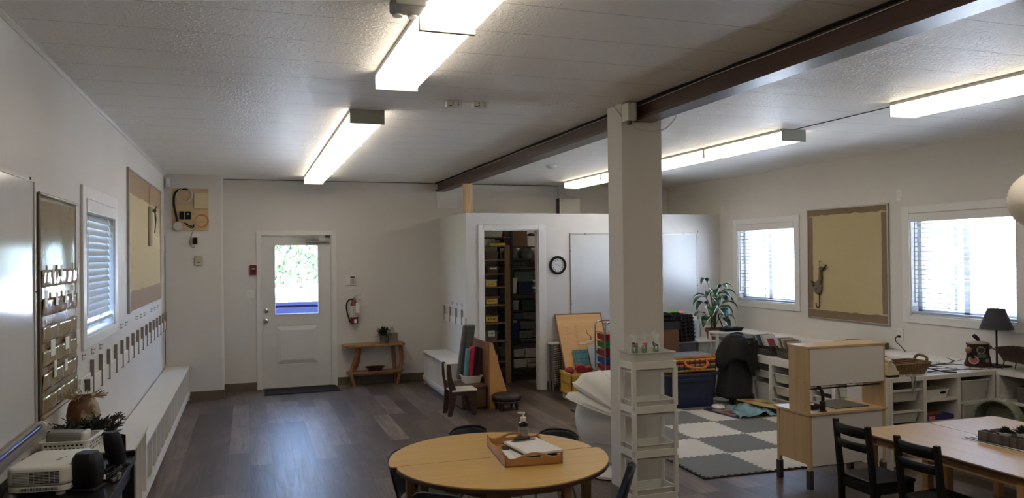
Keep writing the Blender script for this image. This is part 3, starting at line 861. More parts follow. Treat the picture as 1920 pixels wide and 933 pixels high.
MB().box(XL, XL + .014, 5.24, 5.55, .90, 1.03).build('plate', WHITE, t, bevel=.002)
MB().box(XL + .014, XL + .046, 5.33, 5.345, .94, 1.015).build('blade', mat('dull_brown_metal', (92, 84, 74), .5), t)

# cubby benches
def cubby(name, label, xa, xb, ya, yb, h, n, face, top=.022, toe=.07):
    """open fronted cubby bench; face +1 opens towards +x, -1 towards -x"""
    t = thing(name, label, 'cubby bench', ((xa + xb) / 2, (ya + yb) / 2, 0))
    MB().box(xa, xb, ya, yb, h - top, h).build('seat_board', WHITE, t, bevel=.003)
    fx = xb - .012 if face > 0 else xa + .012
    bx = xa if face > 0 else xb
    lo, hi = min(fx, bx), max(fx, bx)
    MB().box(lo, hi, ya + .004, yb - .004, toe, toe + .018).build('bottom_board', WHITE, t)
    MB().box(bx - .006 if face < 0 else bx, bx if face < 0 else bx + .006, ya + .004, yb - .004, toe, h - top).build('back_panel', WHITE, t)
    k = fx - face * .03
    MB().box(min(k, k - face * .018), max(k, k - face * .018), ya + .004, yb - .004, 0, toe).build('toe_kick', WHITE, t)
    for i in range(n + 1):
        y = ya + .004 + (yb - ya - .026) * i / n
        MB().box(lo, hi, y, y + .018, toe if 0 < i < n else 0, h - top).build('divider', WHITE, t)
    m = MB()
    m.box(fx - .003 if face > 0 else fx - .018, fx + .018 if face > 0 else fx + .003, ya + .002, yb - .002, toe, toe + .05)
    m.build('front_lip', WHITE, t)
    return t
cubby('cubby_bench', 'long low white cubby bench along the left wall', XL + .013, -.70, 3.98, 10.28, .43, 20, 1)
t = thing('cubby_box', 'white cubby unit standing on the near end of the long low bench', 'cubby unit', (-.76, 4.37, .432))
CBX = -.541
MB().box(XL + .013, CBX, 3.97, 4.772, .798, .82).build('cubby_top', WHITE, t, bevel=.003)
for y in (3.975, 4.10, 4.255, 4.41, 4.565, 4.752): MB().box(XL + .014, CBX - .010, y, y + .018, .451, .798).build('divider', WHITE, t)
MB().box(XL + .013, CBX - .004, 3.972, 4.770, .432, .451).build('bottom_board', WHITE, t)
MB().box(XL + .013, XL + .020, 3.99, 4.755, .451, .798).build('back_panel', WHITE, t)
tag(MB().box(-.86, -.80, 8.72, 8.738, .09, .33).build('picture_book', mat('yellow_book', (190, 160, 40), .5)), 'thin yellow book standing in a cubby of the long low bench', 'book')

# vase, greenery, basket on the short unit
t = thing('vase', 'brown and cream round vase with a straw fringe, behind the dark greenery', 'vase', (-.845, 4.66, .82))
pr = [(0, 0), (.04, 0), (.075, .05), (.082, .1), (.07, .16), (.05, .19), (.052, .2), (.042, .2), (.04, .18), (0, .17)]
vm = MB().lathe(pr, (-.845, 4.66, .8215), 24)
m_, nt_, b_ = new_mat('brown_cream_glaze')
n_ = noise_node(nt_, 9, (1, 1, .7), 3)
r_ = nt_.nodes.new('ShaderNodeValToRGB'); r_.color_ramp.elements[0].position = .46; r_.color_ramp.elements[1].position = .54
r_.color_ramp.elements[0].color = lin((104, 70, 44)); r_.color_ramp.elements[1].color = lin((176, 160, 132))
nt_.links.new(n_.outputs['Fac'], r_.inputs[0]); nt_.links.new(r_.outputs[0], b_.inputs['Base Color'])
vm.build('body', m_, t, smooth=.8)
q = random.Random(5)
m = MB()
for i in range(70):
    a = q.uniform(0, 2 * PI); l = q.uniform(.03, .075)
    p = Vector((-.845 + .048 * math.cos(a), 4.66 + .048 * math.sin(a), 1.016))
    m.tube([p, p + Vector((l * math.cos(a + q.uniform(-.5, .5)), l * math.sin(a), q.uniform(-.012, .03)))], .0016, 4)
m.build('straw_fringe', mat('straw', (150, 128, 92), .9), t)
t = thing('greenery_bunch', 'bunch of dark artificial greenery lying on the white cubby unit', 'artificial plant', (-.80, 4.50, .82))
q = random.Random(9)
m, s = MB(), MB()
for i in range(110):
    c = Vector((q.uniform(-.90, -.68), 0, .825 + q.uniform(.0, .055)))
    c.y = 4.50 + (c.x + .8) * .75 + q.uniform(-.05, .05)
    a = q.uniform(0, 2 * PI); el = q.uniform(0, .9)
    d = Vector((math.cos(a) * math.cos(el), math.sin(a) * math.cos(el), math.sin(el)))
    l = q.uniform(.05, .10)
    p = c + d * l
    s.tube([c, c + d * l * .5, p], .0022, 5)
    if i % 2:
        w = d.cross(Vector((0, 0, 1))).normalized() * q.uniform(.014, .026); u = w.cross(d).normalized() * .006
        m.add([c + d * .01, c + d * l * .45 + w + u, p, c + d * l * .45 - w + u, c + d * l * .45], [(0, 1, 4), (1, 2, 4), (2, 3, 4), (3, 0, 4)])
    else:
        for k in range(9):
            b = a + q.uniform(-1.2, 1.2); e2 = q.uniform(-.2, 1)
            dd = Vector((math.cos(b) * math.cos(e2), math.sin(b) * math.cos(e2), math.sin(e2)))
            st = c + d * l * (k / 9)
            m.tube([st, st + dd * .032], .0022, 4)
for v in range(len(m.v)): m.v[v] = (max(XL + .012, m.v[v][0]), m.v[v][1], max(.8225, m.v[v][2]))
for v in range(len(s.v)): s.v[v] = (max(XL + .012, s.v[v][0]), s.v[v][1], max(.8225, s.v[v][2]))
DKLEAF = mat('very_dark_leaf', (20, 26, 20), .5, var=.35, vscale=14)
m.build('leaves', DKLEAF, t); s.build('stems', DKLEAF, t)
def open_box(mb, w0, d0, w1, d1, h, th, c, rz=0, floor=True):
    """tapered tray: w0,d0 at the bottom, w1,d1 at the top"""
    def ring(w, d, z, r=.02):
        return [(x, y, z) for x, y in rrect(w, d, min(r, w / 3, d / 3), 4)]
    k = len(ring(w0, d0, 0))
    rings = [ring(w0, d0, 0), ring(w1, d1, h), ring(w1 + 2 * th, d1 + 2 * th, h), ring(w1 + 2 * th, d1 + 2 * th, h - .012)] if False else \
            [ring(w0, d0, 0), ring(w1, d1, h), ring(w1 - 2 * th, d1 - 2 * th, h), ring(w0 - 2 * th, d0 - 2 * th, th)]
    vs = [p for r in rings for p in r]
    fs = [tuple(range(k))[::-1]]
    for j in range(3):
        for i in range(k):
            l = (i + 1) % k
            fs.append((j * k + i, j * k + l, (j + 1) * k + l, (j + 1) * k + i))
    fs.append(tuple(range(3 * k, 4 * k)))
    M = Matrix.Translation(c) @ Matrix.Rotation(rz, 4, 'Z')
    return mb.add([M @ Vector(v) for v in vs], fs)
def ring_rim(mb, w, d, z, th, hh, c, rz=0, r=.02):
    o = rrect(w, d, min(r, w / 3, d / 3), 4); i = rrect(w - 2 * th, d - 2 * th, min(r * .8, w / 3, d / 3), 4)
    k = len(o)
    vs = [(x, y, z) for x, y in o] + [(x, y, z + hh) for x, y in o] + [(x, y, z + hh) for x, y in i] + [(x, y, z) for x, y in i]
    fs = [(j * k + a, j * k + (a + 1) % k, ((j + 1) % 4) * k + (a + 1) % k, ((j + 1) % 4) * k + a) for j in range(4) for a in range(k)]
    M = Matrix.Translation(c) @ Matrix.Rotation(rz, 4, 'Z')
    return mb.add([M @ Vector(v) for v in vs], fs)
def holes_rows(mb, w, d, z0, dz, rows, nx, ny, hw, hh, c, rz=0, ins=.0, taper=0.):
    """dark slots in the four sides of a basket"""
    M = Matrix.Translation(c) @ Matrix.Rotation(rz, 4, 'Z')
    for r in range(rows):
        z = z0 + r * dz
        g = taper * r
        for n, L, off, ax in ((nx, w, d / 2, 0), (ny, d, w / 2, 1)):
            for i in range(n):
                u = (i - (n - 1) / 2) * (L * .86 / n) + (hw * .4 if r % 2 else 0)
                for sgn in (-1, 1):
                    y = sgn * (off + g + .0006)
                    p = [(u - hw / 2, z - hh / 2), (u + hw / 2, z - hh / 2), (u + hw / 2, z + hh / 2), (u - hw / 2, z + hh / 2)]
                    vs = [(a, y, b) if ax == 0 else (y, a, b) for a, b in p]
                    mb.add([M @ Vector(v) for v in vs], [(0, 1, 2, 3)])
    return mb
t = thing('storage_basket', 'white basket with round holes on the white cubby unit behind the projector', 'basket', (-.815, 4.22, .8205))
m = open_box(MB(), .19, .20, .215, .23, .075, .004, (-.815, 4.22, .8208), -.12); ring_rim(m, .225, .24, .07, .012, .006, (-.815, 4.22, .8208), -.12); m.build('basket', PLAS, t, smooth=.5)
holes_rows(MB(), .1985, .2095, .022, .018, 3, 9, 8, .011, .009, (-.815, 4.22, .8208), -.12, taper=.0034).build('hole_pattern', BLACKM, t)
t = thing('label_maker', 'grey and white hand held device resting in the holed white basket', 'device', (-.83, 4.22, .83))
MB().cbox((-.84, 4.235, .893), (.16, .10, .06), (0, .06, -.1)).build('body', mat('grey_device', (126, 124, 118), .4), t, bevel=.018, seg=3)
MB().cbox((-.758, 4.227, .888), (.02, .10, .062), (0, .06, -.1)).build('end_cap', PLAS, t, bevel=.006)
tag(MB().tube(smooth_path([(-.955, 4.33, .824), (-.955, 4.325, .85), (-.935, 4.32, .86), (-.917, 4.322, .845), (-.917, 4.328, .826)]), .004, 6).build('cord', BLACK, smooth=.8), 'short black cord loop on the white cubby unit by the holed basket', 'cord')

# ---------------------------------------------------------------- projector table
t = thing('side_table', 'low black wooden table carrying the projector', 'table', (-.73, 3.3, 0))
MB().box(-.955, -.50, 2.6, 3.94, .82, .85).build('table_top', BLACKW, t, bevel=.003)
for x in (-.93, -.525):
    for y in (2.64, 3.90): MB().box(x - .025, x + .025, y - .025, y + .025, 0, .82).build('leg', BLACKW, t, bevel=.003)
MB().box(-.93, -.525, 3.895, 3.912, .76, .82).box(-.534, -.516, 2.65, 3.9, .76, .82).build('apron', BLACKW, t)
MB().box(-.955, -.50, 3.915, 3.94, .85, .872).build('raised_edge', BLACKW, t, bevel=.003)
t = thing('projector', 'white projector with a grilled side on the black table', 'projector', (-.77, 3.53, .85))
PR = Matrix.Translation((-.768, 3.36, .868)) @ Matrix.Rotation(-.16, 4, 'Z')
def prj(mb): mb.M = PR; return mb
w, dep, h = .222, .29, .095
m = prj(MB()); m.prism(rrect(w, dep, .035, 6, 0, dep / 2), 'xy', 0, .022); m.build('base_shell', PLAS, t, bevel=.004)
m = prj(MB()); m.prism(rrect(w + .006, dep + .006, .04, 6, 0, dep / 2), 'xy', .023, h); m.build('top_shell', PLAS, t, bevel=.014, seg=3)
g = prj(MB())
for r in range(8):
    z = .034 + r * .0058
    for c_ in range(6): g.box(-.026 + c_ * .018, -.026 + c_ * .018 + .0155, -.0042, .002, z, z + .003)
    g.box(-.083, -.028, -.0042, .002, z + .001, z + .002)
for i in range(26): g.box(-.06 + i * .0052, -.0575 + i * .0052, -.0008, .002, .006, .017)
g.build('vent_grille', BLACKM, t)
for fx_, fy_ in ((.07, .035), (-.07, .25)):
    m = prj(MB()); m.lathe([(0, -.017), (.018, -.017), (.018, -.008), (.012, -.004), (.012, -.001), (0, -.001)], (fx_, fy_, 0), 14); m.build('foot', PLAS, t, smooth=.6)
m = prj(MB()); m.box(.03, .042, .10, .135, h, h + .001); m.box(.045, .05, .15, .16, h, h + .001); m.build('button_panel', MGREY, t)
m = prj(MB()); m.lathe([(0, 0), (.034, 0), (.038, .02), (.03, .022), (.028, .008), (0, .004)], (0, 0, 0), 18, axis='y'); m.v = [tuple(PR @ (Vector((-.04, .296, .05)) + (PR.inverted() @ Vector(v)))) for v in m.v]; m.build('lens', BLACK, t, smooth=.6)
def speaker(name, label, c, w, d, h, rz, lean):
    t = thing(name, label, 'speaker', c, rz)
    m = MB()
    def prof(u, v): return None
    sect = []
    for i in range(9):
        v = i / 8
        s = .78 + .3 * math.sin(PI * (v * .75 + .12)) - (.16 if i == 8 else 0)
        sect.append([(x * s, y * s + lean * v, v * h) for x, y in rrect(w, d, .03, 4)])
    k = len(sect[0])
    vs = [p for r in sect for p in r]
    fs = [tuple(range(k))[::-1], tuple(range(8 * k, 9 * k))] + [(j * k + i, j * k + (i + 1) % k, (j + 1) * k + (i + 1) % k, (j + 1) * k + i) for j in range(8) for i in range(k)]
    m.add(vs, fs).build('cabinet', BLACK, t, smooth=.9, local=True)
    MB().box(-w * .5, w * .5, -d * .5, d * .5, -.004, .008).build('base', BLACKM, t, bevel=.003, local=True)
    MB().prism([(-w * .3, h * .16), (w * .3, h * .16), (w * .26, h * .86), (-w * .26, h * .86)], 'xz', d * .5 + lean * .5, d * .5 + lean * .5 + .004).build('grille', BLACKM, t, local=True)
speaker('desktop_speaker', 'black desktop speaker right beside the white projector', (-.602, 3.41, .8545), .094, .094, .142, -.35, -.008)
speaker('desktop_speaker', 'slanted black desktop speaker at the table corner by the white cubby unit', (-.545, 3.74, .8545), .066, .072, .150, -.9, -.03)
t = thing('adapter_cables', 'tangle of black cables with white and silver plugs behind the speakers', 'cables', (-.58, 3.55, .852))
q = random.Random(3)
m = MB()
for i in range(7):
    pts = [Vector((q.uniform(-.63, -.51), q.uniform(3.46, 3.66), .857 + q.uniform(0, .02))) for _ in range(5)]
    m.tube(smooth_path(pts, 5), .0035, 6)
m.build('cable', BLACK, t, smooth=.8)
MB().cbox((-.565, 3.49, .872), (.016, .026, .018), (0, 0, .6)).build('white_plug', PLAS, t, bevel=.003)
MB().cbox((-.523, 3.46, .864), (.014, .03, .016), (0, .0, -.3)).build('silver_plug', CHROME, t, bevel=.002)
MB().cbox((-.508, 3.50, .868), (.012, .022, .026), (0, .2, -.3)).build('memory_stick', MGREY, t, bevel=.002)
m = MB().ball((0, 0, 0), (.035, .055, .022), 18, 10)
m.v = [(x * .8 - .862, y * 1. + 3.42 - .0 * x, max(0, z) * 1.1 + .851) for x, y, z in m.v]
tag(m.build('computer_mouse', mat('grey_mouse', (92, 94, 98), .35), smooth=.8), 'grey computer mouse on the black table in front of the projector', 'mouse')

# ---------------------------------------------------------------- boxed wall section and end wall
t = thing('cable_board', 'plywood board with coiled cables on the boxed out wall section', 'cable board', (-.67, 10.3, 2.1))
MB().box(-.885, -.468, 10.282, 10.30, 2.10, 2.615).build('plywood', PLY, t)
yy = 10.265
def ring(cx, cz, r, n=28, a0=0, a1=2 * PI, dy=0): return [(cx + r * math.cos(a0 + (a1 - a0) * i / n), yy - dy, cz + r * math.sin(a0 + (a1 - a0) * i / n)) for i in range(n + (0 if a1 - a0 > 6.28 else 1))]
m = MB()
for i, r in enumerate((.088, .094, .082)): m.tube(ring(-.745 + i * .004, 2.535, r, dy=.004 * i), .004, 6, True)
m.build('white_coil', CABLE, t, smooth=.8)
MB().tube(smooth_path([(-.70, yy + .006, 2.61), (-.80, yy + .004, 2.60), (-.855, yy, 2.53), (-.862, yy, 2.42), (-.845, yy, 2.32), (-.825, yy, 2.21)]), .013, 8).build('black_hose', BLACK, t, smooth=.8)
m = MB()
for i, r in enumerate((.07, .074, .079)): m.tube(ring(-.55 + .003 * i, 2.215, r, dy=.003 * i), .0032, 6, True)
m.build('orange_coil', mat('orange_fibre', (196, 112, 72), .5), t, smooth=.8)
MB().box(-.632, -.475, 10.25, 10.282, 2.365, 2.56).build('beige_box', mat('beige_box', (198, 180, 146), .5), t, bevel=.004)
m = MB().box(-.80, -.67, 10.25, 10.282, 2.235, 2.33); m.build('modem', BLACK, t, bevel=.006)
MB().box(-.748, -.736, 10.247, 10.282, 2.225, 2.34).build('strap', ALU, t)
MB().box(-.715, -.688, 10.2485, 10.2505, 2.29, 2.305).build('sticker', PAPER, t)
m = MB().lathe([(0, 0), (.055, 0), (.058, .012), (.045, .03), (0, .032)], seg=24, axis='y')
m.v = [(a - .825, 10.282 - b, c + 2.145) for a, b, c in m.v]; m.build('round_cover', PLASD, t, smooth=.6)
m = MB()
for i in range(4): m.tube(smooth_path([(-.755, yy, 2.20 - .004 * i), (-.72, yy - .006, 2.165 + .006 * i), (-.67, yy - .006, 2.155 - .004 * i), (-.635, yy, 2.15 + .008 * i), (-.66, yy, 2.125), (-.71, yy, 2.15)]), .0035, 6)
m.build('black_cord_bundle', BLACK, t, smooth=.8)
t = thing('power_adapter', 'black plug adapter with thin cord in the outlet below the cable board', 'power adapter', (-.625, 10.28, 1.93))
MB().box(-.652, -.598, 10.245, 10.288, 1.925, 2.01).build('adapter', BLACK, t, bevel=.006)
MB().tube(smooth_path([(-.63, yy, 2.12), (-.665, yy + .015, 2.05), (-.69, yy + .02, 1.96), (-.675, yy + .02, 1.905), (-.64, yy + .02, 1.885), (-.625, yy + .01, 1.925)]), .0022, 5).build('cord', mat('grey_cord', (60, 58, 54), .5), t)
def outlet(name, label, c, nrm, w=.07, h=.115, n=1, kind='outlet'):
    """wall plate; nrm is '-y', '+x' or '-x'"""
    t = thing(name, label, kind, c)
    def T(mb):
        out = []
        for x, y, z in mb.v:
            if nrm == '-y': out.append((c[0] + x, c[1] - y, c[2] + z))
            elif nrm == '+x': out.append((c[0] + y, c[1] + x, c[2] + z))
            else: out.append((c[0] - y, c[1] + x, c[2] + z))
        mb.v = out
        return mb
    T(MB().box(-w / 2, w / 2, 0, .006, -h / 2, h / 2)).build('plate', PLAS, t, bevel=.003)
    for i in range(n):
        u = (i - (n - 1) / 2) * .046
        if kind == 'light switch':
            T(MB().box(u - .005, u + .005, .006, .016, -.012, .008)).build('toggle', PLAS, t)
        else:
            for z in (-.02, .02):
                T(MB().box(u - .017, u + .017, .006, .0085, z - .014, z + .014)).build('socket', PLAS, t, bevel=.003)
                T(MB().box(u - .008, u - .0055, .0085, .0088, z - .004, z + .006).box(u + .0055, u + .008, .0085, .0088, z - .004, z + .006)).build('slots', BLACKM, t)
    return t
outlet('wall_outlet', 'white wall outlet behind the black adapter below the cable board', (-.622, 10.3, 1.985), '-y', .085, .125)
outlet('light_switch', 'white double light switch left of the entrance door', (.012, YB, 1.27), '-y', .115, .118, 2, 'light switch')
outlet('wall_outlet', 'white wall outlet under the rustic console table', (1.82, YB, .33), '-y')
outlet('wall_outlet', 'white wall outlet high on the right wall above the far window', (XR, 9.272, 2.345), '-x', .07, .13)
outlet('wall_outlet', 'white wall outlet high on the right wall between board and near window', (XR, 6.162, 2.318), '-x', .07, .125)
outlet('wall_outlet', 'white wall outlet with a black plug above the white ledge', (XR, 6.178, .896), '-x', .08, .125)
t = thing('thermostat', 'small beige thermostat box below the black adapter', 'thermostat', (-.583, 10.3, 1.68))
MB().box(-.63, -.537, 10.272, 10.30, 1.665, 1.785).build('case', mat('beige_plastic', (176, 168, 146), .5), t, bevel=.006)
MB().box(-.605, -.562, 10.2705, 10.273, 1.70, 1.706).build('slot', BLACKM, t)
t = thing('motion_sensor', 'white motion sensor in the corner above the left wall', 'sensor', (-.93, 10.27, 2.63))
MB().prism([(-.965, 10.30), (-.90, 10.30), (-.905, 10.245), (-.955, 10.24)], 'xy', 2.62, 2.735).build('case', PLAS, t, bevel=.012, seg=3)
MB().box(-.937, -.917, 10.236, 10.244, 2.635, 2.65).build('lens', CHROME, t)
t = thing('fire_alarm', 'red fire alarm pull station left of the entrance door', 'fire alarm', (.056, YB, 1.59))
MB().box(.012, .10, YB - .03, YB, 1.525, 1.655).build('case', RED, t, bevel=.006)
MB().box(.034, .078, YB - .036, YB - .03, 1.54, 1.635).build('handle', mat('dark_red', (60, 16, 16), .4), t, bevel=.003)
MB().box(.038, .074, YB - .040, YB - .036, 1.60, 1.612).build('stripe', PAPER, t)
t = thing('alarm_keypad', 'white alarm keypad right of the entrance door', 'keypad', (1.325, YB, 1.37))
MB().box(1.25, 1.40, YB - .026, YB, 1.362, 1.492).build('case', PLAS, t, bevel=.006)
MB().box(1.32, 1.378, YB - .0275, YB - .025, 1.455, 1.478).build('display', mat('dark_lcd', (52, 54, 46), .3), t)
for i in range(4):
    for j in range(4):
        MB().box(1.318 + j * .019, 1.332 + j * .019, YB - .0295, YB - .026, 1.376 + i * .018, 1.388 + i * .018).build('key', MGREY, t, bevel=.002)
MB().lathe([(0, -.0005), (.004, -.0005), (.004, .002), (0, .002)], (1.268, YB - .028, 1.425), 10, axis='y').build('status_light', PAPER, t)
tag(MB().box(1.285, 1.40, YB - .004, YB, 1.305, 1.358).build('paper_tag', PAPER), 'small white paper tag stuck below the alarm keypad', 'note')
# fire extinguisher
t = thing('fire_extinguisher', 'red fire extinguisher with a white label hung right of the entrance door', 'fire extinguisher', (1.36, 10.66, .83))
m = MB().lathe([(0, 0), (.048, 0), (.052, .008), (.052, .245), (.046, .27), (.028, .295), (.018, .305), (.018, .325), (0, .325)], (1.36, 10.665, .838), 22)
m.build('cylinder', RED, t, smooth=.6)
m = MB().lathe([(.0523, .085), (.0523, .245)], (1.36, 10.665, .838), 22, cap=False); m.build('white_label', mat('label_white', (196, 190, 184), .4), t, smooth=.6)
tx = MB()
for i in range(9):
    for a in range(3):
        th = -PI / 2 - .5 + a * .42
        for k in range(3):
            u = th + k * .12
            p, q_ = u, u + .085
            z = .838 + .1 + i * .0155
            tx.add([(1.36 + .0528 * math.cos(p), 10.665 + .0528 * math.sin(p), z), (1.36 + .0528 * math.cos(q_), 10.665 + .0528 * math.sin(q_), z),
                    (1.36 + .0528 * math.cos(q_), 10.665 + .0528 * math.sin(q_), z + .006), (1.36 + .0528 * math.cos(p), 10.665 + .0528 * math.sin(p), z + .006)], [(0, 1, 2, 3)])
tx.build('label_print', DGREY, t)
MB().box(1.352, 1.386, 10.609, 10.613, .85, .90).build('small_sign', PAPER, t)
m = MB().lathe([(.0545, 0), (.0545, .014)], (1.36, 10.665, .915), 22, cap=False); m.build('strap', BLACK, t)
MB().cbox((1.365, 10.655, 1.175), (.03, .03, .04)).bar((1.345, 10.65, 1.185), (1.47, 10.63, 1.155), .018, .006).bar((1.345, 10.65, 1.2), (1.45, 10.63, 1.238), .018, .006).build('valve_handle', STEEL, t, bevel=.002)
MB().tube(smooth_path([(1.35, 10.65, 1.17), (1.29, 10.65, 1.165), (1.255, 10.65, 1.10), (1.262, 10.65, 1.0), (1.29, 10.65, .91), (1.298, 10.65, .86)]), .0095, 8).build('hose', BLACK, t, smooth=.8)
m = MB().prism([(1.375, .99), (1.425, .985), (1.42, 1.12), (1.372, 1.13)], 'xz', 10.602, 10.604); m.build('hang_tag', PAPER, t)
tag(MB().box(1.33, 1.39, 10.715, YB, 1.12, 1.16).build('wall_hook', STEEL), 'metal wall hook behind the fire extinguisher', 'hook')
# console table
t = thing('console_table', 'rustic live edge wooden console table against the end wall', 'console table', (1.61, 10.6, 0))
def slab(x0, x1, y0, y1, z0, z1, sd, rag=.02):
    q = random.Random(sd); n = 14; pts = []
    for i in range(n + 1): pts.append((x0 + (x1 - x0) * i / n, y0 + q.uniform(-rag, rag) + (.06 if i in (0, n) else .015 if i in (1, n - 1) else 0)))
    for i in range(n + 1): pts.append((x1 - (x1 - x0) * i / n, y1 - (.05 if i in (0, n) else 0)))
    return MB().prism(pts, 'xy', z0, z1)
slab(1.185, 2.03, 10.45, 10.72, .532, .566, 3, .012).build('table_top', RUSTIC, t, bevel=.008)
slab(1.24, 2.02, 10.50, 10.70, .165, .192, 5, .016).build('lower_shelf', RUSTIC, t, bevel=.006)
for pts in (((1.40, 10.54, .533), (1.375, 10.54, .42), (1.32, 10.54, .27), (1.295, 10.54, .17), (1.34, 10.54, 0)), ((1.42, 10.66, .533), (1.40, 10.67, .3), (1.33, 10.67, .17), (1.31, 10.68, 0)),
            ((1.97, 10.55, .533), (1.985, 10.55, .36), (1.96, 10.55, .18), (1.925, 10.54, 0)), ((1.885, 10.66, .533), (1.90, 10.66, .3), (1.91, 10.66, .15), (1.915, 10.68, 0))):
    MB().tube(smooth_path(pts, 4), [.03 - .008 * i / (4 * (len(pts) - 1)) for i in range(4 * (len(pts) - 1) + 1)], 8).build('leg', RUSTICZ, t, smooth=.9)
t = thing('potted_plant', 'small leafy plant in a grey pot on the console table', 'potted plant', (1.745, 10.6, .566))
MB().lathe([(0, 0), (.042, 0), (.055, .095), (.056, .105), (.05, .105), (.046, .09), (0, .09)], (1.745, 10.6, .566), 20).build('pot', mat('grey_pot', (112, 108, 100), .6), t, smooth=.5)
q = random.Random(2); m = MB()
for i in range(260):
    a, e = q.uniform(0, 2 * PI), q.uniform(-.1, 1.5)
    l = q.uniform(.03, .125)
    d = Vector((math.cos(a) * math.cos(e), math.sin(a) * math.cos(e), math.sin(e)))
    p = Vector((1.745, 10.6, .655)) + d * l; p.y = min(p.y, 10.72)
    w = d.cross(Vector((.1, .2, 1))).normalized() * .016
    m.add([p - d * .018, p + w, p + d * .022, p - w], [(0, 1, 2, 3)])
    if i % 5 == 0: m.tube([(1.745, 10.6, .65), p], .0015, 4)
m.build('foliage', mat('small_plant_leaf', (38, 52, 30), .5, var=.3, vscale=20), t)
t = thing('bottle_caddy', 'grey box holder on the console table beside the small plant', 'holder', (1.87, 10.6, .566))
open_box(MB(), .13, .09, .13, .09, .13, .005, (1.872, 10.6, .566)).build('box', mat('grey_card_box', (116, 110, 100), .7), t)
t = thing('pump_bottle', 'clear pump bottle standing in the grey holder on the console table', 'bottle', (1.862, 10.6, .575))
MB().lathe([(0, 0), (.034, 0), (.036, .01), (.036, .16), (.028, .185), (.014, .19), (.014, .21), (0, .21)], (1.862, 10.6, .572), 18).build('bottle', mat('clear_gel', (176, 174, 164), .15, alpha=.7), t, smooth=.6)
MB().lathe([(0, .21), (.012, .21), (.012, .235), (.005, .236), (.005, .26), (.012, .262), (.012, .272), (0, .272)], (1.862, 10.6, .572), 12).cbox((1.845, 10.6, .84), (.04, .012, .008)).build('pump', PLAS, t, smooth=.6)
t = thing('wooden_plate', 'round brown wooden dish on the console lower shelf', 'dish', (1.63, 10.6, .192))
MB().lathe([(0, 0), (.09, 0), (.10, .028), (.135, .048), (.14, .055), (.12, .05), (.09, .03), (0, .026)], (1.63, 10.6, .1925), 26, sy=.6).build('dish', DKWOOD, t, smooth=.6)
MAT_ = mat('dark_door_mat', (26, 24, 23), .95, var=.2, vscale=50, bump=.5, bscale=120)
t = thing('door_mat', 'black ribbed door mat in front of the entrance door', 'door mat', (.65, 10.5, 0))
MB().prism([(.19, 10.27), (1.115, 10.30), (1.10, 10.735), (.20, 10.735)], 'xy', .001, .012).build('pile', MAT_, t)
MB().prism([(.178, 10.255), (1.128, 10.285), (1.113, 10.742), (.188, 10.742)], 'xy', .0005, .006).build('rubber_edge', BLACKM, t)
tag(MB().box(2.12, 2.32, YB - .09, YB - .012, .001, .02).build('floor_vent', mat('brown_vent', (74, 62, 48), .5), bevel=.004), 'dark flat floor vent at the baseboard right of the console table', 'vent')
# ---------------------------------------------------------------- bench, hooks and things along the closet side wall
cubby('cubby_bench', 'short white cubby bench against the side of the storage partition', 2.25, 2.585, 8.95, 10.40, .46, 6, -1)
t = thing('coat_rail', 'short white rail with four bare wood dividers on the side of the storage partition', 'coat rail', (2.59, 9.8, .86))
MB().box(2.572, 2.588, 9.37, 10.50, .855, .945).build('rail', WHITE, t, bevel=.002)
for y in (10.45, 10.14, 9.83, 9.53):
    MB().box(2.566, 2.588, y + .004, y + .018, .862, 1.06).build('divider', WHITE, t)
    MB().box(2.563, 2.587, y - .006, y + .004, .86, 1.063).build('divider_face', RAWW, t)
MB().box(2.568, 2.572, 9.37, 9.50, .855, .97).build('end_plate', WHITE, t)
for i, y in enumerate((10.05, 9.80, 9.55)):
    hook(2.588, y, 1.118, -1, 'small metal coat hook above the short bench, %s from the end wall' % pos[i], 'coat hooks on the partition')
# foam bolster leaning on the bench end
t = thing('foam_bolster', 'tall grey fabric bolster leaning in the corner by the short white bench', 'bolster', (2.45, 8.8, .3))
M_ = Matrix(((1, 0, .155, 2.375), (0, 1, .03, 8.80), (0, 0, 1, .30), (0, 0, 0, 1)))
m = MB(); m.M = M_; m.prism(rrect(.15, .12, .05, 5), 'xy', 0, .63); m.build('cushion', FABGRY, t, bevel=.02, seg=3)
m = MB(); m.M = M_
for x in (-.04, .04): m.tube([(x, -.061, .02), (x, -.061, .6)], .003, 5)
m.build('seam', mat('dark_seam', (48, 46, 44), .9), t)
t = thing('wicker_hamper', 'brown wicker hamper behind the little chair by the short white bench', 'hamper', (2.41, 8.64, 0))
MB().box(2.275, 2.565, 8.45, 8.83, .01, .235).build('body', WICK, t, bevel=.012)
MB().box(2.265, 2.572, 8.44, 8.84, .235, .275).build('lid', WICK, t, bevel=.014)
t = thing('paper_bin', 'white plastic tub on the wicker hamper holding rolled mats', 'tub', (2.44, 8.66, .276))
m = open_box(MB(), .18, .20, .215, .235, .085, .004, (2.44, 8.66, .277)); ring_rim(m, .232, .25, .078, .012, .008, (2.44, 8.66, .277)); m.build('tub', PLAS, t, smooth=.5)
for c, x, r, l, lab in ((( 88, 132, 138), 2.375, .024, .38, 'pale teal'), ((190, 30, 66), 2.425, .028, .40, 'bright pink red'), ((20, 18, 22), 2.475, .026, .40, 'black'), ((60, 24, 34), 2.515, .02, .38, 'dark maroon')):
    m = MB(); m.M = Matrix(((1, 0, .10, x), (0, 1, .02, 8.66), (0, 0, 1, .284), (0, 0, 0, 1)))
    m.prism(rrect(r * 1.9, .085, r * .6, 4), 'xy', 0, l)
    m.prism(rrect(r * .9, .05, r * .3, 4), 'xy', l, l + .001)
    tag(m.build('rolled_mat', mat('rolled_mat_' + lab.replace(' ', '_'), c, .75, var=.08), bevel=.004), lab + ' folded mat standing in the white tub on the wicker hamper', 'mat', 'mats standing in the white tub')
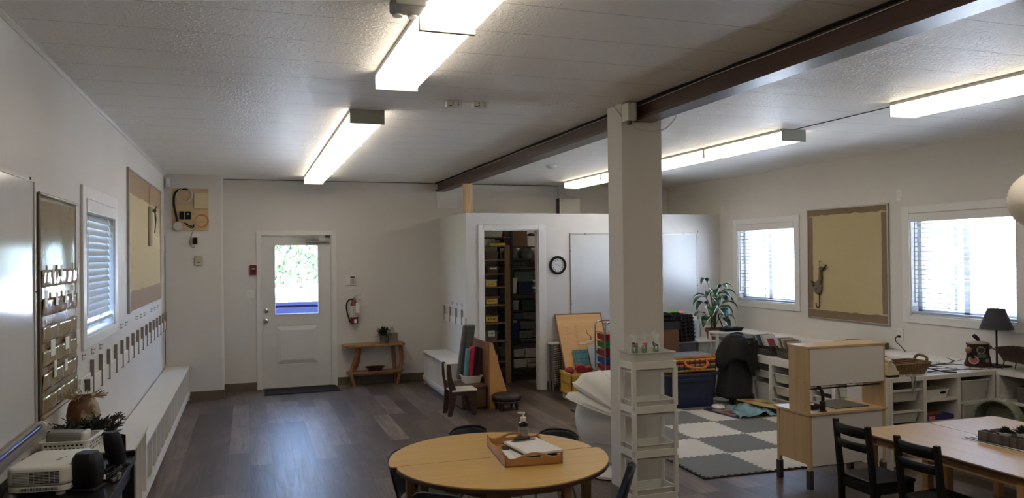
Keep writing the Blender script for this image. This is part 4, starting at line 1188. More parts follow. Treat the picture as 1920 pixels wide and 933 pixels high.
# book display seen from its back
t = thing('book_display', 'book display stand with brown hardboard back and tan sloped side panel', 'display stand', (2.7, 8.75, 0))
side = [(2.592, .0), (2.85, .0), (2.632, .752), (2.592, .752)]
for y in (8.405, 9.09): MB().prism(side, 'xz', y, y + .018).build('side_panel', MDF, t, bevel=.002)
MB().box(2.578, 2.592, 8.405, 9.108, .005, .752).build('back_panel', HARDB, t)
for f in (.05, .33, .56):
    xe = 2.85 - (2.85 - 2.632) * f / .752
    MB().box(2.592, xe - .01, 8.423, 9.09, f, f + .014).build('shelf', MDF, t)
    MB().box(xe - .02, xe - .008, 8.423, 9.09, f, f + .06).build('shelf_lip', MDF, t)
# small chair
t = thing('child_chair', 'small dark brown childs chair with cream seat in front of the wicker hamper', 'chair', (2.21, 8.27, 0))
def bk(y):
    m = MB()
    po = [(2.035, 0), (2.083, 0), (2.135, .20), (2.128, .30), (2.085, .42), (2.075, .55), (2.055, .572), (2.03, .565), (2.03, .43), (2.055, .28), (2.05, .16)]
    m.prism(po, 'xz', y, y + .028)
    return m
for y in (8.15, 8.37): bk(y).build('rear_side_board', DKWOOD, t, bevel=.006)
for y in (8.155, 8.365):
    MB().prism([(2.315, 0), (2.36, 0), (2.365, .265), (2.10, .265), (2.10, .225), (2.255, .215), (2.29, .13)], 'xz', y, y + .028).build('front_leg_board', DKWOOD, t, bevel=.005)
CREAM = mat('cream_seat', (206, 198, 178), .4, var=.03)
MB().prism(rrect(.30, .27, .03, 5, 2.225, 8.275), 'xy', .265, .283).build('seat', CREAM, t, bevel=.004)
MB().grid(lambda u, v: (2.068 + .025 * math.sin(PI * u) * .3 - .012 * v, 8.178 + .19 * u, .37 + .20 * v - .02 * (2 * u - 1) ** 2 * v), 8, 4).build('backrest', CREAM, t, solid=.016)
# footstool
t = thing('footstool', 'round footstool with dark brown padded top beside the display stand', 'stool', (2.76, 8.31, 0))
MB().lathe([(0, .11), (.15, .11), (.165, .12), (.172, .14), (.165, .165), (.13, .185), (.06, .193), (0, .195)], (2.76, 8.31, 0), 26).build('cushion', mat('dark_brown_leather', (44, 24, 22), .5, var=.2, vscale=18), t, smooth=.9)
MB().lathe([(0, .09), (.16, .09), (.166, .1), (.16, .112), (0, .112)], (2.76, 8.31, 0), 26).build('frame', mat('very_dark_wood', (28, 18, 16), .4), t, smooth=.5)
for i in range(4):
    a = PI / 4 + i * PI / 2
    MB().tube([(2.76 + .12 * math.cos(a), 8.31 + .12 * math.sin(a), .095), (2.76 + .128 * math.cos(a), 8.31 + .128 * math.sin(a), .05), (2.76 + .13 * math.cos(a), 8.31 + .13 * math.sin(a), .02), (2.76 + .135 * math.cos(a), 8.31 + .135 * math.sin(a), 0)], [.02, .022, .012, .016], 10).build('leg', bpy.data.materials['very_dark_wood'], t, smooth=.9)

# ---------------------------------------------------------------- partition front
t = thing('wall_clock', 'round black wall clock with roman numerals beside the closet doorway', 'clock', (3.83, 9.35, 1.61))
def fy(mb, c):
    mb.v = [(x + c[0], c[1] - y, z + c[2]) for x, y, z in mb.v]; return mb
CK = (3.828, 9.35, 1.612)
fy(MB().lathe([(.088, 0), (.118, 0), (.122, .01), (.116, .03), (.102, .036), (.09, .026), (.088, .012)], seg=36, axis='y', cap=False), CK).build('rim', BLACK, t, smooth=.6)
fy(MB().lathe([(0, .0), (.09, .0), (.09, .01), (0, .01)], seg=32, axis='y'), CK).build('dial', mat('clock_dial', (206, 206, 202), .3), t)
NUM = ['XII', 'I', 'II', 'III', 'IIII', 'V', 'VI', 'VII', 'VIII', 'IX', 'X', 'XI']
m = MB()
def stroke(m, cx, cz, a, u0, v0, u1, v1, w=.0016):
    ca, sa = math.cos(a), math.sin(a)
    def P(u, v): return (cx + u * ca + v * sa, cz - u * sa + v * ca)
    p, q = Vector(P(u0, v0)), Vector(P(u1, v1))
    d = (q - p).normalized(); n = Vector((-d.y, d.x)) * w
    m.add([(p.x - n.x, -.0108, p.y - n.y), (q.x - n.x, -.0108, q.y - n.y), (q.x + n.x, -.0108, q.y + n.y), (p.x + n.x, -.0108, p.y + n.y)], [(0, 1, 2, 3)])
for i, s_ in enumerate(NUM):
    a = i * PI / 6
    cx, cz = .068 * math.sin(a), .068 * math.cos(a)
    ww = {'I': .005, 'V': .009, 'X': .009}
    tot = sum(ww[c] for c in s_); u = -tot / 2
    for ch in s_:
        k = ww[ch]
        if ch == 'I': stroke(m, cx, cz, a, u + k / 2, -.009, u + k / 2, .009)
        elif ch == 'V': stroke(m, cx, cz, a, u + .001, .009, u + k / 2, -.009); stroke(m, cx, cz, a, u + k - .001, .009, u + k / 2, -.009, .0008)
        else: stroke(m, cx, cz, a, u + .001, .009, u + k - .001, -.009); stroke(m, cx, cz, a, u + k - .001, .009, u + .001, -.009, .0008)
        u += k
m.v = [(x + CK[0], y + CK[1], z + CK[2]) for x, y, z in m.v]
m.build('numerals', BLACKM, t)
def hand(ang, l, w, y):
    m = MB(); d = Vector((math.sin(ang), 0, math.cos(ang))); n = Vector((d.z, 0, -d.x)) * w
    m.add([Vector(CK) + Vector((0, -y, 0)) + v for v in (-d * .015 - n, d * l - n * .4, d * l + n * .4, -d * .015 + n)], [(0, 1, 2, 3)])
    return m
hand(math.radians(111), .042, .004, .0125).build('hour_hand', BLACKM, t, solid=.001)
hand(math.radians(288), .06, .0028, .0135).build('minute_hand', BLACKM, t, solid=.001)
fy(MB().lathe([(0, .024), (.09, .024), (.09, .0255), (0, .0255)], seg=32, axis='y'), CK).build('glass', film('clock_glass', (255, 255, 255), .05, .03), t)
t = thing('whiteboard', 'wide white board in a thin grey frame on the storage partition behind the column', 'whiteboard', (4.97, 9.35, .82))
MB().box(4.02, 5.92, 9.338, 9.35, .83, 2.02).build('surface', mat('partition_whiteboard', (198, 198, 195), .24, var=.01, spec=.35), t)
m = MB()
for r in ((4.005, 5.935, 2.012, 2.03), (4.005, 5.935, .82, .835), (4.005, 4.02, .835, 2.012), (5.92, 5.935, .835, 2.012)): m.box(r[0], r[1], 9.334, 9.35, r[2], r[3])
m.build('frame', ALU, t, bevel=.002)
m = MB()
for x, z in ((4.22, 2.021), (5.72, 2.021), (5.94, 2.045), (4.012, 1.8), (4.012, 1.1), (5.928, 1.3)): m.cbox((x, 9.333, z), (.011, .006, .011))
m.build('screws', BLACKM, t)

# ---------------------------------------------------------------- storage closet
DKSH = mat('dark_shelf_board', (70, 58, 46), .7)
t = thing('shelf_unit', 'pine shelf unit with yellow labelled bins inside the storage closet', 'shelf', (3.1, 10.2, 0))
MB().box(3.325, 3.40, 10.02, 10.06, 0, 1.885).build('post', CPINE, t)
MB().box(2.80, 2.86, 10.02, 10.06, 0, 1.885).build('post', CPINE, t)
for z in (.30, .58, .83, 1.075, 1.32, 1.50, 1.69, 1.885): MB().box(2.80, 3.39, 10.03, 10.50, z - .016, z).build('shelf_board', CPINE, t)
t = thing('shelf_unit', 'dark metal shelf unit packed with tubs inside the storage closet', 'shelf', (3.75, 10.4, 0))
for x in (3.43, 4.28):
    for y in (10.085, 10.66): MB().box(x, x + .03, y, y + .026, 0, 2.2).build('post', BLACKM, t)
SHZ = {y: at(950, 400 + y / 2.914, Y=10.13).z - .003 for y in (180, 257, 305, 440, 532, 707, 848)}
for z in SHZ.values(): MB().box(3.43, 4.31, 10.09, 10.69, z - .012, z).build('shelf_board', BLACKM, t)
YL = mat('yellow_label', (206, 176, 50), .6)
def tub(name, label, c, w, d, h, m, rim=True, lid=None, lab=None, group='tubs and boxes in the storage closet', cat='storage tub', tap=.9, solid=False, text=0):
    """c is the centre of the base"""
    t = thing(name, label, cat, c, 0, group)
    b = MB()
    if solid: b.prism(rrect(w, d, .008, 3, c[0], c[1]), 'xy', c[2], c[2] + h)
    else:
        open_box(b, w * tap, d * tap, w, d, h, .004, c)
        if rim: ring_rim(b, w + .014, d + .014, h - .012, .01, .014, c)
    b.build('body', m, t, smooth=.5)
    if lid:
        l = MB(); l.prism(rrect(w + .016, d + .016, .018, 4, c[0], c[1]), 'xy', c[2] + h, c[2] + h + .022); l.build('lid', lid, t, bevel=.004)
    if lab:
        lw, lh, lz = lab[:3]
        y = c[1] - d * (1 if solid else tap) / 2 - (0 if solid else d * (1 - tap) / 2 * (lz + lh) / h) - .003
        MB().box(c[0] - lw / 2, c[0] + lw / 2, y - .001, y, c[2] + lz, c[2] + lz + lh).build('label', lab[3], t)
        if text:
            q = random.Random(text); s_ = MB()
            for k in range(5):
                u = c[0] - lw * .3 + k * lw * .13
                s_.box(u, u + lw * .07, y - .0016, y - .001, c[2] + lz + lh * (.35 + .1 * q.random()), c[2] + lz + lh * (.5 + .2 * q.random()))
            s_.build('scribble', BLACKM, t)
    return t
def inbox(x0, y0, x1, y1, Y):
    a, b = at(x0, y1, Y=Y), at(x1, y0, Y=Y)
    return a.x, b.x, a.z, b.z
def closet(px, Y, base, dep, name, label, m, **k):
    """a tub whose front fills the pixel box px at depth Y and that stands on height base"""
    xa, xb, za, zb = inbox(*px, Y)
    if base is None: base = za
    return tub(name, label, ((xa + xb) / 2, Y + dep / 2, base + .0015), xb - xa, dep, max(.03, zb - base), m, **k)
Z7 = lambda a, b, c, d: (870 + a / 2.914, 400 + b / 2.914, 870 + c / 2.914, 400 + d / 2.914)
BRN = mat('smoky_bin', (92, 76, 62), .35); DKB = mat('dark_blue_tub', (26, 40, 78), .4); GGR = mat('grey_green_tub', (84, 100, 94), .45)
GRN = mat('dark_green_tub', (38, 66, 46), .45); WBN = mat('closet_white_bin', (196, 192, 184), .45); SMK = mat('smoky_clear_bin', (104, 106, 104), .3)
closet(Z7(100, 90, 215, 158), 10.05, 2.0, .40, 'plastic_tub', 'big grey white tub on top of the pine closet shelf', mat('grey_white_tub', (168, 164, 156), .4))
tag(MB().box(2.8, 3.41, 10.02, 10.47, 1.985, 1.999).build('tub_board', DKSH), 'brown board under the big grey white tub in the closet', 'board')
closet(Z7(140, 168, 226, 230), 10.05, 1.885, .30, 'picture_box', 'yellow box with a brown picture on the top pine closet shelf', mat('dull_yellow_box', (190, 176, 66), .55), solid=True, cat='box', lab=(.07, .05, .025, mat('brown_picture', (120, 84, 44), .6)))
closet(Z7(92, 180, 126, 230), 10.07, 1.885, .12, 'small_tub', 'small white tub beside the yellow picture box in the closet', WBN)
rowsL = [(1.69, [(Z7(118, 247, 192, 290), 'smoky brown bin with pale rim on the second pine shelf from the top', BRN, {})]),
         (1.50, [(Z7(128, 296, 194, 332), 'smoky bin with a white paper label below the brown bin', BRN, dict(lab=(.10, .03, .06, PAPER)))]),
         (1.32, [(Z7(118, 350, 182, 388), 'white bin with a yellow label on the fourth pine shelf', WBN, dict(lab=(.15, .06, .005, YL), text=3))]),
         (1.075, [(Z7(112, 392, 192, 430), 'bin with a yellow label and red lid on the pine shelf', BRN, dict(lab=(.16, .07, .01, YL), lid=mat('dull_red_lid', (130, 44, 30), .5), text=4))]),
         (.83, [(Z7(114, 488, 190, 528), 'bin with a wide yellow label below the red lidded bin', BRN, dict(lab=(.17, .075, .008, YL), text=5))]),
         (.58, [(Z7(112, 578, 188, 628), 'smoky bin with a printed white card low on the pine shelf', SMK, dict(lab=(.09, .08, .06, PAPER), text=6))]),
         (.30, [(Z7(112, 640, 190, 682), 'bin with a yellow scribbled label low on the pine shelf', BRN, dict(lab=(.18, .08, .01, YL), text=7))])]
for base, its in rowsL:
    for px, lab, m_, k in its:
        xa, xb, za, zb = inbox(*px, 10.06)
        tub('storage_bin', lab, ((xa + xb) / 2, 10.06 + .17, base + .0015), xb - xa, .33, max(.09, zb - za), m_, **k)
# right hand shelves
closet(Z7(216, 92, 345, 178), 10.13, SHZ[180], .40, 'wicker_chest', 'brown wicker chest on top of the dark closet shelf', WICK, solid=True, cat='chest')
closet(Z7(345, 125, 402, 182), 10.13, SHZ[180], .26, 'holed_basket', 'white basket with holes and blue cloth on top of the dark closet shelf', WBN, cat='basket')
xa, xb, za, zb = inbox(*Z7(352, 118, 392, 135), 10.2)
tag(MB().ball(((xa + xb) / 2, 10.24, zb), (.055, .08, .03), 12, 8).build('blue_cloth', mat('blue_cloth', (34, 36, 76), .9), smooth=1.), 'crumpled blue cloth in the white holed closet basket', 'cloth')
q = random.Random(12)
BAGM = mat('clear_crinkled_bag', (150, 160, 158), .12, alpha=.55, bump=1., bscale=14)
for px, lab in ((Z7(236, 182, 322, 256), 'left crinkled clear plastic bag on the dark closet shelf'), (Z7(322, 180, 404, 256), 'right crinkled clear plastic bag on the dark closet shelf')):
    xa, xb, za, zb = inbox(*px, 10.15)
    m = MB().ball((0, 0, 0), 1, 20, 12)
    m.v = [((xa + xb) / 2 + a * (xb - xa) / 2 * q.uniform(.86, .97), 10.36 + b * .18, SHZ[257] + .003 + max(0, (c + .7) * .115 * q.uniform(.9, 1.1))) for a, b, c in m.v]
    tag(m.build('plastic_bag', BAGM, smooth=.7), lab, 'bag')
for i in range(4):
    xa, xb, za, zb = inbox(*Z7(242 - 4 * i, 262, 330 + 12 * i, 300), 10.16)
    tag(MB().prism(rrect(xb - xa, .34, .03, 4, (xa + xb) / 2, 10.34), 'xy', SHZ[305] + .002 + (3 - i) * .026, SHZ[305] + .021 + (3 - i) * .026).build('tray', mat('closet_tray_%d' % i, (128 - 10 * i, 128 - 9 * i, 122 - 8 * i), .35), bevel=.005), '%s thin pale tray of the stack in the dark closet shelf' % ('top', 'second', 'third', 'bottom')[i], 'tray', 'trays stacked in the closet')
def stack(px, Y, dep, name, label, m_, cat='storage tub', **k):
    xa, xb, za, zb = inbox(*px, Y)
    return tub(name, label, ((xa + xb) / 2, Y + dep / 2, za + .0005), xb - xa, dep, zb - za - .001 - (.024 if k.get('lid') else 0), m_, cat=cat, **k)
# px boxes measured at the front of each tub; each stands on the board or tub below it
items = [
 ((297, 374, 377, 439), 'plastic_tub', 'dark blue tub below the grey green tub in the closet', DKB, {}),
 ((273, 316, 381, 373), 'plastic_tub', 'grey green tub with paper on the dark closet shelf', GGR, {}),
 ((238, 352, 292, 439), 'paper_caddy', 'tall white paper caddy beside the dark blue closet tub', WBN, dict(cat='caddy')),
 ((379, 400, 404, 439), 'lidded_tub', 'small lidded tub lowest at the right closet edge', SMK, dict(lid=WBN)),
 ((379, 362, 404, 392), 'lidded_tub', 'small lidded tub upper at the right closet edge', SMK, dict(lid=WBN)),
 ((228, 474, 304, 531), 'slatted_basket', 'grey slatted basket with red things in the closet', MGREY, dict(cat='basket')),
 ((318, 472, 404, 531), 'plastic_tub', 'dark green tub beside the slatted closet basket', GRN, {}),
 ((234, 646, 302, 706), 'plastic_tub', 'lower of two stacked navy tubs in the closet', DKB, {}),
 ((234, 588, 306, 645), 'plastic_tub', 'upper of two stacked navy tubs in the closet', DKB, dict(lab=(.09, .03, .12, PAPER))),
 ((234, 543, 322, 578), 'lidded_box', 'blue box with red print above the navy closet tubs', mat('mid_blue_box', (50, 80, 104), .5), dict(solid=True, cat='box', lab=(.16, .02, .06, mat('red_print', (150, 50, 50), .5)))),
 ((310, 684, 404, 706), 'flat_tray', 'flat pale tray under the smoky clear bins in the closet', SMK, dict(cat='tray')),
 ((305, 638, 378, 682), 'clear_bin', 'smoky clear bin low on the dark closet shelf', SMK, dict(lid=SMK)),
 ((308, 587, 404, 630), 'clear_bin', 'wide smoky clear bin in the middle of the stack', SMK, dict(lid=SMK)),
 ((322, 534, 404, 577), 'clear_bin', 'smoky clear bin at the top of the stack', SMK, dict(lid=SMK)),
 ((242, 792, 350, 846), 'white_bin', 'white bin lower left on the closet floor stack', WBN, {}),
 ((228, 740, 336, 788), 'white_bin', 'tilted white bin upper left on the closet floor stack', WBN, {}),
 ((350, 818, 404, 842), 'cream_basket', 'lower cream slotted basket at the right of the closet floor', mat('cream_basket', (180, 170, 146), .5), dict(cat='basket')),
 ((350, 790, 404, 815), 'cream_basket', 'upper cream slotted basket at the right of the closet floor', bpy.data.materials['cream_basket'] if 'cream_basket' in bpy.data.materials else WBN, dict(cat='basket')),
 ((338, 733, 404, 787), 'white_bin', 'white bin upper right on the closet floor stack', WBN, {}),
]
for px, nm_, lab, m_, k in items: stack(Z7(*px), 10.13, .38, nm_, lab, m_, **k)
q = random.Random(6)
xa, xb, za, zb = inbox(*Z7(234, 455, 300, 478), 10.2)
for i in range(6):
    tag(MB().ball((xa + .03 + i * (xb - xa - .06) / 5, 10.26 + .03 * (i % 2), za + .012), (.03, .05, .028), 10, 7).build('toy_piece', mat('toy_%d' % i, ((150, 60, 56), (170, 150, 140), (130, 50, 60), (160, 120, 110), (110, 60, 60), (170, 150, 130))[i], .6), smooth=1.),
        'small coloured piece in the grey slatted closet basket', 'toy', 'red and pale pieces in the slatted basket')
for i in range(7):
    x = at(870 + (226 + i * 3.4) / 2.914, 520, Y=10.16).x
    z0_ = SHZ[440] + .001
    tag(MB().box(x - .006, x + .006, 10.14, 10.42, z0_, z0_ + .38 + .03 * math.sin(i * 2)).build('magazine', mat('magazine_%d' % i, ((150, 140, 130), (60, 60, 70), (120, 50, 50), (160, 158, 150), (50, 70, 60), (130, 120, 80), (90, 90, 96))[i], .5)),
        'upright magazine left of the tall white caddy in the closet', 'magazine', 'magazines standing in the closet')
# ---------------------------------------------------------------- middle ground by the partition
# leaning wooden board with faint pencil marks
t = thing('wooden_board', 'honey wooden board leaning against the partition with faint pencil writing', 'board', (4.05, 9.2, 0))
BO = Matrix.Translation((3.765, 9.312, .975)) @ Matrix.Rotation(-.45, 4, 'X')
def bo(mb): mb.M = BO; return mb
BW = .66
bo(MB().__class__()).box(0, BW, 0, .012, -.86, 0) if False else None
m = bo(MB()); m.box(.012, BW - .012, .004, .014, -1.06, -.012); m.build('panel', wood('board_panel', (196, 150, 92), (208, 164, 106), .5, 'x', 6), t)
m = bo(MB())
for r in ((0, BW, 0, .02, -.014, 0), (0, .014, 0, .02, -1.06, -.014), (BW - .014, BW, 0, .02, -1.06, -.014)): m.box(*r)
m.build('edge_frame', mat('board_edge', (120, 84, 46), .5), t)
wr = bo(MB())
q = random.Random(15)
def word(mb, s, x, z, h, gap):
    # thin vertical pencil letters running down the board
    G = {'A': [(0, 0, .5, 1), (.5, 1, 1, 0), (.2, .4, .8, .4)], 'n': [(0, 0, 0, .6), (0, .5, .5, .6), (.5, .6, .6, 0)], 'd': [(.6, 1, .6, 0), (.6, .5, .1, .5), (.1, .5, .1, 0), (.1, 0, .6, 0)],
         'e': [(0, .3, .6, .3), (.6, .3, .5, .6), (.5, .6, .1, .5), (.1, .5, 0, .1), (0, .1, .6, 0)], 'r': [(0, 0, 0, .6), (0, .4, .4, .6)], 's': [(.5, .6, .1, .5), (.1, .5, .5, .2), (.5, .2, 0, 0)],
         'o': [(.1, .1, .1, .5), (.1, .5, .5, .5), (.5, .5, .5, .1), (.5, .1, .1, .1)], '1': [(.3, 0, .3, 1)], '2': [(0, .8, .5, 1), (.5, 1, .5, .6), (.5, .6, 0, 0), (0, 0, .6, 0)], '7': [(0, 1, .6, 1), (.6, 1, .2, 0)], 'x': [(0, 0, .5, .6), (0, .6, .5, 0)]}
    u = 0
    for ch in s:
        for a, b, c, d in G[ch]:
            p, r_ = Vector((x + b * h, -.0, z - u - a * h * .8)), Vector((x + d * h, 0, z - u - c * h * .8))
            dr = (r_ - p).normalized(); n = Vector((-dr.z, 0, dr.x)) * .0014
            mb.add([p - n + Vector((0, .0035, 0)), r_ - n + Vector((0, .0035, 0)), r_ + n + Vector((0, .0035, 0)), p + n + Vector((0, .0035, 0))], [(0, 1, 2, 3)])
        u += gap
word(wr, 'Anderson', .235, -.15, .05, .046)
word(wr, 'xo127', .12, -.19, .035, .04)
word(wr, 'r1so', .07, -.18, .03, .05)
wr.build('pencil_writing', mat('pencil', (128, 94, 56), .8), t)
# low stand with patterned cloths
t = thing('cloth_stand', 'small stand with white top and patterned brown cloths by the closet casing', 'stand', (3.76, 9.2, 0))
MB().prism(rrect(.20, .15, .03, 4, 3.76, 9.25), 'xy', .595, .62).build('stand_top', PLAS, t, bevel=.005)
for x in (3.69, 3.83):
    for y in (9.20, 9.31): MB().box(x - .01, x + .01, y - .01, y + .01, 0, .595).build('leg', MGREY, t)
PATT = stripes('zigzag_cloth', ((64, 56, 52), (150, 138, 122), (84, 72, 66), (176, 164, 146)), 2, .055, .9)
for i, x in enumerate((3.685, 3.72, 3.765, 3.805)):
    MB().grid(lambda u, v: (x + .03 * u + .006 * math.sin(v * 9 + i), 9.165 + .02 * i + .010 * math.sin(u * 6 + v * 3), .07 + .51 * v), 5, 10).build('cloth', PATT, t, solid=.006, smooth=1.)
# teal cutting mat and wrapped sheet in front of the board
m = MB(); m.M = Matrix.Translation((3.905, 8.808, .004)) @ Matrix.Rotation(-.45, 4, 'X'); m.box(0, .20, 0, .004, 0, .585)
tl_ = mat('teal_mat_lines', (62, 112, 112), .6)
nt_ = tl_.node_tree; bk_ = nt_.nodes.new('ShaderNodeTexBrick'); bk_.offset = 0
bk_.inputs['Scale'].default_value = 1; bk_.inputs['Brick Width'].default_value = .07; bk_.inputs['Row Height'].default_value = .07; bk_.inputs['Mortar Size'].default_value = .0025
bk_.inputs['Color1'].default_value = bk_.inputs['Color2'].default_value = lin((66, 118, 118)); bk_.inputs['Mortar'].default_value = lin((38, 74, 76))
tc_ = nt_.nodes.new('ShaderNodeTexCoord'); sp_ = nt_.nodes.new('ShaderNodeSeparateXYZ'); cb_ = nt_.nodes.new('ShaderNodeCombineXYZ')
nt_.links.new(tc_.outputs['Object'], sp_.inputs[0]); nt_.links.new(sp_.outputs[0], cb_.inputs[0]); nt_.links.new(sp_.outputs[2], cb_.inputs[1])
nt_.links.new(cb_.outputs[0], bk_.inputs['Vector']); nt_.links.new(bk_.outputs[0], nt_.nodes['Principled BSDF'].inputs['Base Color'])
tag(m.build('cutting_mat', tl_), 'teal ruled cutting mat leaning in front of the wooden board', 'cutting mat')
t = thing('wrapped_sheet', 'clear wrapped sheet with grey leaf shapes beside the teal mat', 'wrapped sheet', (4.12, 8.97, .2))
m = MB(); m.M = Matrix.Translation((4.118, 8.80, .004)) @ Matrix.Rotation(-.45, 4, 'X')
m.box(0, .22, 0, .003, 0, .62); m.build('sheet', mat('grey_sheet', (140, 150, 150), .5, var=.2, vscale=9), t)
m = MB(); m.M = Matrix.Translation((4.115, 8.796, .004)) @ Matrix.Rotation(-.45, 4, 'X')
m.grid(lambda u, v: (.226 * u, -.008 - .006 * math.sin(u * 9 + v * 7), .63 * v), 12, 14); m.build('film', FROST, t, smooth=1.)
m = MB(); m.M = Matrix.Translation((4.115, 8.796, .23)) @ Matrix.Rotation(-.45, 4, 'X') @ Matrix.Translation((0, .0987, 0)) if False else Matrix.Translation((4.115, 8.903, .226)) @ Matrix.Rotation(-.45, 4, 'X')
for x, z, r in ((.10, .30, .035), (.16, .31, .03), (.11, .23, .03), (.17, .24, .035), (.14, .27, .02)): m.ball((x, -.002, z), (r, .004, r * .8), 10, 6)
m.build('leaf_shapes', mat('slate_leaf', (44, 56, 58), .6), t, smooth=1.)
t = thing('clothes_hanger', 'white plastic clothes hanger hooked above the wrapped sheet', 'hanger', (4.13, 9.06, .60))
MB().tube([(4.00, 9.06, .60), (4.26, 9.06, .615), (4.20, 9.06, .645), (4.00, 9.06, .61)], .006, 6, True).build('frame', PLAS, t, smooth=.8)
MB().tube(smooth_path([(4.16, 9.06, .64), (4.165, 9.07, .69), (4.14, 9.09, .715), (4.125, 9.11, .74), (4.135, 9.13, .77)]), .004, 6).build('hook', BLACK, t, smooth=.8)
# coloured drawer trolley
t = thing('drawer_trolley', 'chrome trolley with seven coloured drawers beside the column', 'drawer trolley', (4.30, 8.72, 0))
for y in (8.60, 8.88):
    for x in (4.085, 4.455): pass
    MB().tube(smooth_path([(4.085, y, .03), (4.085, y, .40), (4.085, y, .82), (4.10, y, .90), (4.16, y, .925), (4.38, y, .925), (4.44, y, .90), (4.455, y, .82), (4.455, y, .40), (4.455, y, .03)], 5), .011, 8).build('chrome_frame', CHROME, t, smooth=.8)
for z in (.06, .80):
    m = MB()
    for x in (4.085, 4.455): m.tube([(x, 8.60, z), (x, 8.88, z)], .008, 8)
    m.build('cross_bar', CHROME, t, smooth=.8)
for i, c in enumerate(((150, 30, 36), (30, 110, 44), (128, 24, 40), (34, 62, 140), (150, 36, 56), (26, 20, 28), (92, 22, 28))):
    z = .70 - i * .094
    dm = mat('trolley_drawer_%d' % i, c, .25, var=.05, alpha=1)
    m = MB().prism([(8.615, z + .075), (8.605, z + .082), (8.605, z + .07), (8.62, z), (8.87, z), (8.875, z + .078)], 'yz', 4.105, 4.435)
    dr = m.build('drawer', dm, t, bevel=.004)
    for x in (4.19, 4.35) if False else (4.27 if i % 2 else 4.245,):
        m = MB().ball((x, 8.598, z + .045), .012, 10, 6); m.build('knob', CHROME, dr, smooth=1.)
    m = MB()
    for x in (4.092, 4.44): m.box(x, x + .01, 8.60, 8.88, z + .076, z + .082)
    m.build('runner', CHROME, t)
for x in (4.085, 4.455):
    for y in (8.60, 8.88): MB().lathe([(0, -.01), (.028, -.01), (.028, .01), (0, .01)], (x, y, .028), 14, axis='x').build('caster', BLACK, t, smooth=.6)
t.location.y -= .16; t.location.x -= .02
# yellow crate with red heart and odd things
t = thing('crate', 'yellow plastic slotted crate behind the white canopy chair', 'crate', (3.80, 8.58, 0))
def crate(t, x0, x1, y0, y1, z0, z1, m_):
    th = .009
    b = MB().box(x0, x1, y0, y1, z0, z0 + th)
    b.build('bottom', m_, t)
    H = z1 - z0
    for nm_, fn in (('side', lambda mb, u0, u1, a, b: mb.box(x0 + (x1 - x0) * u0, x0 + (x1 - x0) * u1, y0, y0 + th, z0 + H * a, z0 + H * b)),
                    ('side', lambda mb, u0, u1, a, b: mb.box(x0 + (x1 - x0) * u0, x0 + (x1 - x0) * u1, y1 - th, y1, z0 + H * a, z0 + H * b)),
                    ('end', lambda mb, u0, u1, a, b: mb.box(x0, x0 + th, y0 + (y1 - y0) * u0, y0 + (y1 - y0) * u1, z0 + H * a, z0 + H * b)),
                    ('end', lambda mb, u0, u1, a, b: mb.box(x1 - th, x1, y0 + (y1 - y0) * u0, y0 + (y1 - y0) * u1, z0 + H * a, z0 + H * b))):
        mb = MB()
        for a, b in ((0, .12), (.48, .58), (.84, 1)): fn(mb, 0, 1, a, b)
        for i in range(12): fn(mb, i / 11.5, i / 11.5 + .035, .12, .84) if i < 11 else fn(mb, .965, 1, .12, .84)
        mb.build(nm_, m_, t)
    m = MB(); ring_rim(m, x1 - x0 + .024, y1 - y0 + .024, 0, .014, .022, ((x0 + x1) / 2, (y0 + y1) / 2, z1 - .022)); m.build('rim', m_, t)
crate(t, 3.60, 4.02, 8.40, 8.74, .07, .335, YCRATE)
tag(MB().box(3.62, 4.0, 8.41, 8.73, .001, .068).build('floor_box', PLASD, bevel=.006), 'low pale box on the floor under the yellow crate', 'box')
hp = [(.16 * math.sin(a) ** 3 * .62, .01 * (13 * math.cos(a) - 5 * math.cos(2 * a) - 2 * math.cos(3 * a) - math.cos(4 * a)) * .62) for a in [2 * PI * i / 40 for i in range(40)]]
m = MB(); m.M = Matrix.Translation((3.82, 8.52, .335)) @ Matrix.Rotation(.45, 4, 'X') @ Matrix.Rotation(.3, 4, 'Y')
m.prism([(x * 1.25, z * 1.05) for x, z in hp], 'xz', 0, .05)
tag(m.build('heart_cushion', mat('red_heart', (150, 44, 50), .6, var=.08), bevel=.018, seg=3), 'red heart shaped cushion in the yellow crate', 'cushion')
q = random.Random(21)
for i, (x, y, c) in enumerate(((3.92, 8.66, (150, 130, 120)), (3.98, 8.52, (130, 120, 110)), (3.70, 8.68, (150, 60, 58)))):
    m = MB().ball((x, y, .33), (.06, .05, .05), 12, 8)
    m.v = [(a + q.uniform(-.006, .006), b, c_ + q.uniform(-.006, .006)) for a, b, c_ in m.v]
    tag(m.build('soft_toy', mat('soft_toy_%d' % i, c, .9, var=.15, vscale=20), smooth=1.), ('beige crumpled soft toy behind the red heart cushion', 'grey crumpled soft toy at the crate end by the canopy chair', 'small red soft toy behind the red heart cushion')[i], 'soft toy')

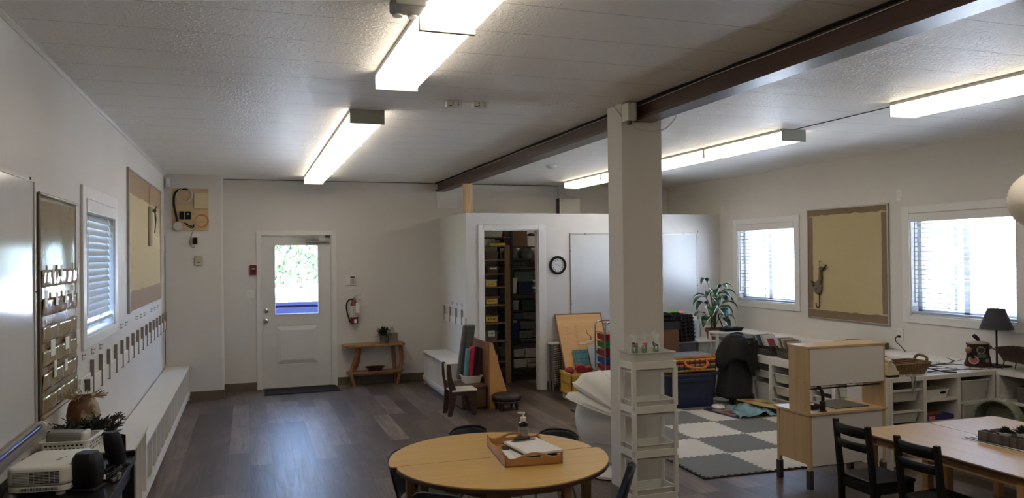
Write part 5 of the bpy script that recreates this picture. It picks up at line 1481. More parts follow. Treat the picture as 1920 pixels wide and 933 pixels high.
# canopy egg chair behind the column
t = thing('egg_chair', 'white egg chair with pull down fabric canopy behind the column', 'chair', (2.78, 5.62, 0))
MB().lathe([(0, .0), (.27, .0), (.30, .012), (.30, .03), (.27, .05), (.12, .075), (.06, .09), (0, .09)], (2.80, 5.62, 0), 36).build('swivel_base', PLAS, t, smooth=.7)
SHC = Vector((2.84, 5.66, .09))
def shell(u, v):
    a = PI * (.36 + 1.28 * (1 - u)) + .55       # open side towards the left front
    r = .14 + .215 * math.sin(PI * (.08 + .62 * v))
    k = .30 + .7 * math.sin(u * PI) ** .7
    z = .56 * v * k
    return (SHC.x + r * math.cos(a - PI * .0) * .98, SHC.y + r * math.sin(a), SHC.z + z)
MB().grid(lambda u, v: shell(u, v), 30, 14).build('shell', PLAS, t, solid=.014, smooth=1.)
MB().tube([shell(i / 30, 1) for i in range(31)], .012, 8).build('shell_rim', PLAS, t, smooth=.9)
MB().lathe([(0, .0), (.20, .0), (.25, .03), (.26, .06), (.22, .085), (0, .10)], (2.80, 5.62, .22), 26).build('seat_cushion', mat('canopy_seat', (206, 200, 194), .8), t, smooth=.8)
APX = [(0., 2.350, .630), (.10, 2.385, .655), (.26, 2.475, .668), (.30, 2.432, .690), (.42, 2.415, .735), (.6, 2.49, .795), (.8, 2.64, .825), (1., 2.86, .80)]
def hood(u, v):
    # fan of ribs between two pivots; apex of each rib follows APX, two lobes with a crease between
    for (a0, x0_, z0_), (a1, x1_, z1_) in zip(APX, APX[1:]):
        if v <= a1 + 1e-9:
            f = (v - a0) / (a1 - a0); ax, az = x0_ + (x1_ - x0_) * f, z0_ + (z1_ - z0_) * f
            break
    s_, c_ = math.sin(PI * u), math.cos(PI * u)
    C0 = Vector((2.86, 5.66, .44)); hv = Vector((-.03, -.33, -.01))
    A = Vector((ax, 5.56, az))
    p = C0 + hv * c_ + (A - C0) * s_ ** (.85 if v > .05 else .95)
    w_ = .012 * math.sin(v * PI * 7) * s_ * (1 - s_ * .5)
    return (p.x - w_, p.y, p.z + w_)
MB().grid(hood, 30, 28).build('canopy', HOODF, t, solid=.004, smooth=.9)
for v_ in (0, .26, .42, .8): MB().tube([hood(i / 26, v_) for i in range(27)], .006, 6).build('canopy_rib', HOODF, t, smooth=.9)

# ---------------------------------------------------------------- white tower and its contents
t = thing('shelf_tower', 'white plastic four tier shelf tower beside the column', 'shelf tower', (2.49, 4.53, 0))
TX0, TX1, TY0, TY1 = 2.326, 2.655, 4.43, 4.635
LV = (.195, .48, .765, 1.05)
for z in LV:
    m = MB()
    m.box(TX0, TX1, TY0, TY1, z - .05, z - .045)
    ring_rim(m, TX1 - TX0, TY1 - TY0, z - .05, .006, .05, ((TX0 + TX1) / 2, (TY0 + TY1) / 2, 0), 0, .025)
    m.build('tray', PLAS, t, bevel=.0015)
    m = MB(); ring_rim(m, TX1 - TX0 - .02, TY1 - TY0 - .02, z - .073, .005, .023, ((TX0 + TX1) / 2, (TY0 + TY1) / 2, 0), 0, .02); m.build('tray_skirt', PLASD, t)
for i in range(4):
    lo, hi = (0 if i == 0 else LV[i - 1] - .006), LV[i] - .05
    for x in (TX0 + .013, TX1 - .013):
        for y in (TY0 + .013, TY1 - .013): MB().prism(rrect(.03, .026, .006, 3, x, y), 'xy', lo, hi).build('post', PLAS, t, bevel=.002)
FRO = mat('frosted_tray', (214, 214, 206), .25, var=.02, alpha=.85)
for i, z in enumerate(LV):
    b = z - .044
    w_, d_ = (.30, .17) if i < 3 else (.315, .20)
    c = ((TX0 + TX1) / 2 + (.0 if i < 3 else -.005), (TY0 + TY1) / 2, b)
    tt = thing('plastic_tray', 'frosted white tray on the %s tier of the white shelf tower' % ('lowest', 'second lowest', 'second highest', 'top')[i], 'tray', c, 0, 'trays on the shelf tower')
    th_ = .075 if i < 3 else .102
    m = open_box(MB(), w_ - .03, d_ - .02, w_, d_, th_, .003, c); ring_rim(m, w_ + .012, d_ + .012, th_ - .004, .008, .005, c); m.build('tray', FRO, tt, smooth=.5)
q = random.Random(31)
BITS = [mat('bit_%d' % i, c, .5) for i, c in enumerate(((160, 70, 62), (180, 150, 140), (70, 78, 70), (190, 120, 110), (52, 54, 60), (190, 176, 150)))]
def bits(z, xs, n, lab, grp, zz=.012):
    for i in range(n):
        x = TX0 + .05 + xs[0] + (xs[1] - xs[0]) * i / max(1, n - 1); y = TY0 + .06 + .08 * (i % 2) * .9
        m = MB().cbox((x, y, z + zz), (.032, .022, .02), (0, 0, i * 1.3))
        tag(m.build('craft_piece', BITS[(i * 5 + int(z * 10)) % 6], bevel=.006), lab, 'craft piece', grp)
bits(LV[1] - .040, (.0, .21), 7, 'small craft piece lying in the tray on the second lowest tower tier', 'craft pieces on the second lowest tier')
bits(LV[3] - .040, (.0, .20), 5, 'small craft piece at the bottom of the top tower tray', 'craft pieces in the top tray', .01)
bits(LV[2] - .040, (.05, .16), 3, 'small craft piece lying in the tray on the second highest tower tier', 'craft pieces on the second highest tier', .01)
for i, (x, c, lab) in enumerate(((2.405, (84, 60, 52), 'brown topped gift bag, left of three on the shelf tower'), (2.475, (200, 70, 100), 'pink topped gift bag, middle of three on the shelf tower'), (2.558, (70, 52, 40), 'dark bow gift bag, right of three on the shelf tower'))):
    t = thing('gift_bag', lab, 'gift bag', (x, 4.545, 1.032), 0, 'cellophane gift bags on the shelf tower')
    q = random.Random(40 + i)
    z0 = 1.032
    m = MB()
    for k in range(16):
        a = q.uniform(0, 6.28)
        m.tube([(x + q.uniform(-.014, .014), 4.545 + q.uniform(-.012, .012), z0), (x + .020 * math.cos(a), 4.545 + .014 * math.sin(a), z0 + q.uniform(.07, .115))], .0035, 5)
    m.build('green_sticks', mat('gift_green_%d' % i, (60, 112, 80), .5, var=.25, vscale=60), t)
    MB().box(x - .028, x - .022, 4.54, 4.55, z0, z0 + .10).build('yellow_stick', mat('gift_yellow_%d' % i, (200, 180, 70), .5), t)
    m = MB()
    for k in range(9): m.ball((x + q.uniform(-.016, .016), 4.545 + q.uniform(-.012, .012), z0 + .115 + q.uniform(-.012, .014)), .009, 8, 5)
    m.build('top_ornament', mat('gift_top_%d' % i, c, .6), t, smooth=1.)
    pr = [(.034, z0), (.037, z0 + .05), (.034, z0 + .10), (.016, z0 + .135), (.010, z0 + .142), (.022, z0 + .17), (.034, z0 + .185)]
    m = MB().lathe(pr, (x, 4.545, 0), 18, cap=False, sy=.8)
    m.v = [(a + q.uniform(-.004, .004), b + q.uniform(-.004, .004), c_ + q.uniform(-.004, .004) + (.02 if k % 18 in (3, 4, 11) and c_ > z0 + .16 else 0)) for k, (a, b, c_) in enumerate(m.v)]
    m.build('cellophane', CLEAR, t)

# ---------------------------------------------------------------- back right corner
# cardboard box / dark display with crates on top
t = thing('cardboard_box', 'tall brown cardboard box behind the column by the wide white board', 'box', (4.66, 8.1, 0))
MB().box(4.48, 4.81, 7.98, 8.35, .001, .92).build('carton', CARD, t, bevel=.004)
MB().box(4.47, 4.82, 7.97, 8.36, .86, .945).build('dark_lid', mat('dark_brown_lid', (40, 30, 26), .6), t, bevel=.004)
t = thing('folded_crate', 'black folding crates piled on and beside the cardboard box', 'crate', (4.9, 8.1, .9))
m = MB()
m.box(4.60, 4.98, 8.0, 8.30, .947, .96)
for i in range(9): m.box(4.60 + .045 * i, 4.612 + .045 * i, 8.0, 8.02, .95, 1.02).box(4.60 + .045 * i, 4.612 + .045 * i, 8.28, 8.30, .95, 1.02)
m.box(4.60, 4.98, 8.0, 8.015, 1.0, 1.02).box(4.60, 4.98, 8.285, 8.30, 1.0, 1.02)
m.prism([(4.58, .95), (4.60, 1.07), (4.72, 1.04), (4.72, .95)], 'xz', 8.0, 8.02)
m.build('flat_crate', BLACK, t)
m = MB()
m.M = Matrix.Translation((4.855, 8.0, .695)) @ Matrix.Rotation(-.09, 4, 'Y')
m.box(.0, .02, 0, .30, 0, .31).box(.0, .20, .28, .30, 0, .31).box(.16, .18, 0, .30, 0, .31).box(0, .18, 0, .30, 0, .015)
for i in range(7): m.box(.02, .17, -.004, .012, .03 + i * .042, .052 + i * .042)
for i in range(6): m.box(.18, .2, .01, .29, .03 + i * .045, .05 + i * .045)
m.box(.05, .075, -.012, .0, 0, .32).box(.11, .13, -.012, 0, 0, .31)
m.build('upright_crate', BLACKM, t)
HOOPM = mat('lime_hoop', (112, 160, 46), .35, var=.06)
m = MB().tube([(5.0 + .16 * math.cos(a), 8.32 + .05 * math.cos(a), .845 + .17 * math.sin(a)) for a in [2 * PI * i / 30 for i in range(30)]], .014, 8, True)
tag(m.build('hoop', HOOPM, smooth=.9), 'lime green hoop standing behind the black crates', 'hoop')
m = MB().tube(smooth_path([(4.72, 8.1, 1.035), (4.80, 8.12, 1.05), (4.90, 8.14, 1.045)]), .016, 8)
tag(m.build('hose_piece', HOOPM, smooth=.9), 'lime green tube lying on top of the black crates', 'tube')
tag(MB().grid(lambda u, v: (4.88 + .10 * u, 8.05 + .08 * v, 1.035 + .012 * math.sin(u * 4) + .01 * v), 6, 4).build('pink_note', mat('pink_paper', (220, 90, 140), .7), solid=.0015), 'bright pink paper on top of the black crates', 'paper')
t = thing('clear_tub', 'grey clear tub under the upright black crate', 'storage tub', (5.0, 8.25, .0))
m = open_box(MB(), .22, .28, .26, .32, .24, .004, (4.98, 8.22, .452)); m.build('tub', mat('grey_clear_tub', (104, 110, 122), .25, var=.15, vscale=7), t, smooth=.5)
m = MB(); ring_rim(m, .28, .34, .225, .012, .014, (4.98, 8.22, .452)); m.build('rim', PLASD, t)
t = thing('clear_tub', 'frosted tub with pale lid between the grey tub and the white stool', 'storage tub', (5.2, 8.22, .45))
m = open_box(MB(), .15, .26, .17, .28, .21, .004, (5.215, 8.20, .452)); m.build('tub', mat('frost_tub', (168, 174, 174), .3), t, smooth=.5)
MB().prism(rrect(.20, .30, .02, 4, 5.215, 8.20), 'xy', .665, .685).build('lid', PLASD, t, bevel=.004)
tag(MB().box(4.83, 5.32, 8.02, 8.38, .001, .448).build('storage_crate', mat('dark_store_box', (44, 40, 38), .7), bevel=.006), 'dark low box under the clear tubs beside the cardboard box', 'box')
t = thing('clear_folder', 'clear plastic folder with blue print behind the lime hoop', 'folder', (5.2, 8.3, .685))
MB().box(5.13, 5.26, 8.25, 8.256, .6865, .93).build('film', FROST, t)
MB().prism([(5.15, .70), (5.22, .70), (5.235, .80), (5.19, .90), (5.16, .86)], 'xz', 8.258, 8.26).build('blue_print', mat('blue_print', (84, 130, 190), .5), t)
tag(MB().box(5.10, 5.25, 8.29, 8.30, .6865, .97).build('white_board_piece', PAPER), 'white card standing behind the clear folder and lime hoop', 'card')
# plant on a low white table
t = thing('low_table', 'white low table with dark open shelves under the tall variegated plant', 'table', (5.85, 8.9, 0))
MB().box(5.40, 5.96, 8.62, 9.18, .585, .605).build('table_top', WHITE, t, bevel=.003)
for y in (8.63, 9.15): MB().box(5.42, 5.94, y, y + .018, 0, .585).build('side_panel', WHITE, t)
for z in (.12, .34): MB().box(5.42, 5.94, 8.648, 9.15, z, z + .016).build('shelf', mat('dark_inner_shelf', (34, 30, 28), .7), t)
MB().box(5.93, 5.94, 8.648, 9.15, .0, .585).build('back_panel', bpy.data.materials['dark_inner_shelf'], t)
t = thing('potted_plant', 'tall variegated leafy plant in a terracotta pot beside the far right window', 'potted plant', (5.83, 8.78, .605))
PX, PY, PZ = 5.835, 8.82, .606
MB().lathe([(0, 0), (.075, 0), (.098, .10), (.11, .10), (.115, .145), (.104, .145), (.095, .12), (0, .12)], (PX, PY, PZ), 24).build('pot', TERRA, t, smooth=.5)
MB().lathe([(0, .118), (.095, .118), (.09, .124), (0, .126)], (PX, PY, PZ), 20).build('soil', SOIL, t)
q = random.Random(17)
cane = MB()
for dx, dy, h in ((-.02, 0, .30), (.03, .01, .36), (.0, -.03, .42)):
    cane.tube(smooth_path([(PX + dx, PY + dy, PZ + .11), (PX + dx * 1.4, PY + dy, PZ + .11 + h * .5), (PX + dx * 2.2, PY + dy * 2, PZ + .11 + h)]), [.016 - .010 * i / 12 for i in range(13)], 7)
cane.build('cane', STEM, t, smooth=.9)
def pleaf(base, az, l, w, el, dr):
    d = Vector((math.cos(az), math.sin(az), 0))
    sd = Vector((-d.y, d.x, 0))
    mid = []
    n = 9
    p = Vector(base)
    e = el
    for i in range(n + 1):
        mid.append(p.copy())
        p = p + (d * math.cos(e) + Vector((0, 0, math.sin(e)))) * (l / n)
        e -= dr / n
    def lim(v): return Vector((min(v.x, 6.22), min(v.y, 9.30), v.z))
    body, edge = MB(), MB()
    def wid(t): return w * math.sin(PI * t ** .75) ** .8 * (1 + .07 * math.sin(t * 16))
    L, Rr, Lo, Ro = [], [], [], []
    for i, m_ in enumerate(mid):
        t_ = i / n
        a = wid(t_) if 0 < i < n else .002
        up_ = Vector((0, 0, a * .28))
        L.append(lim(m_ + sd * a * .78 + up_)); Rr.append(lim(m_ - sd * a * .78 + up_)); Lo.append(lim(m_ + sd * a + up_ * 1.15)); Ro.append(lim(m_ - sd * a + up_ * 1.15))
    mid = [lim(m_) for m_ in mid]
    k = n + 1
    body.add(mid + L + Rr, [(i, i + 1, k + i + 1, k + i) for i in range(n)] + [(i + 1, i, 2 * k + i, 2 * k + i + 1) for i in range(n)])
    edge.add(L + Lo + Rr + Ro, [(i, i + 1, k + i + 1, k + i) for i in range(n)] + [(2 * k + i, 2 * k + i + 1, 3 * k + i + 1, 3 * k + i) for i in range(n)])
    lf = body.build('leaf', LEAFP, t, smooth=1.2, solid=.0015)
    edge.build('leaf_margin', LEAFW, lf, smooth=1.2, solid=.0018)
stalks = MB()
view = math.atan2(-8.78, -5.8)
LVS = [(-2.9, .26, .075, .7, 2.3, .30), (-2.2, .26, .078, .4, 2.2, .26), (-1.5, .26, .08, .3, 2.2, .24), (-.9, .26, .076, .4, 2.1, .26), (-.3, .27, .076, .6, 2.1, .30),
       (-3.0, .26, .06, .2, 1.4, .40), (-2.4, .22, .06, .7, 2.0, .44), (-1.8, .22, .066, .7, 2.6, .36), (-1.1, .24, .07, .7, 2.2, .42), (-.4, .27, .074, .8, 2.2, .44),
       (-2.7, .22, .045, 1.1, 2.9, .60), (-.6, .25, .07, .9, 2.4, .52), (-.2, .24, .07, .5, 2.0, .38), (-2.6, .26, .075, .2, 1.8, .14), (-1.3, .25, .075, .1, 1.8, .12), (.4, .22, .06, .6, 2., .36), (2.4, .22, .06, .7, 2., .4),
       (-.7, .25, .07, .1, 1.9, .17), (-2.0, .24, .07, .9, 2.7, .46), (-1.4, .2, .055, 1.2, 2.6, .50), (-3.1, .24, .06, .5, 2.2, .18)]
for az, l, w_, el, dr, h in LVS:
    r0 = .07 + .07 * q.random() + (.08 if h > .68 else 0)
    b0 = Vector((PX, PY, PZ + h * .72))
    b1 = Vector((PX + math.cos(az) * r0, PY + math.sin(az) * r0 * .8, PZ + h + .16))
    b1.x = min(b1.x, 6.15); b1.y = min(b1.y, 9.2)
    stalks.tube(smooth_path([b0, (b0 + b1) / 2 + Vector((0, 0, .03)), b1], 4), .0045, 5)
    pleaf(b1, az, l, w_, el, dr)
stalks.build('leaf_stalk', STEM, t, smooth=.9)
# white stool with black tray
t = thing('side_stool', 'white square stool carrying a black tray beside the potted plant', 'stool', (5.56, 8.40, 0))
MB().prism(rrect(.36, .22, .04, 5, 5.70, 8.37), 'xy', .735, .758).build('stool_top', PLAS, t, bevel=.006)
MB().box(5.54, 5.86, 8.28, 8.46, .70, .735).build('apron', PLAS, t)
for x in (5.54, 5.86):
    for y in (8.29, 8.45): MB().box(x - .016, x + .016, y - .016, y + .016, 0, .735).build('leg', PLAS, t, bevel=.004)
t = thing('black_tray', 'black shallow tray on the white stool', 'tray', (5.66, 8.40, .76))
m = open_box(MB(), .26, .14, .29, .165, .042, .005, (5.79, 8.37, .7585)); ring_rim(m, .305, .18, .034, .01, .008, (5.79, 8.37, .7585)); m.build('tray', BLACK, t, smooth=.5)
m = MB().ball((5.75, 8.37, .785), (.08, .05, .036), 14, 8); q = random.Random(1)
m.v = [(a + q.uniform(-.008, .008), b, c_ + q.uniform(-.008, .008)) for a, b, c_ in m.v]
tag(m.build('black_cloth', FABBLK, smooth=1.), 'crumpled black cloth in the tray on the white stool', 'cloth')
tag(MB().tube(smooth_path([(5.72, 8.42, .77), (5.70, 8.44, .86), (5.67, 8.45, .93), (5.675, 8.45, .965), (5.70, 8.45, .972), (5.72, 8.45, .955)]), .007, 7).build('cane_handle', BLACK, smooth=.9), 'thin black curved handle rising behind the black tray', 'handle')
# blue tote and striped cooler
t = thing('storage_tote', 'large navy blue storage tote on the foam mats', 'storage tub', (4.72, 7.75, .012))
m = MB()
k = rrect(.58, .36, .04, 5); k2 = rrect(.66, .42, .05, 5); n = len(k)
m.add([(x + 4.715, y + 7.75, .013) for x, y in k] + [(x + 4.715, y + 7.75, .37) for x, y in k2], [tuple(range(n))[::-1]] + [(i, (i + 1) % n, n + (i + 1) % n, n + i) for i in range(n)])
m.build('body', TOTE, t, smooth=.5)
MB().prism(rrect(.72, .47, .05, 5, 4.715, 7.75), 'xy', .368, .40).build('lid', TOTE, t, bevel=.008)
MB().box(4.45, 4.98, 7.528, 7.56, .30, .345).build('band', TOTE, t, bevel=.006)
ST = stripes('cooler_stripes', ((170, 60, 36), (196, 178, 52), (36, 32, 36), (60, 92, 104), (206, 120, 50), (40, 34, 40), (160, 44, 44), (190, 170, 60)), 2, .16, .7)
ORG = mat('orange_strap', (206, 110, 42), .6, var=.08)
t = thing('cooler_bag', 'striped cooler bag with orange handle on the blue tote', 'cooler bag', (4.72, 7.75, .40))
MB().prism(rrect(.68, .40, .06, 5, 4.72, 7.76), 'xy', .402, .575).build('body', ST, t, bevel=.03, seg=3)
m = MB()
for i in range(10): m.box(4.41 + i * .068, 4.417 + i * .068, 7.556, 7.562, .43, .55)
for i in range(6): m.box(4.378, 4.384, 7.60 + i * .058, 7.607 + i * .058, .43, .55)
m.build('dark_checks', mat('dark_check', (36, 32, 34), .7), t)
MB().prism(rrect(.62, .36, .06, 5, 4.72, 7.76), 'xy', .574, .592).build('top_panel', mat('grey_top', (120, 122, 124), .6), t, bevel=.01)
MB().tube([(x + 4.72, y + 7.76, .575) for x, y in rrect(.66, .39, .06, 5)], .009, 6, True).build('piping', ORG, t, smooth=.9)
MB().tube(smooth_path([(4.62, 7.555, .535), (4.63, 7.52, .49), (4.72, 7.50, .465), (4.84, 7.50, .465), (4.90, 7.53, .50), (4.90, 7.555, .53)]), .014, 8).build('handle', ORG, t, smooth=.9)
# black shopping trolley with jacket
t = thing('shopping_trolley', 'black wheeled shopping trolley with a black jacket draped on it', 'trolley', (5.30, 7.72, .012))
m = MB()
secs = []
for i in range(8):
    v = i / 7
    w_, d_ = .36 - .06 * v, .27 - .07 * v
    secs.append([(5.28 + x + .03 * v, 7.66 + y - .02 * v, .10 + .60 * v) for x, y in rrect(w_, d_, .05, 4)])
k = len(secs[0])
m.add([p for s_ in secs for p in s_], [tuple(range(k))[::-1], tuple(range(7 * k, 8 * k))] + [(j * k + i, j * k + (i + 1) % k, (j + 1) * k + (i + 1) % k, (j + 1) * k + i) for j in range(7) for i in range(k)])
m.build('bag', FABBLK, t, smooth=.8)
def jack(u, v):
    a = 2 * PI * u
    r = .06 + .15 * v ** .7
    z = .80 - .30 * v ** 1.6 + .02 * math.sin(5 * a) * v + (-.12 * v if math.cos(a) > .3 else 0)
    f_ = .016 * v * math.sin(6 * a + 1) + .010 * v * math.sin(11 * a + 3 * v)
    return (5.30 + (r + f_) * 1.12 * math.cos(a) - .03 * v, 7.62 + (r + f_) * .92 * math.sin(a), z + .05 * v * v * math.sin(3 * a + .6) + .025 * (1 - v) * math.cos(a - .8))
MB().grid(jack, 36, 10).build('jacket', mat('black_jacket', (14, 14, 15), .85, var=.2, vscale=16), t, solid=.008, smooth=1.2)
MB().ball((5.30, 7.62, .785), (.085, .075, .03), 12, 6).build('jacket_collar', bpy.data.materials['black_jacket'], t, smooth=1.)
MB().grid(lambda u, v: (5.40 + .07 * u + .01 * math.sin(8 * v), 7.49 - .02 * v + .012 * math.sin(6 * u), .74 - .33 * v), 5, 10).build('jacket_sleeve', bpy.data.materials['black_jacket'], t, solid=.03, smooth=1.2)
MB().box(5.15, 5.45, 7.52, 7.80, .075, .10).build('frame', BLACKM, t)
for x in (5.20, 5.44): MB().lathe([(0, -.016), (.055, -.016), (.062, 0), (.055, .016), (0, .016)], (x, 7.56, .075), 20, axis='x').build('wheel', BLACK, t, smooth=.6)
t.location.x += .035; t.location.y -= .02
# wall ledge along the right wall, storage units
struct(MB().box(5.955, XR, 4.84, 9.33, .70, .735).box(5.965, XR, 4.84, 9.33, 0, .70).build('ledge', WHITE, bevel=.003), 'white boxed ledge along the right wall under the windows', 'ledge')
def frame_unit(name, label, xf, xb, y0, y1, h, face):
    """open drawer frame with three columns, front on xf facing -x"""
    t = thing(name, label, 'storage rack', ((xf + xb) / 2, (y0 + y1) / 2, 0))
    MB().box(xf, xb, y0, y1, h - .03, h).build('frame_top', WHITE, t, bevel=.002)
    MB().box(xf - .003, xf + .02, y0 + .001, y1 - .001, h - .075, h - .0305).build('front_rail', WHITE, t)
    for i in range(4):
        y = y0 + (y1 - y0 - .02) * i / 3
        MB().box(xf, xb - .013, y, y + .02, 0, h - .0305).build('upright', WHITE, t)
        if 0 < i < 3 or i in (0, 3):
            for z in (.10, .24, .38):
                m = MB()
                if i > 0: m.box(xf + .015, xb - .02, y - .012, y, z, z + .01)
                if i < 3: m.box(xf + .015, xb - .02, y + .02, y + .032, z, z + .01)
                m.build('runner', WHITE, t)
    MB().box(xb - .012, xb, y0, y1, .01, h - .03).build('back_panel', PLASD, t)
    MB().box(xf + .001, xb - .013, y0 + .02, y1 - .02, .02, .035).build('base_board', WHITE, t)
    return t
Y1, Y2, Y3, Y4 = 8.24, 7.275, 6.285, 5.315
frame_unit('storage_rack', 'white storage rack behind the black shopping trolley', 5.55, 5.952, Y2 + .006, Y1, .56, -1)
frame_unit('storage_rack', 'white storage rack between the trolley and the play kitchen, book baskets on top', 5.55, 5.952, Y3 + .006, Y2, .56, -1)
frame_unit('storage_rack', 'white storage rack seen through the play kitchen opening', 5.55, 5.952, Y4, Y3, .56, -1)
def bin_(c, w, d, h, label, m_=TRANS, rz=0., name='storage_bin', group='white drawer bins in the storage units'):
    """tapered drawer bin; local -y is the front"""
    t = thing(name, label, 'storage bin', c, rz, group)
    b = open_box(MB(), w * .84, d * .9, w, d, h, .003, (0, 0, 0)); b.build('bin', m_, t, smooth=.5, local=True)
    r = MB(); ring_rim(r, w + .013, d + .012, h - .012, .009, .014, (0, 0, 0)); r.build('rim', m_, t, local=True, bevel=.003)
    return t
cols = []
def col(y0, y1, k): 
    w = (y1 - y0 - .02) / 3
    return y0 + .02 + w * k + (w - .02) / 2
def rowbins(y0, y1, k, spec, where):
    yc = col(y0, y1, k)
    for n_, (z, h) in enumerate(spec):
        bin_((5.74, yc, z - h + .0235), .262, .36, h, 'white drawer bin, %s in %s' % (('topmost', 'second', 'third')[n_] if len(spec) > 1 else 'only one', where), TRANS, -PI / 2)
rowbins(Y2, Y1, 0, ((.38, .085), (.24, .20)), 'the rack column right of the trolley')
rowbins(Y2, Y1, 1, ((.38, .085), (.24, .20)), 'the rack column behind the trolley')
rowbins(Y3, Y2, 2, ((.38, .10), (.24, .10), (.10, .075)), 'the first column under the book baskets')
rowbins(Y3, Y2, 1, ((.38, .10), (.24, .10), (.10, .075)), 'the middle column beside the play kitchen edge')
rowbins(Y3, Y2, 0, ((.38, .10), (.24, .10), (.10, .075)), 'the column left in the play kitchen opening')
rowbins(Y4, Y3, 2, ((.38, .10), (.10, .075)), 'the column right in the play kitchen opening')
# book baskets and books
BBK = mat('dark_taupe_basket', (58, 54, 52), .5, var=.06)
BK = [mat('book_%d' % i, c, .5) for i, c in enumerate(((196, 190, 182), (150, 146, 140), (60, 62, 70), (176, 166, 150), (110, 100, 90), (40, 60, 100), (170, 140, 110), (90, 92, 96)))]
def bbasket(c, label, rz, books, w=.34, d=.26, h=.115):
    t = thing('book_basket', label, 'basket', c, rz, 'book baskets on the storage racks')
    b = open_box(MB(), w * .88, d * .88, w, d, h, .005, (0, 0, 0)); ring_rim(b, w + .014, d + .014, h - .014, .01, .014, (0, 0, 0)); b.build('basket', BBK, t, smooth=.5, local=True)
    hb = MB(); holes_rows(hb, w * .9, d * .9, .03, .02, 3, 9, 7, .014, .009, (0, 0, 0), taper=.0055); hb.build('hole_pattern', mat('basket_holes', (120, 116, 110), .8) if 'basket_holes' not in bpy.data.materials else bpy.data.materials['basket_holes'], t, local=True)
    M = Matrix.Translation(c) @ Matrix.Rotation(rz, 4, 'Z')
    for x, tilt, L, th, mi, lab in books:
        L += .045; m = MB(); m.M = M @ Matrix.Translation((x + .035, -.0, .012)) @ Matrix.Rotation(-tilt * .8, 4, 'Y')
        m.box(0, th, -d * .36, d * .36, 0, L)
        if 'cover' in lab or 'squiggles' in lab:
            cvm = MB(); cvm.M = m.M
            if 'cover' in lab: cvm.box(th, th + .0006, -d * .20, d * .20, L * .38, L * .80)
            else:
                for k in range(5): cvm.box(th, th + .0006, -d * .24 + k * .03, -d * .24 + k * .03 + .012, L * (.35 + .07 * k), L * (.47 + .08 * k))
        o = m.build('picture_book', BK[mi] if isinstance(mi, int) else mi, bevel=.002)
        if 'cover' in lab or 'squiggles' in lab:
            cvm.build('cover_picture', mat('cover_art_%d' % len(bpy.data.materials), (150, 60, 76) if 'cover' in lab else (74, 62, 58), .45, var=.5, vscale=12), o)
        tag(o, lab, 'book', 'books in the dark baskets')
PKB = mat('pink_green_cover', (196, 190, 190), .4)
def cover(o, c, M, pts, y):
    pass
bbasket((5.75, 7.55, .5615), 'dark taupe book basket nearer the trolley', -PI / 2 + .08, [(-.13, .5, .16, .012, 2, 'dark thin book at the trolley end of the basket'), (-.09, .55, .18, .010, 1, 'grey thin book leaning in the basket near the trolley'), (-.05, .6, .19, .008, 7, 'slate thin book leaning in the basket near the trolley'),
    (-.01, .62, .19, .012, 5, 'blue backed book leaning in the basket near the trolley'), (.03, .66, .20, .010, 3, 'beige book leaning in the basket near the trolley'), (.07, .7, .20, .010, PKB, 'white book with pink and green cover in the basket')])
bbasket((5.76, 7.13, .5615), 'dark taupe book basket nearer the play kitchen', -PI / 2 - .05, [(-.14, .55, .18, .012, 0, 'large pale book with dark squiggles leaning in the basket'), (-.09, .6, .18, .010, 4, 'brown book in the basket near the play kitchen'), (-.04, .62, .18, .012, 3, 'beige book in the basket near the play kitchen'),
    (.01, .65, .17, .012, 4, 'tan brown book in the basket near the play kitchen'), (.06, .7, .16, .012, 6, 'orange tan book in the basket near the play kitchen')])
t = thing('toy_bin', 'dark grey rounded bin on the rack behind the trolley jacket', 'bin', (5.75, 7.95, .56))
MB().prism(rrect(.30, .34, .06, 5, 5.78, 7.98), 'xy', .5615, .70).build('bin', DGREY, t, bevel=.02, seg=3)
MB().prism(rrect(.31, .35, .06, 5, 5.78, 7.98), 'xy', .70, .73).build('lid', DGREY, t, bevel=.012)
t = thing('game_box', 'green jungle print game box on the white ledge behind the play kitchen', 'box', (6.16, 6.5, .735))
MB().box(6.10, 6.26, 6.28, 6.72, .7365, .80).build('box', mat('jungle_print', (66, 92, 56), .45, var=.6, vscale=22), t, bevel=.002)
MB().box(6.10, 6.26, 6.74, 6.775, .7365, .785).build('dark_end', BLACK, t)
# magazines and plastic bag on the mats
t = thing('poster_bag', 'pale blue plastic bag of posters and mats lying on the floor', 'plastic bag', (5.1, 7.2, .012))
q = random.Random(51)
BGP = [(5.02, 7.86), (5.14, 7.88), (5.24, 7.50), (5.36, 7.02), (5.30, 6.86), (5.08, 6.84), (4.86, 6.98), (4.82, 7.2), (4.90, 7.6)]
def bagf(u, v):
    a = Vector((5.02 + .02 * u, 7.86 - .02 * u)); 
    x = 4.84 + .44 * u + .16 * v; y = 6.84 + .60 * v - .02 * u
    z = .016 + .075 * math.sin(PI * u) ** .6 * math.sin(PI * min(1, v + .08)) ** .5 + .013 * math.sin(13 * u + 5 * v) + .011 * math.sin(9 * v - 7 * u) + .007 * math.sin(21 * u - 17 * v)
    return (x + .015 * math.sin(11 * v), y + .015 * math.sin(9 * u), max(.0145, z))
MB().grid(bagf, 26, 30).build('bag', mat('aqua_plastic', (120, 156, 164), .14, var=.2, vscale=8, bump=.6, bscale=16), t, smooth=1.1)
MB().prism([(5.20, 7.42), (5.48, 7.36), (5.53, 6.72), (5.30, 6.76), (5.22, 7.1)], 'xy', .088, .096).build('play_mat', mat('patchwork_mat', (176, 152, 96), .6, var=.1), t)
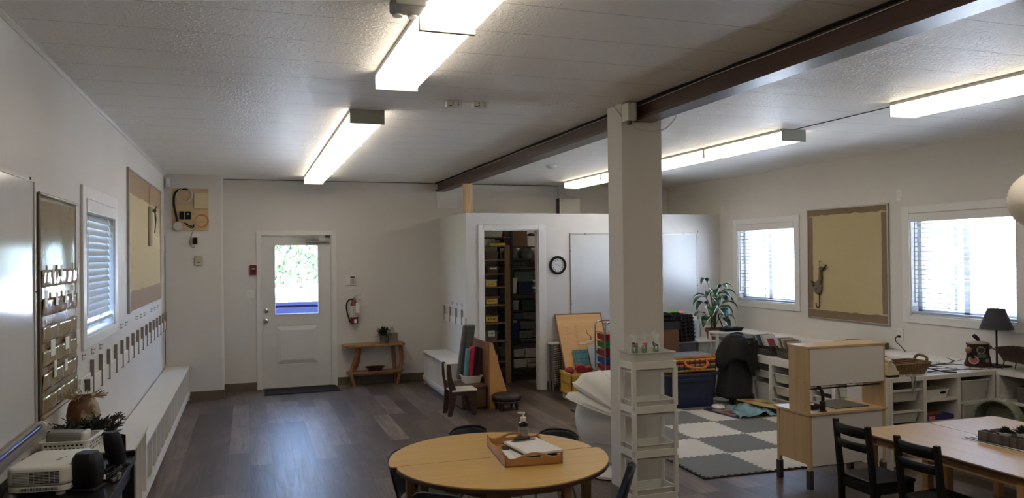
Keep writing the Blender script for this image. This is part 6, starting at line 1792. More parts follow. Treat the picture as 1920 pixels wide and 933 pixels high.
for i, (x, y, c) in enumerate(((5.30, 7.32, (160, 90, 70)), (5.38, 7.12, (104, 118, 92)), (5.46, 6.92, (118, 84, 76)), (5.30, 7.12, (186, 160, 90)), (5.38, 6.88, (150, 130, 84)))):
    MB().prism(rrect(.10, .13, .02, 3, x, y), 'xy', .0962, .0968).build('mat_patch', mat('mat_patch_%d' % i, c, .6), t)
for i, (pts, c, lab) in enumerate((([(4.80, 7.30), (4.98, 7.26), (4.99, 6.98), (4.84, 6.94)], (150, 140, 136), 'white and red magazine sticking out of the pale blue bag'), ([(4.76, 7.40), (4.86, 7.44), (4.93, 6.92), (4.83, 6.87)], (46, 46, 84), 'dark blue folder edge under the pale blue bag'))):
    tag(MB().prism(pts, 'xy', .0135, .022 + .012 * (1 - i)).build('magazine', mat('floor_magazine_%d' % i, c, .3, var=.35, vscale=18)), lab, 'magazine')
tag(MB().prism([(4.83, 7.18), (4.95, 7.16), (4.96, 7.02), (4.86, 7.0)], 'xy', .0345, .037).build('leaflet', mat('red_leaflet', (150, 70, 60), .35, var=.3, vscale=30)), 'small reddish leaflet on the white magazine by the bag', 'leaflet')
m = MB().ball((4.90, 7.33, .05), (.07, .09, .03), 14, 8)
tag(m.build('white_roll', mat('white_plastic_roll', (206, 202, 200), .25), smooth=1.), 'white plastic roll at the edge of the pale blue bag', 'roll')
# ---------------------------------------------------------------- foam mats
MLG = mat('light_foam', (196, 192, 182), .85, var=.02, bump=.3, bscale=300)
MDG = mat('dark_foam', (108, 110, 108), .85, var=.02, bump=.3, bscale=300)
MEDGE = mat('black_foam_edge', (30, 30, 30), .85)
TS = .568
MO = Vector((3.325, 5.165, 0)); MA = Vector((TS, -.011 * TS, 0)); MBv = Vector((.018, TS, 0))
def foam(i, j, label, m_, group):
    n = 9; d = .022
    rect = []
    def edge(p0, du, nv, inward):
        out = []
        for k in range(n):
            for f, o in ((.12, 0), (.32, 1), (.68, 1), (.88, 0)):
                out.append(p0 + du * ((k + f) / n) + nv * (d * o * inward))
        return out
    ea, eb = MA.normalized(), MBv.normalized()
    p = MO + MA * i + MBv * j
    pts = edge(p, MA, eb, 1) + edge(p + MA, MBv, ea, 1) + edge(p + MA + MBv, -MA, eb, 1) + edge(p + MBv, -MBv, ea, 1)
    # neighbours share the same zigzag: teeth point +b on both horizontal edges and +a on both vertical ones
    mb = MB().prism([(q_.x, q_.y) for q_ in pts], 'xy', .0008, .0115)
    return tag(mb.build('foam_tile', m_), label, 'floor mat', group)
ords = ('first', 'second', 'third', 'fourth', 'fifth', 'sixth')
for i in range(0, 4):
    for j in range(0, 5):
        dark = (i + j) % 2 == 0
        foam(i, j, '%s grey foam tile, %s row from the near edge, %s from the column' % ('dark' if dark else 'light', ords[j], ords[i]), MDG if dark else MLG, 'interlocking foam floor tiles')
def edge_strip(mb, p, du, nv, n):
    for k in range(n):
        a, b = p + du * ((k + .30) / n), p + du * ((k + .70) / n)
        mb.prism([(v.x, v.y) for v in (a, b, b + nv * .022, a + nv * .022)], 'xy', .0006, .0105)
        a, b = p + du * (k / n), p + du * ((k + 1) / n)
        mb.prism([(v.x, v.y) for v in (a - nv * .007, b - nv * .007, b + nv * .004, a + nv * .004)], 'xy', .0006, .010)
mb = MB()
edge_strip(mb, MO, MA * 4, Vector((0, 1, 0)), 36)
edge_strip(mb, MO, MBv * 5, Vector((1, 0, 0)), 45)
struct(mb.build('trim_9', MEDGE), 'black toothed edging of the foam mat floor', 'trim')

# ---------------------------------------------------------------- storage unit facing the room
t = thing('storage_unit', 'white open storage unit facing the room with the woven tray and twigs on top', 'storage unit', (5.38, 5.05, 0))
AX0, AX1, AY0, AY1 = 4.82, 5.945, 4.83, 5.30
MB().box(AX0 - .002, AX1, AY0 - .003, AY1, .70, .735).build('unit_top', WHITE, t, bevel=.003)
for x in (AX0, AX1 - .03): MB().box(x, x + .03, AY0, AY1, 0, .70).build('side_panel', WHITE, t, bevel=.002)
for x in (5.163, 5.528): MB().box(x, x + .035, AY0, AY1, .03, .70).build('divider', WHITE, t, bevel=.002)
MB().box(AX0 + .03, AX1 - .03, AY1 - .012, AY1, .03, .70).build('back_panel', PLASD, t)
MB().box(AX0 + .03, AX1 - .03, AY0 + .01, AY1, .03, .05).build('base_board', WHITE, t)
for x0_, x1_, zs in ((5.198, 5.528, (.535, .36, .19)), (5.563, AX1 - .03, (.495,))):
    for z in zs: MB().box(x0_, x1_, AY0 + .004, AY1 - .012, z - .016, z).build('shelf', WHITE, t)
for z in (.625, .455, .28): MB().box(4.85, 5.163, AY0 + .004, AY0 + .012, z - .004, z + .002).build('runner', WHITE, t)
for i, (z, h) in enumerate(((.636, .10), (.466, .10), (.30, .16))):
    bin_((5.006, 5.03, z - h), .286, .36, h, 'frosted drawer bin, %s in the unit column under the woven tray' % ('topmost', 'middle', 'lowest')[i], TRANS, 0)
tag(MB().bar((4.86, 4.93, .668), (4.98, 4.95, .642), .016, .012).build('black_stick', BLACK), 'black stick lying in the topmost bin under the woven tray', 'stick')
tag(MB().ball((4.90, 4.92, .475), (.03, .03, .016), 10, 6).build('dark_toy', DKWOOD, smooth=1.), 'dark small toy in the middle bin under the woven tray', 'toy')
tag(MB().ball((4.97, 4.94, .478), (.026, .03, .016), 10, 6).build('dark_toy', mat('maroon_toy', (70, 40, 40), .5), smooth=1.), 'maroon small toy in the middle bin under the woven tray', 'toy')
t = thing('white_caddy', 'shallow white tray with an oval hand hole on the unit middle shelf', 'tray', (5.36, 5.0, .536))
m = open_box(MB(), .22, .28, .26, .31, .075, .004, (5.345, 5.01, .5365)); m.build('tray', PLAS, t, smooth=.5)
m = MB().lathe([(0, -.001), (.030, -.001), (.030, .001), (0, .001)], (0, 0, 0), 20, axis='y')
m.v = [(a * 1.0 + 5.40, b + 4.8585 - (c * .55) * .2, c * .42 + .583) for a, b, c in m.v]; m.build('hand_hole', BLACK, t)
for k, (x, a, z) in enumerate(((5.27, .12, .605), (5.33, -.05, .602))):
    tag(MB().cbox((x, 4.98, .617), (.16, .02, .014), (0, a, .35)).build('black_tool', BLACK), 'black bar lying in the shallow white tray, ' + ('left one' if k == 0 else 'right one'), 'tool')
for k, (z0_, z1_, c, lab) in enumerate(((.362, .40, (44, 52, 118), 'blue board game box with a red square on the unit shelf'), (.402, .425, (120, 84, 52), 'brown board game box on top of the blue box'))):
    t = thing('game_box', lab, 'board game', (5.36, 4.98, z0_), 0, 'board games in the storage unit')
    MB().box(5.21 if k == 0 else 5.205, 5.505 if k == 0 else 5.40, 4.85 + .02 * k, 5.12, z0_, z1_).build('box', mat('game_box_%d' % k, c, .45, var=.2, vscale=14), t, bevel=.002)
    if k == 0:
        MB().box(5.235, 5.30, 4.8485, 4.85, .364, .399).build('red_square', mat('red_square', (170, 44, 44), .5), t)
        mm = MB(); q = random.Random(5)
        for i in range(4):
            for j in range(3): mm.box(5.241 + i * .015, 5.249 + i * .015, 4.848, 4.8485, .368 + j * .011, .373 + j * .011)
        mm.build('red_square_print', PAPER, t)
        mm = MB()
        for i in range(14): mm.box(5.325 + i * .012, 5.325 + i * .012 + .008, 4.8485, 4.85, .376, .376 + (.012 if i % 3 else .016))
        mm.build('title_print', mat('maroon_print', (110, 44, 60), .5), t)
bin_((5.738, 5.02, .4965), .30, .37, .172, 'large white drawer bin in the unit corner column, upper one', TRANS, 0)
bin_((5.738, 5.02, .27), .30, .37, .205, 'large white drawer bin in the unit corner column, lower one', TRANS, 0)
# unit along the right wall
t = thing('storage_unit', 'white storage unit along the right wall under the lamp, grey fabric bins inside', 'storage unit', (6.13, 4.2, 0))
MB().box(5.95, XR - .003, 3.3, 4.835, .70, .735).build('unit_top', WHITE, t, bevel=.003)
for y in (3.3, 4.06, 4.80): MB().box(5.953, XR - .015, y, y + .032, 0, .70).build('upright', WHITE, t, bevel=.002)
for z in (.49, .25, .03): MB().box(5.957, XR - .015, 3.332, 4.80, z - .018, z).build('shelf', WHITE, t)
MB().box(XR - .015, XR - .004, 3.3, 4.83, 0, .70).build('back_panel', PLASD, t)
FB = weave('grey_fabric_bin', (84, 84, 82), (112, 112, 108), 120, .95, .2)
for i, (y, z, lab) in enumerate(((4.55, .4905, 'grey fabric bin on the upper wall unit shelf nearer the corner'), (4.24, .4905, 'grey fabric bin on the upper wall unit shelf by the photo edge'), (4.55, .2505, 'grey fabric bin on the lower wall unit shelf nearer the corner'), (4.24, .2505, 'grey fabric bin on the lower wall unit shelf by the photo edge'))):
    t = thing('fabric_bin', lab, 'bin', (6.1, y, z), 0, 'grey fabric bins in the wall unit')
    open_box(MB(), .26, .27, .27, .28, .13, .006, (6.13, y, z)).build('bin', FB, t, smooth=.5)
    MB().prism(rrect(.24, .25, .03, 4, 6.13, y), 'xy', z + .09, z + .14).build('dark_contents', BLACKM, t, bevel=.02)

# ---------------------------------------------------------------- things on the white units
ZT = .7365
BASK = WICKL
t = thing('woven_tray', 'long straw basket with two arched handles on the white storage unit', 'basket', (5.16, 5.02, ZT))
m = MB()
for i in range(6):
    z = ZT + .011 + i * .0155
    w_, d_ = .34 + .014 * i, .20 + .012 * i
    m.tube([(x + 5.145, y + 5.02, z) for x, y in rrect(w_, d_, .07, 5)], .0095, 7, True)
m.prism(rrect(.33, .19, .07, 5, 5.145, 5.02), 'xy', ZT, ZT + .01)
m.build('basket', BASK, t, smooth=.9)
for x in (4.955, 5.335):
    MB().tube(smooth_path([(x, 4.96, ZT + .09), (x + (.01 if x > 5.1 else -.01), 4.965, ZT + .122), (x, 5.02, ZT + .14), (x + (.01 if x > 5.1 else -.01), 5.075, ZT + .122), (x, 5.08, ZT + .09)]), .0115, 8).build('handle', BASK, t, smooth=.9)
# telephone
t = thing('telephone', 'cream desk telephone with coiled cord beside the play kitchen', 'telephone', (4.86, 4.90, ZT))
CRM = mat('cream_phone', (206, 196, 160), .35, var=.03)
MB().prism([(4.845, 0), (4.845, .02), (4.82, .075), (4.785, .10), (4.74, .11), (4.74, 0)], 'xz', 0, 0.001) if False else None
m = MB().prism([(4.83, ZT + .016), (4.945, ZT + .016), (4.945, ZT + .045), (4.925, ZT + .05), (4.905, ZT + .095), (4.87, ZT + .115), (4.83, ZT + .115)], 'xz', 4.855, 4.99); m.build('phone_body', CRM, t, bevel=.008, seg=3)
MB().box(4.828, 4.94, 4.858, 4.985, ZT + .0005, ZT + .017).build('phone_foot', BLACKM, t)
m = MB().tube(smooth_path([(4.84, 4.84, ZT + .128), (4.85, 4.88, ZT + .14), (4.85, 4.96, ZT + .14), (4.84, 5.0, ZT + .128)]), .016, 8); m.build('handset', CRM, t, smooth=.9)
def coil(pts, r, n, wr):
    P = smooth_path(pts, 40); out = []
    for i, p in enumerate(P):
        tdir = (P[min(i + 1, len(P) - 1)] - P[max(i - 1, 0)]).normalized()
        a = tdir.orthogonal().normalized() if abs(tdir.z) > .9 else tdir.cross(Vector((0, 0, 1))).normalized()
        b = tdir.cross(a)
        th = 2 * PI * n * i / len(P)
        out.append(p + a * (r * math.cos(th)) + b * (r * math.sin(th)))
    return MB().tube(out, wr, 5)
coil([(4.945, 4.87, ZT + .012), (5.0, 4.84, ZT + .012), (5.03, 4.823, ZT + .006), (5.035, 4.817, ZT - .04), (5.035, 4.815, ZT - .095), (5.045, 4.8155, ZT - .115), (5.06, 4.815, ZT - .09), (5.065, 4.817, ZT - .03), (5.06, 4.822, ZT + .006), (5.02, 4.86, ZT + .011)], .0065, 56, .0022).build('coiled_cord', mat('cord_grey_white', (168, 162, 148), .5), t, smooth=.9)
tag(MB().prism([(5.36, 4.86), (5.52, 4.87), (5.50, 5.14), (5.34, 5.12)], 'xy', ZT, ZT + .0012).build('paper_sheet', PAPER), 'white paper sheet on the white unit right of the straw basket', 'paper')
# twigs
TWIG = mat('dark_twig', (52, 44, 40), .8, var=.2, vscale=30)
q = random.Random(77)
def twig(name, lab, main, r, subs):
    m = MB(); P = smooth_path(main, 5)
    m.tube(P, [r * (1 - .75 * i / len(P)) for i in range(len(P))], 6)
    for s_ in subs:
        p = P[int(s_[0] * (len(P) - 1))]
        pts = [p]; d = Vector((math.cos(s_[1]), math.sin(s_[1]), 0)); n = 5
        for k in range(n):
            d = (d + Vector((q.uniform(-.5, .5), q.uniform(-.5, .5), q.uniform(-.12, .16)))).normalized()
            nx = pts[-1] + d * (s_[2] / n)
            nx.z = max(ZT + .004, nx.z); pts.append(nx)
        m.tube(pts, [r * .5 * (1 - .7 * k / n) + .0006 for k in range(n + 1)], 5)
        if s_[2] > .09:
            b = pts[2]; d2 = Vector((math.cos(s_[1] + .8), math.sin(s_[1] + .8), .1))
            m.tube([b, b + d2 * s_[2] * .25, b + d2 * s_[2] * .4 + Vector((.01, .02, .01))], .0013, 4)
    return tag(m.build(name, TWIG, smooth=.9), lab, 'twig', 'twigs on the white units')
twig('twig', 'long dark forked twig lying across the white unit, thick end at the front edge', [(5.53, 4.84, ZT + .005), (5.46, 4.90, ZT + .008), (5.42, 5.0, ZT + .02), (5.46, 5.14, ZT + .02), (5.70, 5.20, ZT + .014), (5.92, 5.22, ZT + .02), (6.02, 5.35, ZT + .03)], .0075, [(.35, .4, .24), (.45, -.2, .3), (.55, .3, .25), (.6, -.4, .3), (.7, -.2, .2), (.8, .4, .2), (.9, 1.2, .14)])
twig('twig', 'thin dark twig on the white unit reaching towards the stump toy', [(5.34, 4.95, ZT + .006), (5.52, 4.93, ZT + .012), (5.72, 4.92, ZT + .012), (5.88, 5.0, ZT + .012), (5.96, 5.10, ZT + .01)], .004, [(.3, -.3, .14), (.45, -.5, .14), (.6, .6, .12), (.75, -.5, .18), (.9, -.2, .1)])
twig('twig', 'thin dark twig by the unit front edge under the lamp', [(5.66, 4.92, ZT + .012), (5.78, 4.87, ZT + .01), (5.90, 4.86, ZT + .01), (6.02, 4.88, ZT + .012)], .003, [(.3, -.9, .10), (.6, -.3, .10), (.8, .3, .08)])
twig('twig', 'dark twig behind the straw basket on the white units', [(5.00, 5.22, ZT + .006), (5.20, 5.20, ZT + .02), (5.40, 5.18, ZT + .016), (5.60, 5.20, ZT + .01)], .005, [(.2, .4, .14), (.45, .3, .16), (.65, -.4, .1), (.8, .6, .1)])
# stump toy
BRK = mat('stump_plush', (50, 34, 28), .95, var=.2, vscale=30)
t = thing('tree_stump_toy', 'brown plush tree stump toy with a pink window beside the lamp', 'toy', (6.03, 5.08, ZT))
SX, SY = 6.03, 5.06
MB().lathe([(0, 0), (.105, 0), (.108, .02), (.092, .06), (.086, .12), (.086, .18), (.092, .20), (0, .20)], (SX, SY, ZT), 24).build('stump', BRK, t, smooth=.9)
MB().lathe([(0, .20), (.084, .20), (.080, .211), (.055, .218), (0, .22)], (SX, SY, ZT), 24).build('stump_top', mat('beige_plush', (176, 164, 150), .95), t, smooth=.9)
MB().tube([(SX + .01, SY, ZT + .22), (SX - .02, SY - .01, ZT + .245), (SX - .055, SY - .01, ZT + .268)], [.014, .017, .018], 10).build('top_branch', BRK, t, smooth=.9)
MB().tube([(SX - .07, SY - .03, ZT + .075), (SX - .12, SY - .03, ZT + .12), (SX - .13, SY - .03, ZT + .135)], [.02, .018, .018], 10).build('side_branch', BRK, t, smooth=.9)
MB().ball((SX - .145, SY - .03, ZT + .15), (.032, .02, .028), 12, 8).build('branch_knot', mat('tan_plush', (150, 116, 84), .95), t, smooth=1.)
MB().ball((SX + .085, SY - .045, ZT + .165), (.02, .02, .018), 10, 7).build('side_bud', mat('grey_plush', (110, 104, 96), .95), t, smooth=1.)
VX = Vector((-SX, -SY, 0)).normalized(); VN = Vector((VX.y, -VX.x, 0))
if VN.x < 0: VN = -VN
def patch(u, z, ru, rz_, r0, m_, nm_, d=.0, ringw=0):
    """round patch on the stump's side facing the room"""
    mb = MB(); n = 24
    def P(k, f):
        a = 2 * PI * k / n
        uu = u + ru * f * math.cos(a); zz = z + rz_ * f * math.sin(a)
        R_ = r0 + d
        return Vector((SX, SY, ZT + zz)) + VN * uu + VX * math.sqrt(max(0, R_ * R_ - uu * uu))
    if ringw:
        mb.tube([P(k, 1) for k in range(n)], ringw, 6, True)
    else:
        c = Vector((SX, SY, ZT + z)) + VN * u + VX * math.sqrt(max(0, (r0 + d) ** 2 - u * u))
        mb.add([c] + [P(k, .95) for k in range(n)], [(0, 1 + k, 1 + (k + 1) % n) for k in range(n)])
    return mb.build(nm_, m_, t, smooth=1.)
PK = mat('pink_plush', (170, 96, 100), .95); PKR = mat('pale_pink_ring', (190, 158, 156), .9); GYR = mat('grey_ring', (128, 122, 114), .9); GN = mat('grey_green_plush', (84, 104, 88), .95)
patch(-.032, .062, .034, .030, .098, PK, 'pink_window', .004); patch(-.032, .062, .035, .031, .100, PKR, 'window_ring', .004, .0055)
patch(.022, .148, .028, .028, .088, mat('dark_window', (62, 62, 58), .9), 'dark_window', .003); patch(.022, .148, .029, .029, .088, GYR, 'window_ring', .005, .005)
for u in (.012, .045): patch(u, .10, .021, .020, .089, GN, 'leaf_patch', .004)
patch(.068, .06, .016, .02, .094, GYR, 'side_patch', .004)
# lamp
t = thing('table_lamp', 'table lamp with dark grey cone shade in front of the near window', 'lamp', (6.19, 4.99, ZT))
LX, LY = 6.165, 4.99
MB().box(LX - .10, LX + .075, LY - .085, LY + .085, ZT, ZT + .012).build('base', BLACKM, t, bevel=.003)
MB().tube([(LX, LY, ZT + .012), (LX, LY, ZT + .50)], .0075, 10).build('stem', BLACKM, t, smooth=.8)
SHD = mat('dark_grey_shade', (66, 68, 74), .9, var=.05, vscale=60, bump=.2, bscale=200)
MB().lathe([(.128, .325), (.129, .325), (.068, .50), (.067, .50)], (LX, LY, ZT), 40, cap=False).build('shade', SHD, t, smooth=.9, solid=.002)
MB().tube([(LX - .067, LY, ZT + .49), (LX + .067, LY, ZT + .49)], .002, 5).tube([(LX, LY - .067, ZT + .49), (LX, LY + .067, ZT + .49)], .002, 5).build('shade_frame', BLACKM, t)
MB().lathe([(0, .40), (.016, .40), (.016, .45), (.028, .47), (.0, .48)], (LX, LY, ZT), 12).build('bulb_socket', BLACKM, t, smooth=.8)
t = thing('headphones', 'black headphones between the stump toy and the lamp stem', 'headphones', (6.17, 5.08, ZT))
MB().tube(smooth_path([(6.18, 5.16, ZT + .03), (6.155, 5.13, ZT + .085), (6.15, 5.10, ZT + .115), (6.155, 5.085, ZT + .11), (6.18, 5.075, ZT + .08), (6.19, 5.075, ZT + .04)]), .006, 7).build('band', BLACK, t, smooth=.9)
MB().ball((6.185, 5.085, ZT + .036), (.018, .018, .034), 12, 8).build('ear_cup', BLACK, t, smooth=1.)
tag(MB().tube(smooth_path([(6.11, 5.02, ZT + .004), (6.06, 4.95, ZT + .004), (6.09, 4.92, ZT + .004), (6.10, 4.97, ZT + .004)]), .003, 6).build('cord', BLACK, smooth=.9), 'thin black cord lying by the lamp base', 'cord')
t = thing('wheelbarrow_planter', 'brown metal wheelbarrow planter with soil beside the lamp', 'planter', (6.13, 4.74, ZT))
RST = mat('rusty_metal', (62, 48, 42), .6, .3, var=.2, vscale=20)
m = MB()
def bw(z, x0_, x1_, y0_, y1_): return [(x0_, y0_, z), (x1_, y0_, z), (x1_, y1_, z), (x0_, y1_, z)]
v = bw(ZT + .075, 6.03, 6.17, 4.60, 4.82) + bw(ZT + .19, 5.99, 6.21, 4.52, 4.87) + bw(ZT + .19, 5.996, 6.204, 4.526, 4.864) + bw(ZT + .08, 6.036, 6.164, 4.606, 4.814)
m.add(v, [(3, 2, 1, 0)] + [(j * 4 + i, j * 4 + (i + 1) % 4, (j + 1) * 4 + (i + 1) % 4, (j + 1) * 4 + i) for j in range(3) for i in range(4)] + [(12, 13, 14, 15)])
m.build('tub', RST, t)
MB().box(6.005, 6.195, 4.54, 4.855, ZT + .165, ZT + .172).build('soil', SOIL, t)
m = MB(); q = random.Random(3)
for i in range(26): m.ball((6.05 + .1 * q.random(), 4.60 + .2 * q.random(), ZT + .172 + .012 * q.random()), (.016, .018, .012), 7, 5)
m.build('soil_lumps', SOIL, t, smooth=1.)
for x in (6.03, 6.17):
    MB().tube([(x, 4.62, ZT + .07), (x, 4.80, ZT + .085), (x, 4.90, ZT + .165), (x, 4.94, ZT + .175)], .005, 6).build('handle_bar', RST, t, smooth=.9)
    MB().tube([(x, 4.81, ZT + .08), (x + (.006 if x > 6.1 else -.006), 4.83, ZT + .003)], .005, 6).build('leg', RST, t)
m = MB().tube([(6.10, 4.575 + .05 * math.cos(a), ZT + .055 + .05 * math.sin(a)) for a in [2 * PI * i / 24 for i in range(24)]], .004, 6, True)
for i in range(6): m.tube([(6.10, 4.575, ZT + .055), (6.10, 4.575 + .05 * math.cos(i * PI / 3), ZT + .055 + .05 * math.sin(i * PI / 3))], .002, 5)
m.build('wheel', RST, t, smooth=.9)
tag(MB().tube(smooth_path([(XR - .012, 6.178, .875), (XR - .05, 6.185, .87), (XR - .07, 6.17, .83), (XR - .055, 6.12, .78), (XR - .07, 6.05, .738)]), .0045, 6).build('electric_cord', BLACK, smooth=.9), 'black plug and cord dropping from the right wall outlet to the ledge', 'cord')
tag(MB().cbox((XR - .022, 6.178, .876), (.026, .024, .022)).build('plug', BLACK, bevel=.004), 'black plug in the right wall outlet above the ledge', 'plug')
# duck on the right board
t = thing('wooden_duck_hook', 'carved brown duck with a metal hook pinned to the right burlap board', 'ornament', (XR - .03, 7.31, 1.2))
DW = mat('duck_wood', (104, 86, 66), .6, var=.3, vscale=40); DX = XR - .035
def duc(u, z, r):  return ((DX, u, z), r)
m = MB().ball((DX, 7.34, 1.335), (.02, .07, .08), 16, 10); m.build('body', mat('duck_feathers', (96, 90, 82), .6, var=.6, vscale=60), t, smooth=1.)
MB().tube(smooth_path([(DX, 7.315, 1.37), (DX, 7.295, 1.43), (DX, 7.293, 1.50), (DX, 7.29, 1.545)]), [.026 - .010 * i / 18 for i in range(19)], 9).build('neck', DW, t, smooth=.9)
MB().ball((DX, 7.285, 1.555), (.02, .034, .028), 12, 8).build('head', DW, t, smooth=1.)
MB().tube([(DX, 7.265, 1.553), (DX, 7.23, 1.562), (DX, 7.195, 1.602)], [.016, .012, .006], 8).build('beak', DKWOOD, t, smooth=.9)
MB().tube([(DX, 7.385, 1.36), (DX, 7.42, 1.385), (DX, 7.44, 1.41)], [.03, .022, .008], 8).build('tail', DKWOOD, t, smooth=.9)
MB().tube(smooth_path([(DX, 7.315, 1.27), (DX, 7.315, 1.18), (DX, 7.315, 1.125), (DX - .0, 7.335, 1.10), (DX, 7.36, 1.105), (DX, 7.372, 1.13), (DX, 7.368, 1.15)]), .006, 7).build('hook', mat('dark_iron', (40, 32, 28), .5, .5), t, smooth=.9)
MB().tube([(DX, 7.305, 1.55), (DX, 7.308, 1.64)], .002, 5).cbox((DX + .01, 7.308, 1.64), (.03, .008, .008)).build('hanging_wire', BLACKM, t)
# paper lantern
t = thing('paper_lantern', 'white round paper lantern hanging at the right photo edge', 'lantern', (4.80, 3.55, 2.08))
m = MB(); n = 46
pr = []
for i in range(n + 1):
    th = PI * (.04 + .92 * i / n)
    r = .20 * math.sin(th) + (.003 if i % 2 else -.003)
    pr.append((r, -.20 * math.cos(th)))
LN = Vector((4.925, 3.64, 2.073))
m.lathe(pr, tuple(LN), 40, cap=False)
ln = mat('paper_lantern_white', (214, 206, 192), .85, var=.03)
m.build('paper_globe', ln, t, smooth=1.3)
m = MB()
for i in range(2, n, 2): m.tube([(LN.x + (pr[i][0] - .002) * math.cos(a), LN.y + (pr[i][0] - .002) * math.sin(a), LN.z + pr[i][1]) for a in [2 * PI * k / 36 for k in range(36)]], .0008, 4, True)
m.build('bamboo_rings', mat('bamboo', (190, 176, 150), .7), t)
MB().tube([(LN.x, LN.y, LN.z + .19), (LN.x, LN.y, ZC - .001)], .0025, 6).build('cord', CABLE, t)

# ---------------------------------------------------------------- play kitchen
t = thing('play_kitchen', 'birch and white play kitchen seen from its back, with faucet and hob', 'play kitchen', (4.25, 4.86, 0))
KX0, KX1, KY0, KY1 = 3.895, 4.612, 4.665, 5.045
WP = mat('kitchen_white_panel', (206, 204, 202), .4, var=.01)
KF = mat('kitchen_grey_foot', (62, 60, 60), .5)
for x in (KX0, KX1 - .034):
    for y in (KY0 + .004, KY1 - .036):
        MB().box(x + .003, x + .031, y, y + .03, .10, .54).build('corner_post', BIRCH, t, bevel=.002)
        MB().box(x - .001, x + .035, y - .004, y + .036, 0, .135).build('foot', KF, t, bevel=.002)
for x in (KX0 + .008, KX1 - .02): MB().box(x, x + .012, KY0 + .034, KY1 - .036, .175, .54).build('side_panel', BIRCH, t)
MB().box(KX0 + .03, KX1 - .03, KY0 + .006, KY0 + .018, .165, .54).build('white_back_panel', WP, t)
MB().box(KX0 + .03, KX1 - .03, KY0 + .02, KY1 - .03, .17, .186).build('bottom_board', BIRCHX, t)
MB().box(KX0 + .30, KX0 + .312, KY0 + .02, KY1 - .03, .186, .54).build('inner_divider', BIRCH, t)
for x0_, x1_ in ((KX0 + .04, KX0 + .30), (KX0 + .32, KX1 - .04)):
    dr = MB().box(x0_, x1_, KY1 - .022, KY1 - .008, .19, .53).build('door', WP, t, bevel=.003)
    MB().box(x0_ + .03, x1_ - .03, KY1 - .006, KY1 + .008, .49, .50).build('handle', KF, dr)
# worktop with a sink hole
sx_, sy_, sr = 4.03, 4.86, .105
hole = [(sx_ + sr * math.cos(a), sy_ + sr * math.sin(a)) for a in [2 * PI * i / 32 for i in range(32)]]
out = []
for a in [2 * PI * i / 32 for i in range(32)]:
    c_, s_ = math.cos(a), math.sin(a)
    X1_, X0_ = KX1 + .012 - sx_, sx_ - KX0 + .012; Y1_, Y0_ = KY1 + .012 - sy_, sy_ - KY0 + .008
    k_ = min((X1_ / c_ if c_ > 1e-6 else 1e9), (X0_ / -c_ if c_ < -1e-6 else 1e9), (Y1_ / s_ if s_ > 1e-6 else 1e9), (Y0_ / -s_ if s_ < -1e-6 else 1e9))
    out.append((sx_ + c_ * k_, sy_ + s_ * k_))
cor = [(KX0 - .012, KY0 - .008), (KX1 + .012, KY0 - .008), (KX1 + .012, KY1 + .012), (KX0 - .012, KY1 + .012)]
for cx_, cy_ in cor:
    k_ = min(range(32), key=lambda i: (out[i][0] - cx_) ** 2 + (out[i][1] - cy_) ** 2); out[k_] = (cx_, cy_)
m = MB()
vs = [(x, y, z) for z in (.541, .558) for ring_ in (hole, out) for x, y in ring_]
fs = []
for i in range(32):
    j = (i + 1) % 32
    fs += [(i, j, 32 + j, 32 + i), (64 + i, 64 + j, 96 + j, 96 + i), (i, j, 64 + j, 64 + i), (32 + i, 32 + j, 96 + j, 96 + i)]
m.add(vs, fs).build('worktop', BIRCHX, t)
MB().lathe([(.112, .0), (.114, .004), (.105, .005), (.095, -.06), (.06, -.075), (0, -.076)], (sx_, sy_, .5585), 28, cap=False).build('sink_bowl', mat('dark_sink', (34, 32, 32), .4), t, smooth=.8)
MB().box(4.20, 4.515, 4.735, 5.03, .558, .563).build('hob', mat('dark_hob', (44, 40, 38), .3), t, bevel=.002)
MB().prism([(4.33, 4.90), (4.39, 4.885), (4.395, 4.895), (4.335, 4.91)], 'xy', .563, .5634).build('hob_mark', MGREY, t)
tap = mat('dark_tap', (52, 46, 42), .35, .5)
MB().lathe([(0, 0), (.03, 0), (.03, .006), (.021, .008), (.021, .055), (.024, .058), (.021, .075), (0, .075)], (4.052, 4.705, .558), 16).build('tap_body', tap, t, smooth=.6)
MB().tube(smooth_path([(4.052, 4.705, .62), (4.052, 4.705, .69), (4.035, 4.73, .742), (4.0, 4.77, .755), (3.96, 4.805, .745), (3.95, 4.815, .70)]), .0125, 9).build('tap_spout', tap, t, smooth=.9)
MB().tube([(4.07, 4.70, .60), (4.00, 4.71, .605)], .011, 9).ball((3.995, 4.711, .605), .016, 10, 7).build('tap_lever', tap, t, smooth=.9)
# upper part
for x in (KX0 + .003, KX1 - .015): MB().box(x, x + .012, KY0, KY0 + .225, .558, 1.035).build('upper_side_panel', BIRCH, t)
MB().box(KX0 - .004, KX1 + .004, KY0 - .004, KY0 + .23, 1.035, 1.05).build('top_board', BIRCHX, t, bevel=.002)
MB().box(KX0 + .015, KX1 - .015, KY0 + .003, KY0 + .013, .758, 1.035).build('white_upper_panel', WP, t)
MB().box(KX0 + .015, KX1 - .015, KY0 + .013, KY0 + .20, .765, .777).build('upper_shelf', WP, t)
MB().box(KX0 + .29, KX0 + .302, KY0 + .013, KY0 + .20, .777, 1.035).build('upper_divider', WP, t)
MB().box(KX0 + .49, KX0 + .53, KY0 + .03, KY0 + .1, .735, .765).build('utensil_clip', WP, t)
MB().tube([(KX0 + .015, KY0 + .05, .728), (KX1 - .015, KY0 + .05, .728)], .006, 8).build('utensil_rail', tap, t, smooth=.9)
MB().tube([(KX0 + .015, KY0 + .15, .728), (KX1 - .015, KY0 + .15, .728)], .006, 8).build('utensil_rail', tap, t, smooth=.9)
m = MB()
